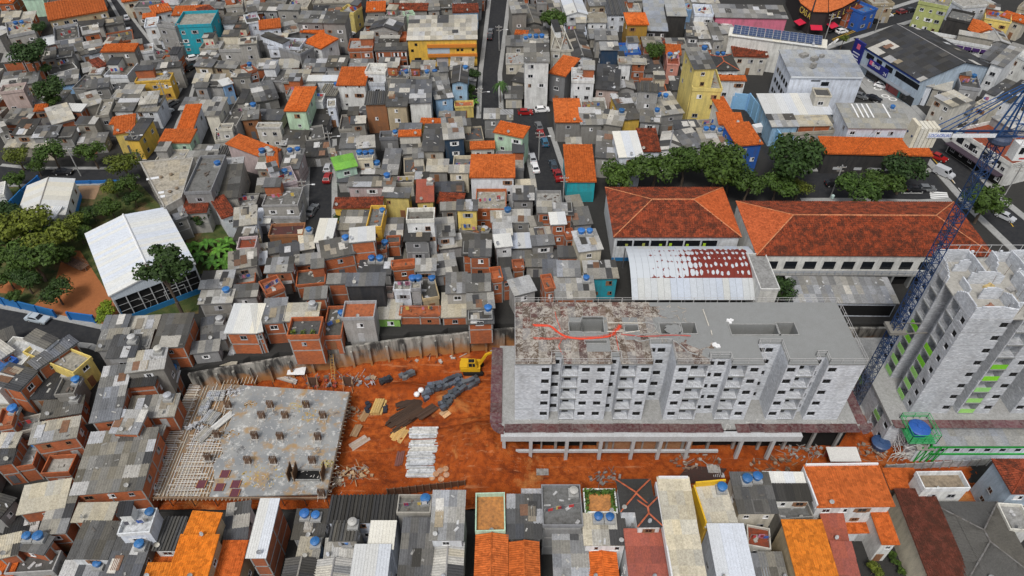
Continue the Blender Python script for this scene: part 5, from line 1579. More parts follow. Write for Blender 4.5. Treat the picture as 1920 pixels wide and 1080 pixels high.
# the beige hall whose plan narrows towards the front
def beige_hall():
    g = PL; zt = g+7.4; ps = [P(x, y, zt) for x, y in ((1110/3.6, 280+400/3.6), (1228/3.6, 280+335/3.6), (1310/3.6, 280+60/3.6), (945/3.6, 280+90/3.6))]; c = sum(ps, V())/4
    t = thing('flat_roofed_hall', 'big beige flat roofed hall with long side wall of small windows, behind the sports hall', 'hall', (c.x, c.y, g)); LAND.append(('big beige hall', V((c.x, c.y, 0)), None))
    b = B(); b.prism([V((p.x, p.y, g-.8)) for p in ps], zt-g+.8); b.build('wall', 'wall', t, (.42, .40, .36))
    a, b_, cc, d = ps; n, k = 4, 6
    for i in range(n):
        for j in range(k):
            e = lambda x, y: (a.lerp(b_, x)).lerp(d.lerp(cc, x), y)+UP*.01
            q = [e(i/n, j/k), e((i+.99)/n, j/k), e((i+.99)/n, (j+.995)/k), e(i/n, (j+.995)/k)]; r = B(); r.prism(q, .06); r.build('roof_panel', 'slab', t, jit((.40, .36, .29), .05))
    r = B(); w = .3
    for p, q in ((a, b_), (b_, cc), (cc, d), (d, a)):
        u = (q-p).normalized(); nn = V((-u.y, u.x, 0)); bb = B(); bb.box(p+UP*.002, q-p, nn*.25, UP*.35); bb.build('parapet', 'wall', t, (.40, .38, .34))
    u = (a-d); L_ = u.length; u = u/L_; nn = V((u.y, -u.x, 0))
    if nn.x > 0: nn = -nn
    for i in range(9):
        for z in (1.4, 4.6): bb = B(); o = d+u*(1+i*(L_-2)/9); bb.box(V((o.x, o.y, g+z))+nn*.002, u*1.1, nn*.04, UP*1.0); bb.build('window', 'glass', t)
    for x, y in ((.45, .25), (.7, .28), (.3, .6), (.55, .63)): bb = B(); q = (a.lerp(b_, x)).lerp(d.lerp(cc, x), y); bb.lathe(q+UP*.07, [(.3, 0), (.3, .3), (.45, .35), (.1, .6)], 10); bb.build('roof_vent', 'steel', t, (.2, .15, .1))
    for x, y, sx, sy in ((.1, .62, 2.6, .8), (.15, .3, 1.2, .8), (.12, .22, 1.3, .9)): bb = B(); q = (a.lerp(b_, x)).lerp(d.lerp(cc, x), y); bb.cbox(q+UP*.075, sx, sy, .03, .3); bb.build('roof_light', 'plain', t, (.7, .71, .72))
beige_hall()
# blue boundary walls of the school
def wall_run(name, label, pts, h, col, th=.25, z=PL, m='plain'):
    ps = [P(x, y, z) for x, y in pts]; t = thing(name, label, 'wall', ps[0])
    for p, q in zip(ps, ps[1:]):
        d = (q-p).normalized(); n = V((-d.y, d.x, 0))*th; b = B(); b.box(V((p.x, p.y, z-.3)), q-p, n, UP*(h+.3)); b.build('wall_panel', m, t, jit(col, .05))
        k = max(1, int((q-p).length/3)); 
        for i in range(k+1): o = p+(q-p)*(i/k); b = B(); b.cbox(V((o.x, o.y, z-.3)), .36, .36, h+.45, math.atan2(d.y, d.x)); b.build('post', m, t, jit(col, .05))
BW = (.015, .13, .36)
wall_run('boundary_wall', 'blue boundary wall left of the white and blue school annex', [(12, 408), (48, 370), (78, 345)], 2.2, BW)
wall_run('boundary_wall', 'long blue boundary wall along the lower street in front of the schoolyard', [(-20, 566), (40, 580), (106, 596)], 2.0, BW)
wall_run('boundary_wall', 'short blue wall panel by the yard gate below the lime green tree', [(134, 600), (180, 606)], 2.0, BW)
wall_run('boundary_wall', 'low blue wall along the street behind the school annex', [(78, 345), (140, 346), (230, 344)], .9, BW)
def low(x, y, z): p = P(x, y, z); return Q((p.x, p.y, PL))
LB = (.24, .46, .70)
wall_run('boundary_wall', 'tall light blue wall at the back of the yard with the white van', [low(1354, 173, PL+4.6), low(1405, 177, PL+4.6)], 4.6, LB)
wall_run('boundary_wall', 'tall light blue side wall between the van yard and the white roofed warehouse', [low(1407, 176, PL+5), low(1440, 219, PL+5), low(1472, 262, PL+5)], 5.0, LB)
# roof with solar panels
MT['solar'] = mat('solar_cells', (.03, .05, .11), .2, 0, False, .5)
sh = next(q for q in ALL if q.land == 'white hall with solar panels')
for i in range(11):
    b = B(); o = sh.a+sh.u*(.8+i*(sh.w-2)/11)+sh.v*(sh.d*.15)+UP*(.35+.09*sh.d*.15); e = (sh.v*4.4+UP*.75); b.box(o, sh.u*((sh.w-2)/11-.12), e, UP*.06); b.build('solar_panel', 'solar', sh.root)
    g = B()
    for q in range(5): g.box(o+e*(q/4)+UP*.065-e*.004, sh.u*((sh.w-2)/11-.12), e*.012, UP*.012)
    for q in (.0, .5, .98): g.box(o+sh.u*(((sh.w-2)/11-.14)*q)+UP*.066, sh.u*.04, e, UP*.012)
    stuff(g.build('panel_grid', 'plain', sh.root, (.4, .42, .45)))
# office block windows
ob_ = next(q for q in ALL if q.land == 'white office block')
for k in range(3):
    for i in range(5): onwall(ob_, 1.0+i*(ob_.d-2)/5, 1.2+k*2.9, (ob_.d-2)/5-.7, 1.3, .03, 'glass', None, 'window', -1)
onwall(ob_, ob_.w*.45, 8.2, 2, 1.1, .03, 'glass', None, 'window'); onwall(ob_, ob_.w*.3, 9.4, 2.4, .35, .03, 'glass', None, 'vent')
onwall(ob_, 0, ob_.zt-ob_.g-.5, ob_.w-.2, .5, .35, 'plain', (.6, .63, .66), 'cornice')
onwall(ob_, 1, 2.6, 3.2, .12, 1.6, 'tile', (.5, .13, .04), 'awning', -1)
b = B()
for x, y, s in ((.3, .75, 2.2), (.42, .6, 1.8), (.35, .3, 1.4), (.55, .72, 1.2)):
    p = ob_.a+ob_.u*ob_.w*x+ob_.v*ob_.d*y; b = B(); b.cbox(V((p.x, p.y, ob_.zt+.6)), s, s*.7, 1.1, .5); b.build('roof_unit', 'slab', ob_.root, (.3, .29, .27))
# flat hall: bright roof strips
fh_ = next(q for q in ALL if q.land == 'flat hall with white roof stripes')
for x in (.22, .3, .38, .46, .72): 
    b = B(); o = fh_.a+fh_.u*fh_.w*x+fh_.v*(fh_.d*.4)+UP*(.09*fh_.d*.4+.16); e = fh_.v*(fh_.d*.58)+UP*(min(1.3, .09*fh_.d)*.58); b.box(o, fh_.u*.35, e, UP*.03); b.build('roof_light', 'plain', fh_.root, (.75, .75, .74))
# yellow workshop bands
yw = next(q for q in ALL if q.land == 'big yellow workshop')
OB = (.55, .19, .03)
onwall(yw, yw.w*.28, 5.9, yw.w*.71, .9, .5, 'plain', OB, 'band'); onwall(yw, yw.w*.28, 3.0, yw.w*.72, .9, .5, 'plain', OB, 'band')
onwall(yw, yw.w*.28, 4.0, yw.w*.32, 1.8, .1, 'plain', (.42, .5, .56), 'shutter'); onwall(yw, yw.w*.4, .1, yw.w*.17, 2.7, .05, 'plain', (.45, .42, .42), 'gate')
for x, z in ((.1, 6.4), (.7, 4.6), (.76, 4.6), (.92, 4.6), (.3, 1.5), (.36, 1.5), (.5, 2.2), (.7, 2.2), (.04, 4.6)): onwall(yw, yw.w*x, z, .8, .8, .03, 'glass', None, 'window')
for x in (.08, .13): onwall(yw, yw.w*x, 1.4, 1.0, 1.4, .03, 'glass', None, 'window')
orow = next(q for q in ALL if q.land == 'orange red row house')
for x in (.15, .62, .86): 
    for dx in (-.45, .65): onwall(orow, orow.w*x+dx, 3.6, .4, 1.1, .06, 'plain', (.75, .75, .75), 'shutter')
    onwall(orow, orow.w*x, 3.6, .62, 1.1, .03, 'glass', None, 'window')
for x in (.3, .85, .1): onwall(orow, orow.w*x, .9, 1, .9, .03, 'glass', None, 'window')
pk = next(q for q in ALL if q.land == 'long black walled building')
for x in (.12, .32, .45, .62, .78): onwall(pk, pk.w*x, 1.2, 1.8 if x < .4 else 3.2, .7, .04, 'plain', (.45, .46, .47), 'window')
gm = next(q for q in ALL if q.land == 'turquoise mural house')
onwall(gm, .3, .3, gm.w-.9, 2.6, .03, MT['mural'] if 'mural' in MT else 'plain', (.03, .30, .33), 'mural')
# blue and grey store with its signs
st = next(q for q in ALL if q.land == 'blue and grey store'); NV = (.012, .018, .16)
Hs = st.zt-st.g
onwall(st, 0, Hs-.7, st.w-.2, .6, .12, 'plain', (.015, .05, .25), 'fascia'); onwall(st, -.4, .2, 4.2, Hs+.6, .5, 'plain', NV, 'sign_tower')
def ftext(h, s, x, z, size, col, par=None, dep=.2):
    o = h.a+h.v*.12-h.v*dep+h.u*x; return text(h.root, s, size, V((o.x, o.y, h.g+z)), h.u, UP, col)
onwall(st, st.w*.27, 3.2, st.w*.3, 2.2, .35, 'plain', NV, 'sign'); ftext(st, 'Brasil', st.w*.33, 4.1, 1.5, (.8, .78, .8), None, .42); ftext(st, '24', st.w*.52, 3.5, 1.3, (.8, .8, .85), None, .42)
onwall(st, st.w*.29, 4.1, 1.1, 1.1, .4, 'plain', (.6, .1, .2), 'logo'); onwall(st, 1.1, 6.0, 1.3, 1.4, .55, 'plain', (.65, .12, .2), 'logo')
for k in range(4): onwall(st, .3, 4.6-k*.8, 2.8-.3*(k % 2), .3, .53, 'plain', (.6, .62, .7), 'sign_line')
for x, w in ((.2, 3), (.36, 2.2), (.5, 3), (.66, 4), (.8, 5.4)): onwall(st, st.w*x, Hs-2.6, w, 1.5, .03, 'glass', None, 'window')
for x, w, c in ((.28, 6, None), (.46, 5, None), (.6, 5, (.3, .08, .08)), (.72, 4, (.05, .25, .26)), (.82, 5, None)): onwall(st, st.w*x, .2, w, 2.4, .03, 'glass' if c is None else 'plain', c, 'shop_front')
onwall(st, st.w*.2, 2.8, st.w*.75, .25, 1.4, 'plain', (.2, .22, .25), 'canopy')
t = thing('totem_sign', 'narrow navy totem sign standing on the car park before the store', 'sign', P(1622, 138, PL)); b = B(); c = P(1622, 138, PL); b.cbox(c-UP*.1, 1.3, .3, 7.2, -.6); p = b.build('panel', 'plain', t, NV)
text(t, '+', 1.5, c+V((-.4, -.35, 5.6)), V((cos(-.6), sin(-.6), 0)), UP, (.75, .15, .25))
# long white shop: purple brow panels
lw = next(q for q in ALL if q.land == 'long white shop with purple brow')
for i in range(9): onwall(lw, lw.w*i/9+.1, lw.zt-lw.g-1.3, lw.w/9-.3, .9, .35, 'plain', (.06, .025, .12), 'brow_panel')
for x, w in ((.05, 3), (.5, 4), (.72, 4)): onwall(lw, lw.w*x, .6, w, 2.2, .03, 'glass', None, 'window')
av = next(q for q in ALL if q.land == 'white avenue shops')
for x in (.08, .3, .52, .74): onwall(av, av.w*x, 3.8, 1.8, 1.6, .03, 'glass', None, 'window')
onwall(av, .3, 2.9, av.w-1, .25, 2.0, 'plain', (.05, .035, .05), 'canopy'); onwall(av, .3, .1, av.w-1, 2.7, .03, 'dark', None, 'shop_front')
# corner shop with a rounded front
def corner_shop():
    zt = PL+7.6; pts = [(1484, -34), (1504, 5), (1524, 20), (1552, 21), (1578, 12), (1606, -4), (1640, -40)]
    ps = [P(x, y, zt) for x, y in pts]; c = P(1548, -58, zt); t = thing('corner_shop', 'corner shop with orange tiled roof, yellow letters and dark rounded front', 'shop', (c.x, c.y, PL))
    top = c+UP*2.2; b = B()
    for p, q in zip(ps, ps[1:]):
        u = q-p; n = V((u.y, -u.x, 0)).normalized(); b.quad(V((p.x, p.y, PL-.2)), V((q.x, q.y, PL-.2)), q, p)
    b.poly([V((p.x, p.y, zt-.1)) for p in ps]); b.build('wall', 'plain', t, (.035, .028, .028))
    for p, q in zip(ps, ps[1:]):
        e = (q-p).normalized(); n = V((e.y, -e.x, 0)); r = B(); r.poly([p+n*.5, q+n*.5, top]); r.poly([q+n*.5-UP*.2, p+n*.5-UP*.2, top-UP*.2]); r.quad(p+n*.5-UP*.2, q+n*.5-UP*.2, q+n*.5, p+n*.5); r.build('roof', 'tile', t, (.50, .13, .035))
    for s, (i, j) in zip(('CASA', 'BELLA'), ((1, 2), (3, 5))):
        p, q = ps[i], ps[j]; e = (q-p).normalized(); n = V((e.y, -e.x, 0)); L_ = (q-p).length; k = len(s); n0 = .45 if s == 'CASA' else 1.5
        for m, ch in enumerate(s):
            o = p+e*(L_*(m+.15)/k)+n*n0-UP*2.6; bb = B(); bb.box(o-e*.2-UP*.2, e*(L_/k-.2), n*-.1, UP*2.4); bb.build('sign_panel', 'plain', t, (.06, .03, .03)); text(t, ch, 2.7, o+n*.03+e*.1, e, UP, (.72, .55, .1))
    for i in range(1, 5):
        p, q = ps[i], ps[i+1]; e = (q-p).normalized(); n = V((e.y, -e.x, 0)); o = (p+q)/2-e*1.8; o.z = PL+3.0; bb = B(); bb.prism([o, o+e*3.6, o+e*3.6+n*2.2-UP*.7, o+n*2.2-UP*.7], .12); bb.build('awning', 'plain', t, (.55, .015, .05))
    LAND.append(('corner shop', V((c.x, c.y, 0)), None))
corner_shop()
# white site office with green trim, its fence and water tower
h = house(1751, 834, 2090, 834, 803, 1.7, '/q', 'w', 'W,D', 0.0, 'green trimmed site office', 'long white two storey site office with bright green trim', 'site_office'); h.root['category'] = 'building'
GR = (.01, .36, .04)
Hh = h.zt-h.g; onwall(h, -.3, Hh-.75, h.w, .75, .25, 'plain', GR, 'fascia'); onwall(h, -.2, 1.95, h.w, .35, .12, 'plain', GR, 'band')
n = int(h.w/1.25)
for i in range(n):
    onwall(h, .3+i*1.25, 2.35, .04, Hh-3.15, .03, 'plain', (.3, .31, .32), 'panel_joint')
    if i % 2 == 1: onwall(h, .3+i*1.25-.05, 2.95, .85, .6, .05, 'glass', None, 'window')
house(1722, 842, 1752, 842, 812, 1.4, '/l', 'w', 'W,D', 0.0, None, 'small grey roofed porch at the left end of the site office', 'porch')
b = B(); 
for dx in (-1.0, 0, 1.0, 2.0):
    q = P(1722, 868, 0)+X1*dx; b.bar(q, q+UP*4.6, .09)
    b.bar(q, q+UP*4.5+X1*1, .07)
b.build('porch_frame', 'steel', ALL[-1].root, GR)
def water_tower():
    c = P(1700, 862, 0)+Y1*1.5; t = thing('water_tower', 'big blue tank in a green cage on a white lattice tower', 'water tower', c); H = 5.6
    b = B(); s = 1.7; cr = [V((x*s, y*s, 0)) for x, y in ((-1, -1), (1, -1), (1, 1), (-1, 1))]
    for i in range(4):
        p, q = c+cr[i], c+cr[(i+1) % 4]; b.bar(p, p+UP*H, .08); m = (p+q)/2; b.bar(m, m+UP*H, .06)
        for z in range(3): b.bar(p+UP*(H*z/3), q+UP*(H*(z+1)/3), .05); b.bar(q+UP*(H*z/3), p+UP*(H*(z+1)/3), .05); b.bar(p+UP*(H*(z+1)/3), q+UP*(H*(z+1)/3), .05)
    b.build('lattice', 'steel', t, (.68, .68, .66))
    b = B(); b.cbox(c+UP*H, 4.4, 4.4, .12); b.build('platform', 'plain', t, (.06, .3, .12))
    b = B(); cr = [V((x*2.2, y*2.2, 0)) for x, y in ((-1, -1), (1, -1), (1, 1), (-1, 1))]
    for i in range(4):
        p, q = c+cr[i]+UP*(H+.1), c+cr[(i+1) % 4]+UP*(H+.1); rail(b, p, q, 1.3, 1.1, .05); rail(b, p+UP*.9, q+UP*.9, 1.3, 2.2, .05)
    b.build('cage', 'steel', t, (.02, .38, .10))
    put('tank', TANKME, t, (.015, .09, .36), M.Translation(c+UP*(H+.12)) @ M.Diagonal((2.4, 2.4, 1.6, 1)))
    b = B()
    for k in range(4): q = P(1690-k*9, 866, 0); b.bar(q, q+UP*2.2, .07); b.bar(q+UP*2.2, q+UP*2.2+V((1.5, .4, 0)), .07); b.bar(q+UP*1.1, q+UP*2.2+V((1.2, 0, 0)), .05)
    b.build('stair_frame', 'steel', t, (.6, .6, .57))
water_tower()
tag(put('water_tank', TANKME, None, (.03, .07, .17), M.Translation(P(1647, 838, .2)) @ M.Diagonal((2.2, 2.2, 1.7, 1))), 'dark blue ribbed tank standing on the earth below the tower', 'water tank', 'rooftop water tanks')
def fence_run():
    t = thing('panel_fence', 'grey concrete panel fence in front of the green trimmed site office', 'fence', P(1662, 880, 0)); p, q = P(1655, 884, 0), P(1848, 872, 0); d = q-p; n = 11
    for i in range(n): b = B(); b.box(p+d*(i/n)-UP*.2, d/n*.97, V((0, .12, 0)), UP*2.0); b.build('panel', 'slab', t, jit((.42, .43, .43), .15))
    for i in range(n+1): b = B(); b.cbox(p+d*(i/n)-UP*.2, .2, .3, 2.2); b.build('post', 'conc', t)
fence_run()

# parapets that stand above some of the near roofs
def parapet(land, col, back=True, left=False, h=1.2, m='plain'):
    q = next(o for o in ALL if o.land == land); z = min(1.3, .09*q.d)
    b = B(); b.box(q.a+q.v*(q.d-.05)-UP*.6+UP*z, q.u*q.w, q.v*.25, UP*(h+.6)); b.build('parapet', m, q.root, col)
    if left: b = B(); b.box(q.a-q.u*.3-UP*.8, q.u*.22, q.v*q.d, UP*(h+.8)); b.build('parapet', m, q.root, col)
parapet('yellow walled yard roof', (.70, .42, .02), True, True); parapet('large orange roofed white house', (.68, .69, .70), True, True, .5); parapet('long cream sheet roof', (.66, .66, .66), True, True, .5)
# ---------------------------------------------------------------- the building plot
SL = 3.0
def S(px, py, dz=0): 
    p = P(px, py, 0); z = site_z(p.x, p.y); p = P(px, py, z); return V((p.x, p.y, site_z(p.x, p.y)+dz))
MT['wet'] = None
def wet_mat():
    m = mat('wet_concrete', (.3, .3, .3), .45); n = noi(m, .28, 6); c = mixc(m, ramp(m, n, .4, .65), (.215, .225, .23), (.31, .31, .295))
    c = mixc(m, ramp(m, noi(m, .9, 7, None, .7), .55, .64), c, (.5, .5, .48)); c = mixc(m, ramp(m, noi(m, .5, 5), .52, .66), c, (.33, .22, .11)); c = mixc(m, ramp(m, noi(m, .33, 6, None, .7), .60, .66), c, (.12, .12, .12)); out(m, c); return m
MT['wet'] = wet_mat()
def slab():
    t = thing('cast_floor_slab', 'freshly cast grey floor slab on timber shoring beside the red earth', 'floor slab', P(470, 830, 0))
    pts = [(452, 722), (655, 735), (640, 800), (612, 926), (392, 932), (402, 900), (400, 870), (418, 850), (412, 820), (432, 790), (436, 765), (428, 740)]
    b = B(); b.prism([P(x, y, SL) for x, y in reversed(pts)], .3); b.v = [v-UP*.3 for v in b.v]; b.build('slab', 'wet', t)
    b = B(); q = [P(x, y, SL-.42) for x, y in ((358, 716), (452, 722), (392, 932), (276, 936))]
    b.prism(list(reversed(q)), .05); b.build('formwork_floor', MT['ochre'], t)
    # long joists and short laths of the open formwork on the left
    x0, x1 = P(280, 930, SL).x, P(395, 930, SL).x; y0, y1 = P(300, 932, SL).y, P(400, 716, SL).y
    W = B(); W.box((0, -.5, 0), X1, Y1, UP); BAR = W.me('joist', 'wood'); LATH = W.me('lath', 'wood'); PALE = (.62, .60, .55)
    def bar(me, p, q, w, h, c): d = q-p; d1 = V((d.x, d.y, 0)); n = V((-d1.y, d1.x, 0)).normalized(); put(me.name.split('.')[0], me, t, jit(c, .15), frame(p, d, n*w, UP*h))
    for i in range(24):
        x = x0+.4+(x1-x0+3)*i/24; ya = y0+.3; yb = y1-rnd.uniform(.2, 1); m = ya+(yb-ya)*rnd.uniform(.35, .55)
        bar(BAR, V((x, ya, SL-.32)), V((x+rnd.uniform(-.1, .1), m, SL-.32)), .1, .16, PALE)
        if i % 3 != 1 and i < 17: bar(BAR, V((x+.1, m+.3, SL-.32)), V((x+.1, yb, SL-.32)), .1, .16, PALE)
    for j in range(62):
        y = y0+.4+(y1-y0-.6)*j/62; l = (2.6 if j % 9 else 3.2)
        bar(LATH, V((x0-1.3, y, SL-.16)), V((x0-1.3+l*rnd.uniform(.8, 1), y+rnd.uniform(-.1, .1), SL-.16)), .09, .07, (.74, .72, .67))
        if j < 34:
            a = x0+2.2+rnd.uniform(0, 1.2); bar(LATH, V((a, y, SL-.15)), V((a+rnd.uniform(3.5, 7.5), y+rnd.uniform(-.15, .15), SL-.15)), .08, .06, (.72, .70, .65))
    for x in (x0-1.1, x0+.7): bar(BAR, V((x, y0, SL-.3)), V((x, y1+.4, SL-.3)), .12, .16, (.25, .16, .1))
    for k in range(26):                              # lath bars along the far and near edges
        x = x0+.2+k*.62
        if k < 14: bar(LATH, V((x+2, y1-.3, SL-.12)), V((x+2.05, y1+1.6, SL-.12)), .08, .06, (.6, .56, .48))
        bar(LATH, V((x, y0-.5, SL-.2)), V((x, y0+.7, SL-.2)), .09, .06, (.6, .52, .4))
    xe = P(612, 926, SL).x
    for dz, c in ((-.05, (.3, .2, .13)), (-.4, (.22, .13, .08))): bar(BAR, V((x0-1, y0-.15, SL+dz)), V((xe, y0-.1, SL+dz)), .15, .18, c)
    for dz in (-.02, -.35): bar(BAR, V((xe+.15, y0, SL+dz)), V((P(655, 735, SL).x+.15, P(655, 735, SL).y, SL+dz)), .12, .18, (.16, .12, .09))
    for j in range(26): y = y0+.4+j*.76; bar(LATH, V((xe, y, SL-.02)), V((xe+.75, y, SL-.06)), .08, .08, (.22, .17, .12))
    PR = B(); PR.bar((0, 0, 0), (0, 0, 1), .07, 0, 6); PM = PR.me('prop', 'steel')
    for i in range(9):
        for j in range(11):
            if i in (0, 8) or j in (0, 1, 10): p = V((x0-.8+(xe-x0+.8)*i/8, y0+.1+(y1-y0)*j/10, 0)); put('prop', PM, t, (.12, .07, .05), M.Translation(p+UP*(site_z(p.x, p.y)-.1)) @ M.Diagonal((1, 1, 2.8-site_z(p.x, p.y), 1)))
    for (px, py, r, c) in ((490, 892, 2.6, (.52, .36, .07)), (585, 780, 1.5, (.5, .33, .08)), (470, 758, .9, (.4, .24, .08)), (430, 815, 1.2, (.42, .25, .09)), (612, 870, .9, (.5, .42, .15)), (560, 762, 1.4, (.5, .38, .12))):
        b = B(); cc = P(px, py, SL+.004)
        for k in range(46):
            a = rnd.uniform(0, 2*pi); q = r*math.sqrt(rnd.random()); b.cbox(cc+V((cos(a)*q*1.3, sin(a)*q*.8, 0)), rnd.uniform(.1, .5), rnd.uniform(.05, .2), .02, rnd.uniform(0, 3))
        stuff(b.build('sawdust', 'wood', t, c))
    b = B()
    for k in range(420): p = P(rnd.uniform(420, 640), rnd.uniform(735, 925), SL+.005); b.cbox(p, rnd.uniform(.06, .5), rnd.uniform(.03, .12), .03, rnd.uniform(0, 3))
    stuff(b.build('wood_scrap', 'wood', t, (.55, .53, .5)))
    b = B()
    for k in range(170): p = P(rnd.uniform(360, 415), rnd.uniform(740, 925), SL-.3); b.cbox(p, rnd.uniform(.1, .7), rnd.uniform(.05, .3), .05, rnd.uniform(0, 3))
    stuff(b.build('wood_scrap', 'wood', t, (.42, .25, .12)))
MT['ochre'] = worn('stained_shuttering', (.25, .15, .075), dirt=.8, dcol=(.22, .21, .19), s1=.5, s2=1.6)
slab()
cage = B()
for x in (-.3, -.1, .1, .3):
    for y in (-.16, .16): cage.bar((x, y, 0), (x, y, 1.5), .035)
for k in range(8):
    z = .08+k*.19; c = [V((-.34, -.2, z)), V((.34, -.2, z)), V((.34, .2, z)), V((-.34, .2, z))]
    for i in range(4): cage.bar(c[i], c[(i+1) % 4], .03)
CAGE = cage.me('rebar_cage', 'steel')
bs = B(); bs.cbox((0, 0, 0), 1.0, .7, .12); BASE = bs.me('kicker', 'slab')
CG = [(1030, 320), (1320, 320), (960, 405), (1150, 405), (1455, 405), (905, 570), (1110, 575), (1415, 580), (850, 770), (1055, 770), (1370, 770), (600, 560), (530, 745), (690, 320), (1445, 1035)]
CGL = ['left of the two in the back row', 'right of the two in the back row', 'leftmost in the second row', 'middle of the second row', 'rightmost in the second row', 'leftmost on grey concrete in the third row', 'middle of the third row', 'rightmost in the third row', 'leftmost on grey concrete in the front row', 'middle of the front row', 'rightmost in the front row', 'standing on the ochre boards beside the props', 'standing on the lattice edge near the front', 'standing beside the hollow block stack', 'at the near right corner of the slab']
for i, (x, y) in enumerate(CG):
    p = P(270+x/4.32, 690+y/4.32, SL); r = thing('rebar_cage', 'brown column starter cage, '+CGL[i], 'rebar cage', p, 'column starter cages on the slab')
    put('bars', CAGE, r, jit((.13, .075, .045), .2), M.Translation(p) @ M.Diagonal((1.45, 1.3, 1.15, 1))); put('kicker', BASE, r, (.45, .44, .42), M.Translation(p) @ M.Diagonal((1.4, 1.3, 1, 1)))
    b = B()
    for s in (-1, 1): b.bar(p+V((s*.35, -.2, 1.2)), p+V((s*.55, -1.0, .02)), .03)
    b.build('brace', 'wood', r, (.55, .5, .42))
def pile(name, label, cat, px, py, n, ln, ang, w, h, col, z=None, jitter=.25, layers=2, m='wood', group=None, rows_=None, pitch=1.05):
    """a stack of long pieces: each piece a part"""
    c = P(px, py, z) if z is not None else S(px, py); t = thing(name+'_pile' if not name.endswith('stack') else name, label, cat, c, group); u = V((cos(ang), sin(ang), 0)); v = V((-u.y, u.x, 0)); bx = B(); bx.box((-.5, -.5, 0), X1, Y1, UP); me = bx.me(name, m)
    per = math.ceil(n/layers)
    for i in range(n):
        k, j = divmod(i, per); o = c+v*((j-per/2)*w*pitch*(1+.05*k))+u*rnd.uniform(-jitter, jitter)+UP*(k*h+.02); a = rnd.uniform(-.03, .03)
        uu = u*cos(a)+v*sin(a); put(name, me, t, jit(col, .2), frame(o, uu*ln*rnd.uniform(.88, 1.05), v*w*.95, UP*h*.95))
    return t
WH = (.62, .62, .6)
for k, (py, n, dx) in enumerate(((812, 8, 2), (838, 9, 0), (862, 8, -4), (885, 7, -6))):
    pile('concrete_pile', ['pale concrete poles, topmost bundle of the white stack', 'pale concrete poles, second bundle from top of the white stack', 'pale concrete poles, third bundle from top of the white stack', 'pale concrete poles, lowest bundle of the white stack'][k], 'poles', 794+dx, py, n*2, 4.6, rnd.uniform(-.03, .05), .26, .24, WH, None, .35, 2, 'slab', 'bundles of white concrete poles')
pile('plank', 'yellow planks stacked left of the orange planks', 'planks', 748, 813, 9, 3.0, 1.15, .26, .12, (.58, .36, .13), layers=1); pile('plank', 'orange planks stacked above the white poles', 'planks', 763, 810, 9, 2.8, 1.15, .24, .12, (.55, .24, .07), layers=1)
pile('plank', 'dark reddish boards stacked left of the white poles', 'boards', 748, 860, 8, 2.6, 1.5, .3, .12, (.17, .07, .06), layers=2)
pile('plank', 'loose pale planks left of the yellow log bundle', 'planks', 683, 778, 6, 2.6, 1.2, .22, .1, (.42, .25, .12), layers=1)
pile('plank', 'grey brown boards leaning in a heap low on the left of the earth', 'planks', 667, 807, 8, 2.4, 1.3, .3, .1, (.38, .24, .13), layers=2)
pile('plank', 'crossed grey planks on the red earth right of the slab', 'planks', 674, 828, 5, 3.4, .7, .3, .08, (.42, .34, .28), layers=1)
pile('steel_pipe', 'long brown steel piles lying beside the black wrapped pallets', 'steel piles', 776, 772, 22, 9.5, .70, .27, .2, (.06, .036, .024), None, 1.1, 2, 'steel'); pile('steel_pipe', 'short brown steel piles poking out of the upper pallet row', 'steel piles', 765, 752, 5, 4.5, .5, .3, .2, (.06, .036, .024), None, .6, 1, 'steel')
pile('steel_pipe', 'single file of brown steel piles under the lower pallet row', 'steel piles', 812, 762, 6, 8.5, .72, .27, .2, (.07, .04, .026), None, .8, 1, 'steel')
# yellow logs bundled with black sheet
t = thing('log_bundle', 'yellow timber bundle half wrapped in dark sheeting', 'timber', S(706, 765))
c = S(706, 765)
for i in range(9): b = B(); o = c+V((-1.0+(i % 5)*.42, 0, .25+.36*(i//5))); b.bar(o+V((.3, -1.6, 0)), o+V((.9, 1.5, 0)), .22, 0, 8); b.build('log', 'wood', t, jit((.58, .40, .15), .15))
for s, r in ((-1.5, .5), (1.5, .9)):
    b = B()
    for k in range(6): b.cbox(c+V((s+rnd.uniform(-.3, .3), -.9+k*.35, 0)), .7, .6, rnd.uniform(.2, .6), rnd.uniform(0, 2))
    stuff(b.build('sheeting', 'plain', t, (.025, .028, .04)))
# wrapped pallets of blocks
bk = B(); 
bk.prism([V(p) for p in ((-.5, -.45, .1), (.5, -.45, .1), (.5, .45, .1), (-.5, .45, .1))], .82)
bk.cbox((0, 0, .0), 1.05, .95, .1); bk.box((-.52, -.05, .1), (1.04, 0, 0), (0, .1, 0), (0, 0, .84)); bk.box((-.05, -.47, .1), (.1, 0, 0), (0, .94, 0), (0, 0, .845))
PAL = bk.me('block_pallet', 'plastic')
def pallets(label, pts, n, r, col, group):
    ps = [V((x, y, 0)) for x, y in pts]
    for i in range(n):
        f = (i+.5)/n*(len(ps)-1); k = int(f); q = ps[k].lerp(ps[min(k+1, len(ps)-1)], f-k); c = S(640+q.x/5.4, 650+q.y/5.4)
        for s in range(2):
            o = c+V((rnd.uniform(-.15, .15)+.45*s, rnd.uniform(-.15, .15)-.62*(s-.5)*2*r, rnd.choice((0, 0, .0, .62)) if s else 0)); tag(put('block_pallet', PAL, None, jit(col, .55), M.Translation(o) @ M.Rotation(.55+rnd.uniform(-.35, .35), 4, 'Z') @ M.Diagonal((.82, .78, .78, 1))), label, 'wrapped pallet', group)
DKB = (.095, .11, .135)
pallets('dark plastic wrapped pallet in the upper row beside the steel piles', [(820, 530), (900, 430), (1010, 410), (1120, 350), (1200, 335)], 18, .9, DKB, 'wrapped pallets, upper row')
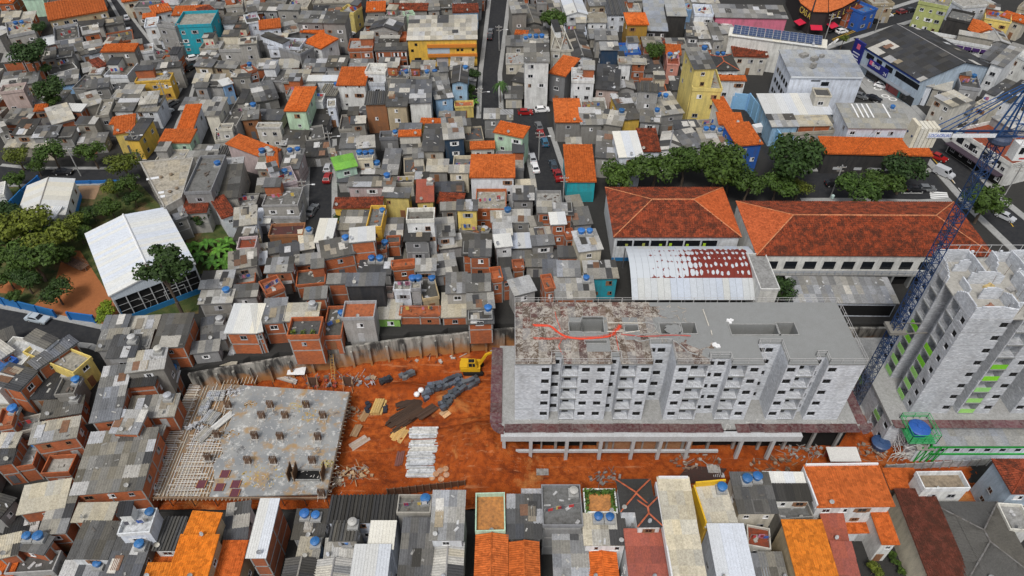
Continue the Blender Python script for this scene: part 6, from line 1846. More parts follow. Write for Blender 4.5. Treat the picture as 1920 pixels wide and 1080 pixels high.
pallets('dark plastic wrapped pallet in the lower row right of the steel piles', [(1000, 620), (1080, 540), (1220, 410), (1370, 350)], 16, .9, (.08, .092, .11), 'wrapped pallets, lower row')
pallets('black wrapped pallet in the small heap behind the wheel tracks', [(375, 375), (500, 335)], 3, .4, (.03, .036, .045), 'wrapped pallets, back left heap'); pallets('grey wrapped pallet in the small heap behind the tracks, nearer the excavator', [(600, 320), (720, 270)], 4, .5, (.1, .11, .12), 'wrapped pallets, back heap')
for x, y, l in ((810, 465, 'white bag on the left end of the upper pallet row'), (765, 490, 'small white bag left of the upper pallet row')):
    b = B(); c = S(640+x/5.4, 650+y/5.4); b.lathe(c+UP*.5, [(.3, 0), (.55, .2), (.5, .5), (.2, .7)], 8); tag(b.build('bag', 'plain', None, (.8, .8, .8)), l, 'bag')
pile('plank', 'pale crate board beside the lower pallet row', 'board', 831, 771, 2, 1.6, .75, .8, .1, (.62, .38, .2), layers=1)
for i, (x, y) in enumerate(((1190, 420), (1215, 395), (1250, 430), (1245, 372), (1285, 395), (1280, 362), (1165, 375))):
    b = B(); c = S(480+x/3.6, 780+y/3.6); b.lathe(c, [(.5, 0), (.52, .22), (.48, .25)], 12); tag(b.build('pile_head', 'slab', None, jit((.52, .30, .18), .15)), 'round cut concrete pile head lying right of the white poles', 'pile head', 'cut pile heads')
# excavator
def excavator():
    c = S(888, 694); t = thing('excavator', 'yellow crawler excavator with raised boom beside the tilted deck boards', 'excavator', c); YE = (.62, .36, .012)
    for s in (-1, 1):
        b = B(); o = c+V((0, s*1.05, 0)); pr = [(-1.9, .35), (-1.6, .02), (1.6, .02), (1.9, .35), (1.75, .72), (-1.75, .72)]
        b.prism([o+V((x, -.28, z)) for x, z in pr], .56, up=Y1); tk = b.build('track', 'tyre', t, None); 
        b = B(); b.box(o+V((-1.3, -.2, .3)), X1*2.6, Y1*.62*s if False else Y1*.4, UP*.3); b.build('track_frame', 'steel', tk, (.25, .10, .05))
    b = B(); b.lathe(c+UP*.7, [(.8, 0), (.8, .3)], 14); b.box(c+V((-1.0, -.8, .35)), X1*2, Y1*1.6, UP*.4); b.build('undercarriage', 'steel', t, (.1, .07, .05))
    b = B(); z = 1.0; ps = [(-2.2, -1.2), (1.3, -1.2), (1.3, 1.2), (-2.2, 1.2), (-2.5, .6), (-2.5, -.6)]; b.prism([c+V((x, y, z)) for x, y in ps], .85); b.box(c+V((-2.3, -1.1, z+.85)), X1*1.3, Y1*2.2, UP*.35); b.build('body', 'plain', t, YE)
    b = B(); b.box(c+V((-1.0, .2, z+.86)), X1*1.5, Y1*.9, UP*.18); b.build('engine_cover', 'plain', t, (.05, .055, .07))
    o = c+V((-.9, -1.15, z+.85)); b = B()
    pr = [(0, 0), (1.7, 0), (1.75, .7), (1.35, 1.6), (0, 1.6)]
    b.prism([o+V((x, 0, q)) for x, q in pr], 1.05, up=Y1); cb = b.build('cab', 'plain', t, YE)
    b = B(); b.box(o+V((.15, -.04, .55)), X1*.6, Y1*.03, UP*.9); b.box(o+V((.85, -.04, .55)), X1*.45, Y1*.03, UP*.9); b.box(o+V((.1, .1, 1.61)), X1*1.1, Y1*.8, UP*.02); b.build('cab_window', 'glass', cb)
    b = B(); s = [V((1.2, .25, 1.6)), V((2.4, .3, 4.1)), V((3.6, .3, 4.8)), V((5.2, .35, 5.0))]
    for p, q, r in zip(s, s[1:], (.3, .26, .22)): b.bar(c+p, c+q, r)
    b.build('boom', 'plain', t, YE); b = B(); b.bar(c+V((5.4, .35, 5.3)), c+V((4.7, .3, 2.1)), .2); b.bar(c+V((5.3, .35, 5.2)), c+V((5.0, .35, 4.6)), .3); b.build('stick', 'plain', t, YE)
    b = B(); b.bar(c+V((1.4, .6, 1.5)), c+V((2.5, .6, 3.3)), .1, 0, 6); b.bar(c+V((3.2, .35, 5.05)), c+V((5.3, .4, 5.5)), .1, 0, 6); b.build('ram', 'steel', t, (.3, .3, .3))
    b = B(); e = c+V((4.6, .3, 1.9)); pr = [(-.5, .4), (-.6, -.3), (-.1, -.9), (.6, -.8), (.35, .3)]; b.prism([e+V((x, -.5, q)) for x, q in pr], 1.0, up=Y1); b.build('bucket', 'plain', t, (.45, .25, .03))
excavator()
# scrap and small sheds under the wall
def heap(name, label, cat, px, py, n, r, cols, z=None, flat_=False):
    c = P(px, py, z) if z is not None else S(px, py); t = thing(name, label, cat, c); per = max(1, n//len(cols))
    for col in cols:
        b = B()
        for k in range(per):
            a = rnd.uniform(0, 2*pi); q = r*math.sqrt(rnd.random()); p = c+V((cos(a)*q*1.6, sin(a)*q*.7, 0)); hz = max(0, (1-q/r))*r*.3
            if rnd.random() < .5: d = V((rnd.uniform(-1, 1), rnd.uniform(-1, 1), rnd.uniform(-.15, .25))).normalized()*rnd.uniform(.5, 1.8); b.bar(p+UP*(hz+.1), p+d+UP*(hz+.15), rnd.uniform(.03, .08))
            else: b.cbox(p+UP*hz*.5, rnd.uniform(.2, .9), rnd.uniform(.15, .6), rnd.uniform(.08, .4), rnd.uniform(0, 3))
        stuff(b.build('scrap', 'slab', t, col))
    return t
heap('scrap_heap', 'heap of grey scrap metal and a red sheet below the retaining wall', 'scrap heap', 612, 712, 60, 2.4, ((.35, .35, .36), (.2, .17, .15), (.45, .08, .05), (.1, .1, .13)))
heap('scrap_heap', 'silvery scrap heap at the end of the retaining wall works, right of the dark boards', 'scrap heap', 676, 712, 44, 1.8, ((.48, .48, .5), (.3, .3, .32), (.42, .3, .2)))
heap('rubble_heap', 'pale rubble strewn along the dark earth bank below the front row', 'rubble', 815, 664, 40, 3.2, ((.5, .45, .4), (.16, .05, .03)))
heap('timber_heap', 'heap of splintered timber offcuts low beside the slab corner', 'timber', 667, 888, 60, 1.9, ((.5, .35, .2), (.38, .24, .14), (.3, .26, .24)))
heap('timber_heap', 'narrow heap of pale sticks against the slab edge', 'timber', 632, 905, 40, 1.5, ((.5, .42, .32), (.35, .27, .2)))
heap('timber_heap', 'scattered planks along the right edge of the slab', 'timber', 648, 775, 40, 1.8, ((.3, .2, .13), (.42, .3, .2)))
heap('timber_heap', 'tangle of dark beams and pale boards under the portal right end', 'timber', 1305, 868, 50, 2.6, ((.2, .13, .1), (.42, .38, .34), (.3, .2, .14)))
heap('rubble_heap', 'grey rubble bank at the right end of the portal frame', 'rubble', 1510, 848, 60, 2.4, ((.42, .41, .39), (.3, .25, .22)))
heap('timber_heap', 'long timbers scattered left of the white water tower stairs', 'timber', 1625, 850, 40, 2.4, ((.4, .34, .28), (.25, .2, .16)))
heap('rubble_heap', 'dark rubble patch between two pits in front of the portal', 'rubble', 1135, 897, 36, 1.6, ((.16, .13, .12), (.3, .27, .25)))
heap('timber_heap', 'sawn offcuts and boards at the far right of the red earth', 'timber', 1450, 872, 40, 2.4, ((.2, .12, .08), (.34, .25, .18)))
def lean_to(label, px, py, w, d, h, col, wc):
    c = S(px, py); t = thing('site_shed', label, 'shed', c)
    for x, y in ((-1, -1), (1, -1), (1, 1), (-1, 1)): b = B(); b.bar(c+V((x*w/2.2, y*d/2.2, 0)), c+V((x*w/2.2, y*d/2.2, h)), .07); b.build('post', 'wood', t, (.3, .2, .13))
    b = B(); b.box(c+V((-w/2, -d/2, h)), X1*w, V((0, d, .25)), UP*.08); b.build('roof', 'metal', t, col)
    b = B(); b.box(c+V((-w/2.2, d/2.2, 0)), X1*w*.9, Y1*.06, UP*h); b.build('back_wall', 'wood', t, wc)
lean_to('small shed with white sheet roof under the retaining wall', 560, 708, 3.2, 1.6, 1.5, (.7, .7, .7), (.2, .1, .06)); lean_to('small shed with dark roof behind the white roofed one', 558, 697, 3.0, 1.8, 1.8, (.06, .055, .06), (.2, .1, .06))
lean_to('white sheet lean-to in front of the portal rubble', 1572, 868, 5.0, 2.6, 2.4, (.66, .65, .62), (.3, .06, .05))
for px, l in ((590, 'first tall dark formwork panel standing by the slab back edge'), (655, 'second tall dark formwork panel, nearest the track')):
    c = S(px, 724); t = thing('site_shutter', l, 'formwork panel', c); b = B(); b.box(c+V((-.8, 0, 0)), X1*1.6, Y1*.12, UP*2.6); b.build('panel', 'wood', t, (.10, .055, .04))
    for s in (-1, 1): b = B(); b.bar(c+V((s*.8, -.2, 0)), c+V((s*.8, -.1, 3.6)), .06); b.bar(c+V((s*.8, -1.6, 0)), c+V((s*.8, -.1, 2.4)), .05); b.build('post', 'wood', t, (.45, .3, .18))
c = S(627, 703); t = thing('ladder', 'yellow timber ladder leaning on the retaining wall', 'ladder', c)
for s in (-.3, .3): b = B(); b.bar(c+V((s, -1, 0)), c+V((s, 1.2, 4.6)), .05); b.build('rail', 'wood', t, (.55, .33, .1))
for k in range(9): b = B(); q = (c+V((0, -1, 0))).lerp(c+V((0, 1.2, 4.6)), (k+.5)/9); b.bar(q-X1*.3, q+X1*.3, .035); b.build('rung', 'wood', t, (.55, .33, .1))
pile('plank', 'long grey poles sloping beside the white roofed shed', 'poles', 527, 706, 7, 6.5, -.35, .3, .14, (.42, .4, .38), None, .5, 2)
# piled wall along the houses in front
def shoring():
    p, q = P(727, 922, 1.2), P(872, 906, 1.2); t = thing('timber_shoring', 'dark brown timber shoring wall between red earth and front roofs', 'shoring', (p+q)/2)
    for k in range(5): b = B(); b.box(V((p.x, p.y, -.2+.42*k)), V((q.x-p.x, q.y-p.y, 0)), Y1*.14, UP*.4); b.build('board', 'wood', t, jit((.13, .06, .035), .25))
    for k in range(12): o = p.lerp(q, k/11); b = B(); b.cbox(V((o.x, o.y-.15, -.2)), .16, .16, 2.6); b.build('post', 'wood', t, (.2, .12, .08))
shoring()
for (px, py, w, d, l, col) in ((1017, 886, 2.0, 1.2, 'grey grated panel lying on the earth before the portal', (.33, .31, .29)), (1338, 880, 2.1, 1.5, 'pale corrugated sheet lying by the dark pit', (.4, .38, .36)), (1347, 891, 1.8, 1.0, 'white grid panel lying by the dark pit', (.6, .6, .6)), (998, 922, 3.6, .9, 'white window frames stacked behind the front roofs', (.62, .62, .64))):
    c = S(px, py, .1); t = thing('loose_panel', l, 'panel', c); b = B(); b.box(c-X1*w/2-Y1*d/2, X1*w, Y1*d, UP*.1); b.build('sheet', 'slab', t, col)
    for k in range(6): b = B(); b.box(c-X1*w/2-Y1*d/2+X1*(w*k/6)+UP*.1, X1*.08, Y1*d, UP*.05); b.build('rib', 'slab', t, jit(col, .1))
b = B(); c = S(1325, 893, .03); pts = [(1262, 908), (1345, 905), (1362, 880), (1290, 874)]; b.prism([S(x, y, -.1) for x, y in reversed(pts)] if False else [S(x, y, -.1) for x, y in pts], .35); o = b.build('dark_pit_panel', 'slab', None, (.06, .03, .025)); tag(o, 'dark brown earth panel standing in for the pit before the portal', 'pit panel')  # raised dark panel added in place of the dug pit
# pallets of blocks and formwork boards on the slab
hb = B(); 
for x in (0, .2): hb.box((x, 0, 0), X1*.05, Y1*.19, UP*.2)
hb.box((.39-.05, 0, 0), X1*.05, Y1*.19, UP*.2); hb.box((0, 0, 0), X1*.39, Y1*.04, UP*.2); hb.box((0, .15, 0), X1*.39, Y1*.04, UP*.2)
HB = hb.me('block', 'slab')
for (x, y, nx, ny, nz, sc_, l) in ((500, 270, 4, 4, 2, 1.8, 'larger stack of pale hollow blocks on the slab corner'), (440, 385, 2, 6, 2, 1.8, 'narrow stack of pale hollow blocks below the larger one')):
    c = P(270+x/4.32, 690+y/4.32, SL-.1); t = thing('block_stack', l, 'block stack', c)
    for k in range(nz):
        for j in range(ny-k):
            for i in range(nx-k if nx > 2 else nx): put('block', HB, t, jit((.56, .57, .58), .1), M.Translation(c+V((i*.42*sc_+rnd.uniform(-.03, .03), j*.21*sc_*1.5+i*.03, .01+k*.2*sc_*.8))) @ M.Diagonal((sc_, sc_*1.4, sc_*.8, 1)))
pile('form_channel', 'grey ribbed channel forms stacked beside the hollow blocks', 'form channels', 395, 784, 14, 2.6, 1.25, .32, .2, (.36, .36, .35), SL-.1, .2, 2, 'slab'); pile('metal_prop', 'white metal props fanned out beside the channel forms', 'props', 415, 792, 14, 4.2, .95, .16, .14, (.62, .62, .6), SL-.1, .4, 2, 'plain')
pile('form_channel', 'grey channel forms lying below the white crumpled sheet', 'form channels', 382, 815, 12, 2.8, 1.1, .3, .16, (.40, .39, .37), SL-.1, .3, 2, 'slab')
heap('plastic_sheet', 'crumpled silvery plastic on the slab corner below the hollow blocks', 'sheeting', 366, 800, 30, 1.0, ((.55, .56, .58), (.4, .41, .43)), SL-.1); heap('plastic_sheet', 'crumpled white netting at the slab back edge', 'sheeting', 437, 737, 30, 1.1, ((.6, .6, .62), (.42, .42, .43)), SL-.1)
for (x, y, l) in ((655, 862, 'maroon formwork board lying alone on the grey slab'), (465, 945, 'maroon board leaning near the left shoring'), (612, 970, 'maroon board beside the orange framed one'), (742, 945, 'maroon and orange framed board near the slab front edge'), (735, 1015, 'dark maroon boards at the slab front edge')):
    c = P(270+x/4.32, 690+y/4.32, SL); t = thing('formwork_sheet', l, 'formwork board', c)
    b = B(); b.box(c+V((-.75, -.6, .02)), X1*1.5, V((.12, 1.25, .1)), UP*.1); b.build('board', 'wood', t, (.12, .035, .055))
    b = B()
    for s in (-.7, .66): b.box(c+V((s, -.6, .13)), X1*.06, V((.12, 1.25, .1)), UP*.05)
    b.build('batten', 'wood', t, (.6, .3, .1))
def open_shaft():
    c = P(575, 893, SL); t = thing('slab_opening', 'boxed opening with dark standing shutters near the slab front edge', 'opening', c)
    for o, a, d in ((V((-2, -.9, 0)), X1*4.4, Y1*.12), (V((-2, 1.0, 0)), X1*4.4, Y1*.12), (V((-2, -.9, 0)), X1*.12, Y1*2), (V((2.3, -.9, 0)), X1*.12, Y1*2)): b = B(); b.box(c+o+UP*.003, a, d, UP*.45); b.build('kerb', 'conc', t)
    b = B(); b.box(c+V((-1.9, -.78, .01)), X1*4.2, Y1*1.76, UP*.01); b.build('opening', 'dark', t)  # near-black sheet on the slab, painted as shade down the hole
    for x in (-2.6, -1.7, 2.7):
        b = B(); b.box(c+V((x, -1.0, 0)), X1*.1, Y1*2.2, V((.1, 0, 2.4))); b.build('shutter', 'wood', t, (.11, .06, .03))
        for y in (-.9, 0, .9): b = B(); b.bar(c+V((x-.05, y, 0)), c+V((x+.02, y, 2.7)), .05); b.build('stud', 'wood', t, (.4, .3, .2))
open_shaft()
# ---------------------------------------------------------------- trees and plants
def crown_mesh(seed, n=2600, leaf=.075, flat_=.8):
    r = random.Random(seed); lobes = []
    for _ in range(15):
        a, q = r.uniform(0, 2*pi), r.uniform(.2, .72); lobes.append((V((cos(a)*q, sin(a)*q, r.uniform(-.25, .55)*flat_)), r.uniform(.24, .44)))
    vs = []; fs = []
    for _ in range(n):
        c, s = r.choice(lobes); d = V((r.gauss(0, 1), r.gauss(0, 1), r.gauss(.25, .9))).normalized(); p = c+d*s*(r.random()**.35); p.z *= flat_
        nrm = (d+V((r.uniform(-.7, .7), r.uniform(-.7, .7), r.uniform(-.3, .9)))).normalized(); t = nrm.orthogonal().normalized(); t = M.Rotation(r.uniform(0, 6), 3, nrm) @ t; q = nrm.cross(t); l = leaf*r.uniform(.6, 1.4); k = len(vs)
        vs += [p-t*l, p+q*l*.6, p+t*l, p-q*l*.6]; fs.append((k, k+1, k+2, k+3))
    return mesh('crown', vs, fs, 'leaf')
CROWNS = [crown_mesh(s, 3000, .066) for s in range(4)]+[crown_mesh(20+s, 1700, .06, .7) for s in range(3)]
def trunk_mesh(seed):
    r = random.Random(seed); b = B(); top = V((r.uniform(-.1, .1), r.uniform(-.1, .1), .62)); pts = [V((0, 0, 0)), V((.02, .01, .3)), top]
    for p, q, w in zip(pts, pts[1:], (.07, .05)): b.bar(p, q, w, 0, 7)
    for i in range(6): a = i*1.05+r.random(); e = top+V((cos(a)*.42, sin(a)*.42, r.uniform(.15, .42))); m = top.lerp(e, .5)+V((0, 0, .05)); b.bar(top.lerp(pts[1], r.uniform(0, .4)), m, .03, 0, 5); b.bar(m, e, .018, 0, 4)
    return b.me('trunk', 'bark')
TRUNKS = [trunk_mesh(s) for s in range(4)]
DG, MG, YG, LG = (.018, .038, .011), (.032, .060, .013), (.072, .092, .015), (.12, .18, .02)
def tree(px, py, rp, col, label, kind=None, h=None, name='tree', open_=False, g=PL):
    """px, py: centre of the crown in the photo, rp: its radius there; g: ground level"""
    s = scale_at(P(px, py, g+5)); r = 1.22*rp/s; h = h or max(2.2, r*1.15)+(3.5 if py < 200 and px < 150 else (1.5 if py < 260 and r > 1.6 else 0)); zc = g+h
    c = P(px, py, zc); t = thing(name, label, 'tree', (c.x, c.y, g-.05), 'trees of the neighbourhood')
    put('trunk', rnd.choice(TRUNKS), t, None, M.Translation((c.x, c.y, g-.1)) @ M.Rotation(rnd.uniform(0, 6), 4, 'Z') @ M.Diagonal((r*.9, r*.9, h*1.25, 1)))
    put('crown', rnd.choice(CROWNS[4:] if open_ else CROWNS[:4]), t, jit(col, .12), M.Translation(c) @ M.Rotation(rnd.uniform(0, 6), 4, 'Z') @ M.Diagonal((r*1.08, r*1.02, r*1.0, 1)))
for a in ((52, 100, 28, DG, 'dense dark tree among houses near the top left corner'), (88, 168, 25, DG, 'dark tree below the dense dark one near the top left'), (100, 190, 14, MG, 'low leafy clump under the dark tree at upper left'),
          (72, 52, 12, DG, 'small dark tree behind the dense dark one'), (88, 128, 10, DG, 'small dark bush between the two dark trees at upper left'),
          (30, 292, 23, YG, 'leftmost yellowish tree on the street above the park', 1), (95, 285, 30, MG, 'open green tree on the street above the park, second from left', 1), (68, 312, 16, MG, 'small open tree left of the second street tree', 1),
          (170, 285, 27, MG, 'open tall tree above the path to the school annex', 1), (232, 308, 30, YG, 'yellowish tree at the corner of the beige flat hall', 1), (240, 345, 24, MG, 'green tree under the yellowish one by the beige hall', 1), (212, 350, 18, YG, 'yellowish tree left of the beige hall'),
          (205, 388, 22, MG, 'green tree behind the sports hall roof corner'), (250, 372, 16, DG, 'dark tree between beige hall and sports hall'), (172, 398, 16, DG, 'dark shrubby tree behind the sports hall'),
          (130, 418, 26, YG, 'yellowish tree at the near right corner of the school annex', 1), (152, 412, 16, MG, 'green tree right of the school annex corner'), (42, 428, 40, YG, 'broad yellowish tree in the park below the school annex'), (95, 452, 36, YG, 'yellowish tree left of the sports hall'), (20, 478, 34, MG, 'green park tree at the left border'),
          (62, 488, 38, MG, 'green park tree amid the yellowish ones'), (20, 395, 26, DG, 'dark tree at the left border by the blue wall'), (28, 335, 18, MG, 'small green tree at the left end of the upper park'), (12, 520, 22, MG, 'low tree at the left border above the lower street'), (45, 525, 26, DG, 'dark green tree beside the yard path'),
          (102, 545, 27, DG, 'round dark tree on the bare red yard'), (304, 505, 42, DG, 'dark spreading tree overhanging the sports hall front'), (193, 590, 20, LG, 'bright lime green tree beside the yard gate'), (200, 570, 10, LG, 'small lime sapling above the yard gate'),
          (392, 368, 26, DG, 'tall dark tree right of the beige hall'), (380, 405, 20, DG, 'lower dark tree under the tall dark one by the beige hall'),
          (1158, 325, 33, MG, 'leftmost green tree in the row behind the school roofs'), (1230, 312, 38, MG, 'second green tree in the row behind the school roofs'), (1285, 308, 34, MG, 'third green tree in the row behind the school roofs'), (1345, 310, 46, MG, 'large green tree in the middle of the row behind school roofs'), (1370, 330, 30, DG, 'dark tree behind the gap between the school roofs'),
          (1402, 348, 30, MG, 'green tree at the corner of the long school roof'), (1484, 298, 48, DG, 'very large dark tree left of the long black walled building'), (1458, 348, 30, MG, 'green tree below the very large dark one'), (1498, 352, 22, YG, 'yellowish small tree right of the dark one behind the school', 1),
          (1612, 352, 34, MG, 'green street tree before the black walled building'), (1655, 345, 32, MG, 'second green street tree before the black walled building'), (1700, 322, 36, DG, 'dark street tree at the right end of the black walled building'), (1850, 378, 36, MG, 'bushy green tree on the avenue right of the crane mast'),
          (1466, 545, 28, DG, 'dark tree beside the white stair block'), (642, 408, 17, DG, 'small dark tree beside the red roofed yellow house'), (1040, 38, 22, MG, 'green tree by the chapel at the top'), (1226, 97, 19, MG, 'bright green round tree beside the ochre house'), (1582, 72, 10, YG, 'thin small tree at the avenue corner', 1),
          (886, 140, 12, DG, 'dark creeper covered tree left of the steep street'), (884, 168, 10, MG, 'green shrub tree left of the steep street, nearer'), (742, 62, 9, MG, 'small tree behind the grey gabled houses'), (70, 448, 26, MG, 'green park tree between the yellowish trees below the annex'), (10, 448, 26, DG, 'dark park tree at the left border below the annex'), (122, 478, 20, MG, 'green tree by the wooden footbridge'), (28, 556, 14, MG, 'small tree behind the blue wall of the lower street'), (148, 440, 18, MG, 'green tree at the left corner of the sports hall roof'), (1905, 270, 0, MG, '')):
    if a[2]: tree(*a[:5], open_=len(a) > 5, h=12.5 if 'overhanging' in a[4] else None)
tree(1640, 1068, 14, YG, 'small yellowish tree in the dark patio at the bottom right', g=0, h=1.6); tree(1580, 988, 11, MG, 'small green tree under the orange porch roof at bottom right', g=0, h=2.0)
for i, (x, y) in enumerate(((1672, 1040), (1680, 1055), (1690, 1072), (1665, 1022))): tree(x, y, 8, MG, 'green hedge bush number %s along the cream wall at the bottom right' % ['one', 'two', 'three', 'four'][i], g=0, h=.9, name='bush')
for i, (x, y) in enumerate(((1412, 208), (1422, 222), (1432, 236))): tree(x, y, 7, DG, ['first dark hedge bush', 'second dark hedge bush', 'third dark hedge bush'][i]+' in the yard with the white van', h=.8, name='bush')
def blade(o, a, ln, w, rise, droop):
    vs = []; fs = []; u = V((cos(a), sin(a), 0)); n = V((-u.y, u.x, 0)); k = 6
    for i in range(k+1):
        s = i/k; p = o+u*ln*s+UP*(rise*s-droop*s*s); ww = w*(sin(pi*min(1, s*.92+.08)))**.7; f = UP*ww*.25
        vs += [p-n*ww+f, p, p+n*ww+f]
    for i in range(k): q = i*3; fs += [(q, q+3, q+4, q+1), (q+1, q+4, q+5, q+2)]
    return vs, fs
def fan_plant(name, label, px, py, z, ln, w, nl, rise, droop, col, stem=1.5):
    c = P(px, py, z+stem); t = thing(name, label, 'plant', (c.x, c.y, z), 'leafy plants'); b = B(); b.bar((c.x, c.y, z-.1), c, .12, 0, 6); b.build('stem', 'bark', t)
    for k in range(nl):
        vs, fs = blade(V((0, 0, stem)), 2*pi*k/nl+rnd.uniform(-.3, .3), ln*rnd.uniform(.75, 1.1), w, rise*rnd.uniform(.6, 1.3), droop*rnd.uniform(.8, 1.2)); put('leaf', mesh('leaf', vs, fs, 'leaf'), t, jit(col, .25))
BN = ['left', 'second', 'third', 'fourth', 'fifth', 'sixth', 'seventh', 'rightmost']
for i, (x, y) in enumerate(((360, 462), (375, 480), (388, 455), (398, 492), (410, 470), (420, 495), (425, 455), (436, 478))): fan_plant('banana_plant', '%s banana plant in the clump right of the sports hall' % BN[i], x, y, PL, 2.6, .42, 9, 1.7, 2.0, rnd.choice(((.06, .15, .025), (.04, .11, .02))), 1.8)
fan_plant('palm_tree', 'palm tree beside the steep street at the top', 938, 158, PL, 2.8, .3, 16, 1.4, 2.6, (.03, .07, .02), 5.5)
for i, (x, y) in enumerate(((883, 182), (890, 190))): fan_plant('banana_plant', ['upper', 'lower'][i]+' banana plant left of the steep street', x, y, PL, 1.8, .3, 8, 1.3, 1.6, (.07, .15, .03), 1.2)
# planters on roof terraces
rg = next(q for q in ALL if q.land == 'rooftop garden')
b = B(); pts = []
for k in range(420):
    s = rnd.random(); e = rnd.choice((0, 1, 2, 2)); f = rnd.uniform(.02, .16)
    x, y = (f*rg.w, s*rg.d) if e == 0 else ((1-f)*rg.w, s*rg.d) if e == 1 else (s*rg.w, rg.d*(1-f*1.2)); p = rg.a+rg.u*x+rg.v*y+UP*rnd.uniform(.05, .9); d = V((rnd.uniform(-1, 1), rnd.uniform(-1, 1), rnd.uniform(-.2, 1))).normalized(); t_ = d.orthogonal().normalized()*.28; q = d.cross(t_)*.6; b.poly([p-t_, p+q, p+t_, p-q])
stuff(b.build('foliage', 'leaf', rg.root, (.05, .10, .025)))
bp = next(q for q in ALL if q.land == 'brick house with rooftop plants')
for x in (.15, .45, .75):
    b = B()
    for k in range(40): p = bp.a+bp.u*(bp.w*x+rnd.uniform(-.4, .4))+bp.v*(1.2+rnd.uniform(-.4, .4))+UP*rnd.uniform(.1, .9); d = V((rnd.uniform(-1, 1), rnd.uniform(-1, 1), rnd.uniform(0, 1))).normalized(); t_ = d.orthogonal().normalized()*.2; q = d.cross(t_)*.6; b.poly([p-t_, p+q, p+t_, p-q])
    stuff(b.build('foliage', 'leaf', bp.root, (.09, .13, .03)))
# brown footbridge in the park
def footbridge():
    a, b_ = P(104, 486, PL+.8), P(152, 508, PL+.8); d = b_-a; n = 16; nr = V((-d.y, d.x, 0)).normalized(); t = thing('footbridge', 'brown timber footbridge in the park left of the sports hall', 'footbridge', (a+b_)/2)
    for i in range(n): b = B(); b.box(a+d*(i/n), d/n*.8, nr*2.0, UP*.1); b.build('plank', 'wood', t, jit((.13, .08, .06), .2))
    for s in (0, 2.0): b = B(); rail(b, a+nr*s, b_+nr*s, 1.0, 1.6, .05); b.build('railing', 'wood', t, (.11, .07, .05))
    for i in range(4): b = B(); p = a+d*(i/3)+nr; b.bar(p-UP*1.2, p+UP*.05, .12); b.build('post', 'wood', t, (.12, .08, .06))
footbridge()
# ---------------------------------------------------------------- cars, poles and wires
def car_parts(kind):
    """side profiles in metres; x forward, z up"""
    L_, W = (4.2, 1.72) if kind == 'hatch' else (4.5, 1.75) if kind == 'sedan' else (4.7, 1.9)
    if kind == 'van': body = [(-2.3, .35), (2.3, .35), (2.35, .8), (2.1, 1.1), (1.3, 1.25), (.8, 2.05), (-2.25, 2.1), (-2.35, 1.0)]; cab = None
    elif kind == 'pickup': body = [(-2.3, .35), (2.3, .35), (2.35, .75), (2.2, .95), (1.0, 1.05), (.5, 1.05), (-.9, 1.05), (-2.3, 1.05)]; cab = [(1.0, 1.04), (.5, 1.62), (-.5, 1.65), (-.9, 1.04)]
    elif kind == 'hatch': body = [(-1.95, .3), (1.95, .3), (2.05, .6), (1.95, .82), (1.0, .98), (-1.9, 1.02), (-2.05, .7)]; cab = [(1.05, .97), (.35, 1.45), (-1.3, 1.48), (-1.9, 1.0)]
    else: body = [(-2.15, .3), (2.15, .3), (2.25, .6), (2.15, .8), (1.0, .95), (-1.5, .98), (-2.2, .92), (-2.25, .6)]; cab = [(.95, .94), (.3, 1.4), (-1.0, 1.42), (-1.65, .96)]
    b = B(); k = len(body)
    def loft(pr, w0, w1, zmid):
        n = len(pr); o = len(b.v)
        for s in (-1, 1):
            for x, z in pr: f = w0 if z <= zmid else w1; b.v.append(V((x, s*f/2, z)))
        for i in range(n): j = (i+1) % n; b.f.append((o+i, o+n+i, o+n+j, o+j)); b.m.append(0)
        b.f.append(tuple(o+i for i in range(n))); b.f.append(tuple(o+n+i for i in range(n-1, -1, -1))); b.m += [0, 0]
    loft(body, W, W*.94, .8)
    if cab: loft(cab, W*.9, W*.74, 1.2)
    body_me = b.me('body', 'car'); g = B()
    if cab:
        (x0, z0), (x1, z1), (x2, z2), (x3, z3) = cab; h, t = W*.9/2, W*.74/2
        def q(a, c, d, e, n): g.quad(*[V(p)+n for p in (a, c, d, e)])
        q((x0-.06, -h+.12, z0+.06), (x0-.06, h-.12, z0+.06), (x1+.04, t-.08, z1-.06), (x1+.04, -t+.08, z1-.06), V((.05, 0, .05)))
        q((x3+.08, h-.12, z3+.06), (x3+.08, -h+.12, z3+.06), (x2-.04, -t+.08, z2-.06), (x2-.04, t-.08, z2-.06), V((-.05, 0, .05)))
        for s in (-1, 1): q((x0-.2, s*(h-.02), z0+.06), (x3+.25, s*(h-.02), z3+.06), (x2+.02, s*(t+.03), z2-.08), (x1-.04, s*(t+.03), z1-.08), V((0, s*.025, 0)))
    else:
        g.quad((1.32, -.72, 1.3), (1.32, .72, 1.3), (.9, .66, 1.95), (.9, -.66, 1.95))
        for s in (-1, 1): g.quad((1.1, s*.9, 1.3), (.2, s*.9, 1.3), (.2, s*.9, 1.85), (.8, s*.9, 1.85))
    lights = B()
    for s in (-1, 1): lights.box((body[2][0]-.08, s*W*.36-.16, .62), X1*.08, Y1*.32, UP*.14)
    tail = B()
    for s in (-1, 1): tail.box((body[0][0]-.1, s*W*.38-.14, .68), X1*.08, Y1*.28, UP*.16)
    return body_me, g.me('window', 'glass'), lights.me('headlight', 'plain'), tail.me('tail_light', 'plain'), L_, W
wb = B(); n = 14
for s, r in ((-.1, .31), (.1, .31)): pass
wb.bar((0, -.1, 0), (0, .1, 0), .31, 0, 14); WHEEL = wb.me('wheel', 'tyre'); rb = B(); rb.bar((0, -.115, 0), (0, .115, 0), .17, 0, 10); RIM = rb.me('rim', 'steel')
KINDS = {k: car_parts(k) for k in ('hatch', 'sedan', 'van', 'pickup')}
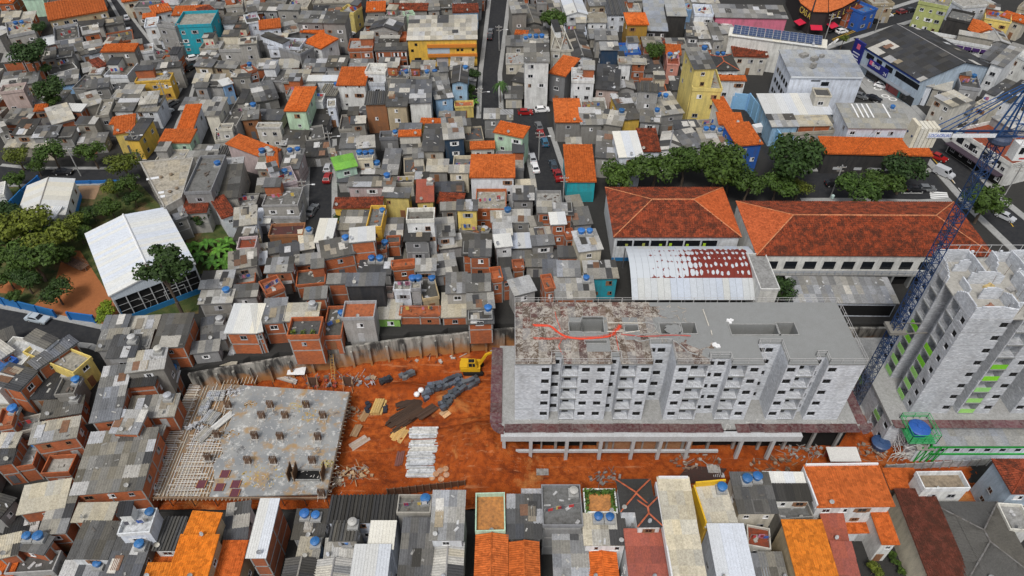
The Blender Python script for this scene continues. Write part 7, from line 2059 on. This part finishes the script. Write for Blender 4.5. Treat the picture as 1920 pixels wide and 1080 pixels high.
def car(px, py, ang, kind, col, label, z=PL+.04):
    p = P(px, py, z); bm, gm, lm, tm, L_, W = KINDS[kind]; t = thing({'van': 'parked_van', 'pickup': 'pickup_truck'}.get(kind, 'parked_car'), label, 'van' if kind == 'van' else 'car', p, 'cars in the streets'); t.rotation_euler = (0, 0, R(ang)); T = M.Translation(p) @ M.Rotation(R(ang), 4, 'Z')
    put('body', bm, t, col, T); put('window', gm, t, None, T); put('headlight', lm, t, (.7, .7, .68), T); put('tail_light', tm, t, (.35, .02, .02), T)
    for x in (-1.3, 1.3):
        for s in (-1, 1): w = put('wheel', WHEEL, t, None, T @ M.Translation((x, s*(W/2-.1), .31))); put('rim', RIM, w, (.4, .4, .4), T @ M.Translation((x, s*(W/2-.1), .31)))
WC, SI, BK, RD, BU, GY = (.75, .75, .75), (.42, .43, .45), (.015, .015, .017), (.28, .012, .012), (.02, .06, .16), (.12, .125, .13)
for a in ((73, 601, -14, 'sedan', (.38, .43, .47), 'silver blue sedan on the lower left street'), (617, 293, 90, 'hatch', BU, 'dark blue car at the far end of the short central street'), (616, 318, 90, 'hatch', SI, 'silver car behind the red one in the short central street'), (615, 337, 90, 'hatch', RD, 'red and white car in the short central street'), (586, 398, 80, 'sedan', GY, 'grey car at the left kerb of the short central street'),
          (985, 214, 3, 'hatch', RD, 'dark red car at the bend beside the narrow white tower house'), (1016, 209, 8, 'hatch', WC, 'white car at the bend beside the narrow white tower house'), (1010, 240, 100, 'hatch', GY, 'grey car topmost of the kerb row in the bend street'), (1014, 255, 98, 'hatch', RD, 'red car in the kerb row of the bend street'), (1021, 270, 98, 'hatch', (.03, .12, .2), 'teal blue car lowest in the upper kerb row of the bend street'),
          (998, 300, 98, 'hatch', SI, 'silver car on the left side of the bend street'), (1003, 318, 98, 'sedan', WC, 'white car on the left side of the bend street'), (1037, 313, 98, 'hatch', (.04, .06, .08), 'dark grey car above the red pickup'), (1046, 333, 98, 'pickup', RD, 'red pickup with dark bed at the lower end of the bend street'),
          (920, 62, 85, 'hatch', GY, 'grey car climbing the steep street'), (919, 72, 85, 'hatch', BK, 'black car behind the grey one on the steep street'), (656, 68, 60, 'hatch', WC, 'white car on the diagonal street at the top'), (239, 36, 115, 'hatch', SI, 'silver car on the top left street'), (243, 60, 115, 'hatch', SI, 'pale car on the top left street, nearer'),
          (313, 214, 65, 'hatch', (.5, .56, .6), 'pale blue car on the street by the lime banded house'), (323, 197, 65, 'hatch', GY, 'grey car behind the pale blue one on that street'), (358, 130, 65, 'hatch', BK, 'black car parked below the turquoise house'), (365, 112, 30, 'hatch', WC, 'white car just below the turquoise house'), (412, 76, 60, 'hatch', BK, 'black car right of the turquoise house'), (120, 326, 0, 'sedan', BK, 'black car on the street above the park'),
          (1577, 62, 22, 'hatch', WC, 'white car at the avenue crossing'), (1570, 56, 22, 'hatch', GY, 'grey car beside the white one at the avenue crossing'), (1637, 43, 22, 'pickup', BK, 'black pickup on the avenue'), (1662, 32, 22, 'hatch', WC, 'white car on the avenue beyond the black pickup'), (1690, 25, 22, 'hatch', (.16, .03, .03), 'dark red car on the avenue'), (1706, 22, 22, 'hatch', BK, 'black car furthest along the avenue'), (1717, 52, -20, 'hatch', SI, 'silver car before the lime building'),
          (1652, 164, -35, 'hatch', WC, 'white car on the store car park'), (1637, 188, -40, 'sedan', BK, 'black car on the lane beside the store car park'), (1612, 183, -40, 'sedan', GY, 'grey car on the lane beside the office block'), (1757, 298, -50, 'sedan', RD, 'dark red car on the avenue below the crane weights'), (1768, 329, -50, 'van', SI, 'silver people carrier on the avenue'), (1883, 410, -50, 'hatch', SI, 'silver hatchback at the lower right of the avenue'), (1562, 348, 0, 'hatch', BK, 'black car on the cross street left of the trees'),
          (1715, 358, 0, 'sedan', BK, 'black car waiting before the zebra crossing'), (1735, 357, 0, 'hatch', GY, 'grey car right of the black one before the zebra crossing'), (1424, 247, 20, 'van', WC, 'white van in the light blue walled yard'), (500+5, 132, 10, 'hatch', (.3, .45, .5), 'pale teal car in the yard behind the white roofed houses')):
    car(*a)
def pole(px, py, h, label, arm=True, z=PL):
    p = P(px, py, z); t = thing('utility_pole', label, 'utility pole', p, 'utility poles'); b = B(); b.bar(p-UP*.3, p+UP*h, .14, 0, 8); b.build('pole', 'conc', t)
    b = B(); b.box(p+V((-1.0, -.07, h-.7)), X1*2, Y1*.14, UP*.12); b.box(p+V((-.8, -.07, h-1.6)), X1*1.6, Y1*.14, UP*.12); b.build('cross_arm', 'wood', t, (.3, .28, .25))
    for x in (-.9, -.4, .4, .9): b = B(); b.lathe(p+V((x, 0, h-.58)), [(.05, 0), (.09, .1), (.05, .22)], 6); b.build('insulator', 'plain', t, (.6, .6, .6))
    if arm: b = B(); b.tube([p+UP*(h-2), p+V((1.0, 0, h-1.4)), p+V((2.2, 0, h-1.3))], .05); b.build('lamp_arm', 'steel', t, (.45, .45, .45)); b = B(); b.box(p+V((2.1, -.15, h-1.4)), X1*.7, Y1*.3, UP*.15); b.build('lamp_head', 'plain', t, (.7, .7, .7))
    return p+UP*(h-.5)
P1 = [pole(900, 215, 8, 'pole at the foot of the steep street, left kerb'), pole(1010, 300, 8, 'pole on the pavement of the bend street'), pole(1055, 385, 8, 'pole at the lower end of the bend street', False)]
P2 = [pole(1556, 372, 9, 'pole with transformer behind the long school roof', False), pole(1640, 280, 9, 'pole beside the store lane', False)]
P3 = [pole(578, 392, 8, 'pole on the left kerb of the short central street'), pole(625, 300, 8, 'pole on the right kerb of the short central street')]
P4 = [pole(265, 298, 8, 'pole beside the lime banded corner house'), pole(318, 205, 8, 'pole on the street by the dark roofed yellow house'), pole(352, 125, 8, 'pole at the bend below the turquoise house')]
P5 = [pole(1787, 285, 9, 'pole on the far pavement of the avenue'), pole(1880, 372, 9, 'pole on the avenue pavement right of the bushy tree'), pole(1545, 78, 9, 'pole before the solar panel hall'), pole(1640, 60, 9, 'pole on the avenue pavement by the store')]
pole(936, 95, 8, 'pole on the right kerb of the steep street'); pole(152, 330, 8, 'pole on the street above the park', False); pole(690, 12, 8, 'pole on the diagonal street at the top')
def wire(a, b_, sag, label):
    b = B()
    for o in (-.8, 0, .8): b.tube([a.lerp(b_, s/10)+X1*o-UP*sag*4*(s/10)*(1-s/10) for s in range(11)], .025, 0, 3)
    tag(b.build('power_line', 'tyre'), label, 'power line')
wire(P1[0], P1[1], .6, 'thin black power lines along the bend street, upper span'); wire(P1[1], P1[2], .6, 'thin black power lines along the bend street, lower span'); wire(P4[0], P4[1], .6, 'thin power lines over the street by the dark roofed yellow house'); wire(P4[1], P4[2], .5, 'thin power lines up to the bend below the turquoise house'); wire(P5[0], P5[1], .7, 'thin power lines along the avenue pavement'); wire(P3[0], P3[1], .5, 'thin power lines across the short central street'); wire(P2[0], P2[1], .8, 'thin power lines from the transformer pole to the store lane')
b = B(); p = P(1556, 372, PL+6.4); b.lathe(p+V((.45, 0, 0)), [(.32, 0), (.36, .1), (.36, .8), (.2, .95)], 10); b.build('transformer', 'plain', next(o for o in COL.objects if o.get('label') == 'pole with transformer behind the long school roof'), (.35, .45, .42))
# ---------------------------------------------------------------- small houses fill the gaps between the surveyed ones
def infill():
    G = 1.0; occ = set()
    def mark(h, m=.0):
        n, k = int(h.w/.5)+1, int(h.d/.5)+1
        for i in range(n+1):
            for j in range(k+1): p = h.a+h.u*(h.w*i/n)+h.v*(h.d*j/k); occ.add((int(p.x//G), int(p.y//G)))
    for h in ALL: mark(h)
    for o in COL.objects:
        if o.type == 'MESH' and o.name.split('.')[0] in ('road', 'avenue', 'pavement', 'car_park', 'grass', 'schoolyard', 'path'):
            me = o.data
            for f in me.polygons:
                vs = [me.vertices[i].co for i in f.vertices]; c = sum(vs, V())/len(vs); 
                for tri in range(1, len(vs)-1):
                    a, b_, d = vs[0], vs[tri], vs[tri+1]; n = int(max((b_-a).length, (d-a).length, (d-b_).length)/.7)+2
                    for i in range(n+1):
                        for j in range(n+1-i): p = a+(b_-a)*(i/n)+(d-a)*(j/n); occ.add((int(p.x//G), int(p.y//G)))
    def zone(px, py):
        if 640 < py: return px < 330 and py < 1000
        if py < 330 and px < 560: return py > 0 or True
        if px < 430 and 330 <= py < 600: return False
        if px > 1100 and py > 318: return False
        if px > 1330: return False
        return True
    free = lambda x, y, w, d: all((int(x)+i, int(y)+j) not in occ for i in range(w) for j in range(d))
    n = 0; r = random.Random(4)
    cells = [(x, y) for y in range(50, 262) for x in range(-150, 60)]; r.shuffle(cells)
    for w, d in ((7, 7), (6, 6), (5, 6), (5, 5), (4, 5), (4, 4)):
        for x, y in cells:
            if (x, y) in occ or not free(x, y, w, d): continue
            px, py = Q((x+w/2, y+d/2, gz(x, y)+2))
            if not (-20 < px < 1940 and -30 < py < 1000) or not zone(px, py) or (y < wall_y(x)+3 and x > -61): continue
            if n > 150: return
            st_ = r.choice((.85, .9, .95, 1.0, 1.0, 1.6)) if w < 6 else r.choice((1.0, 1.3, 1.7)); g = gz(x+w/2, y+1); z = g+.35+2.65*st_
            a, b_, c = Q((x+.2, y+.2, z)), Q((x+w-.2, y+.2, z)), Q((x+.2, y+d-.2, z+.09*(d-.4)))
            h = house(a[0], a[1], b_[0], b_[1], c[1], st_, r.choice(('/d', '/m', '/l', '/m', '/l', '/k', 'sg', 'sl', 'sd', '/m')), r.choice('ogogwgc'), 'D' if r.random() < .6 else '', g, None, None, 'shack'); h.root['category'] = 'shack'; mark(h); n += 1
infill()
# ---------------------------------------------------------------- labels for houses and tanks
ORD = ['', 'second ', 'third ', 'fourth ', 'fifth ', 'sixth ', 'seventh ', 'eighth ', 'ninth ', 'tenth ', 'eleventh ', 'twelfth ', 'thirteenth ', 'fourteenth ', 'fifteenth ']
def relations():
    used = {}
    for h in sorted(ALL, key=lambda h: 0 if h.land else 1):
        if h.land: h.rel = None; continue
        best = sorted(LAND, key=lambda t: (t[1].xy-h.center.xy).length)[0]
        d = h.center.xy-best[1].xy
        k = ('right of' if d.x > 0 else 'left of') if abs(d.x) > abs(d.y)*1.0 else ('behind' if d.y > 0 else 'in front of')
        used.setdefault((best[0], k), []).append((d.length, h))
    for (n, k), l in used.items():
        l.sort(key=lambda t: t[0])
        for i, (_, h) in enumerate(l): h.rel = (ORD[i] if i < 15 else 'next %d ' % i, k, n)
RS = {'s': 'flat roof', '/': 'sheet roof', 'c': 'ribbed roof', 'g': 'gabled roof', 'G': 'gabled roof', 'h': 'hipped roof'}
relations()
for h in ALL:
    rn, s = ROOFN[h.roof[1]], RS[h.roof[0]]
    if h.roof[1] in 'nr' and h.roof[0] == '/': s = 'roof'
    if rn == 'pale patchwork': rn = 'pale'
    size = 'tall ' if h.st >= 3.5 else ('low ' if h.st <= 1 else ('narrow ' if h.w < 4.5 else ''))
    look = '%s%s %s with %s %s' % (size, WALLN[h.wall], 'shack' if h.root['category'] == 'shack' else 'house', rn, s)
    if h.land: lab = h.label or '%s, %s' % (h.land, look.replace(' house', ' walls').replace('walls with', 'walls and'))
    else: lab = '%s, %s%s the %s' % (look, h.rel[0], h.rel[1], h.rel[2])
    w = lab.split()
    if len(w) > 16: lab = ' '.join(lab.replace('with ', 'under ').replace(' sheet roof', ' roof').replace('bare ', '').split()); w = lab.split()
    if len(w) > 16: lab = '%s%s house, %s%s the %s' % (size, WALLN[h.wall], h.rel[0], h.rel[1], h.rel[2])
    h.root['label'] = lab; h.root['group'] = 'houses of the hillside neighbourhood'
per = {}
for o, h, name, p in TANKS: per.setdefault(id(h), []).append((o, h, name, p))
NUM = ['', 'one', 'two', 'three', 'four', 'five']
for l in per.values():
    l.sort(key=lambda t: t[3].x)
    for i, (o, h, name, p) in enumerate(l):
        where = 'the %s' % h.land if h.land else '%s %s house %s%s the %s' % ('the', WALLN[h.wall], h.rel[0], h.rel[1], h.rel[2])
        which = '' if len(l) == 1 else (('left', 'right')[i]+' of two, ' if len(l) == 2 else ORD[i].strip()+' from left, ' if i else 'leftmost, ')
        lab = '%s water tank, %son %s' % (name, which, where)
        if len(lab.split()) > 16: lab = lab.replace(' house', '', 1).replace(' bare', '').replace(' water', '')
        if len(lab.split()) > 16: lab = lab.replace(' from left', '').replace(' old', '')
        if len(lab.split()) > 16: lab = ' '.join(lab.split()[:16])
        tag(o, lab, 'water tank', 'rooftop water tanks')
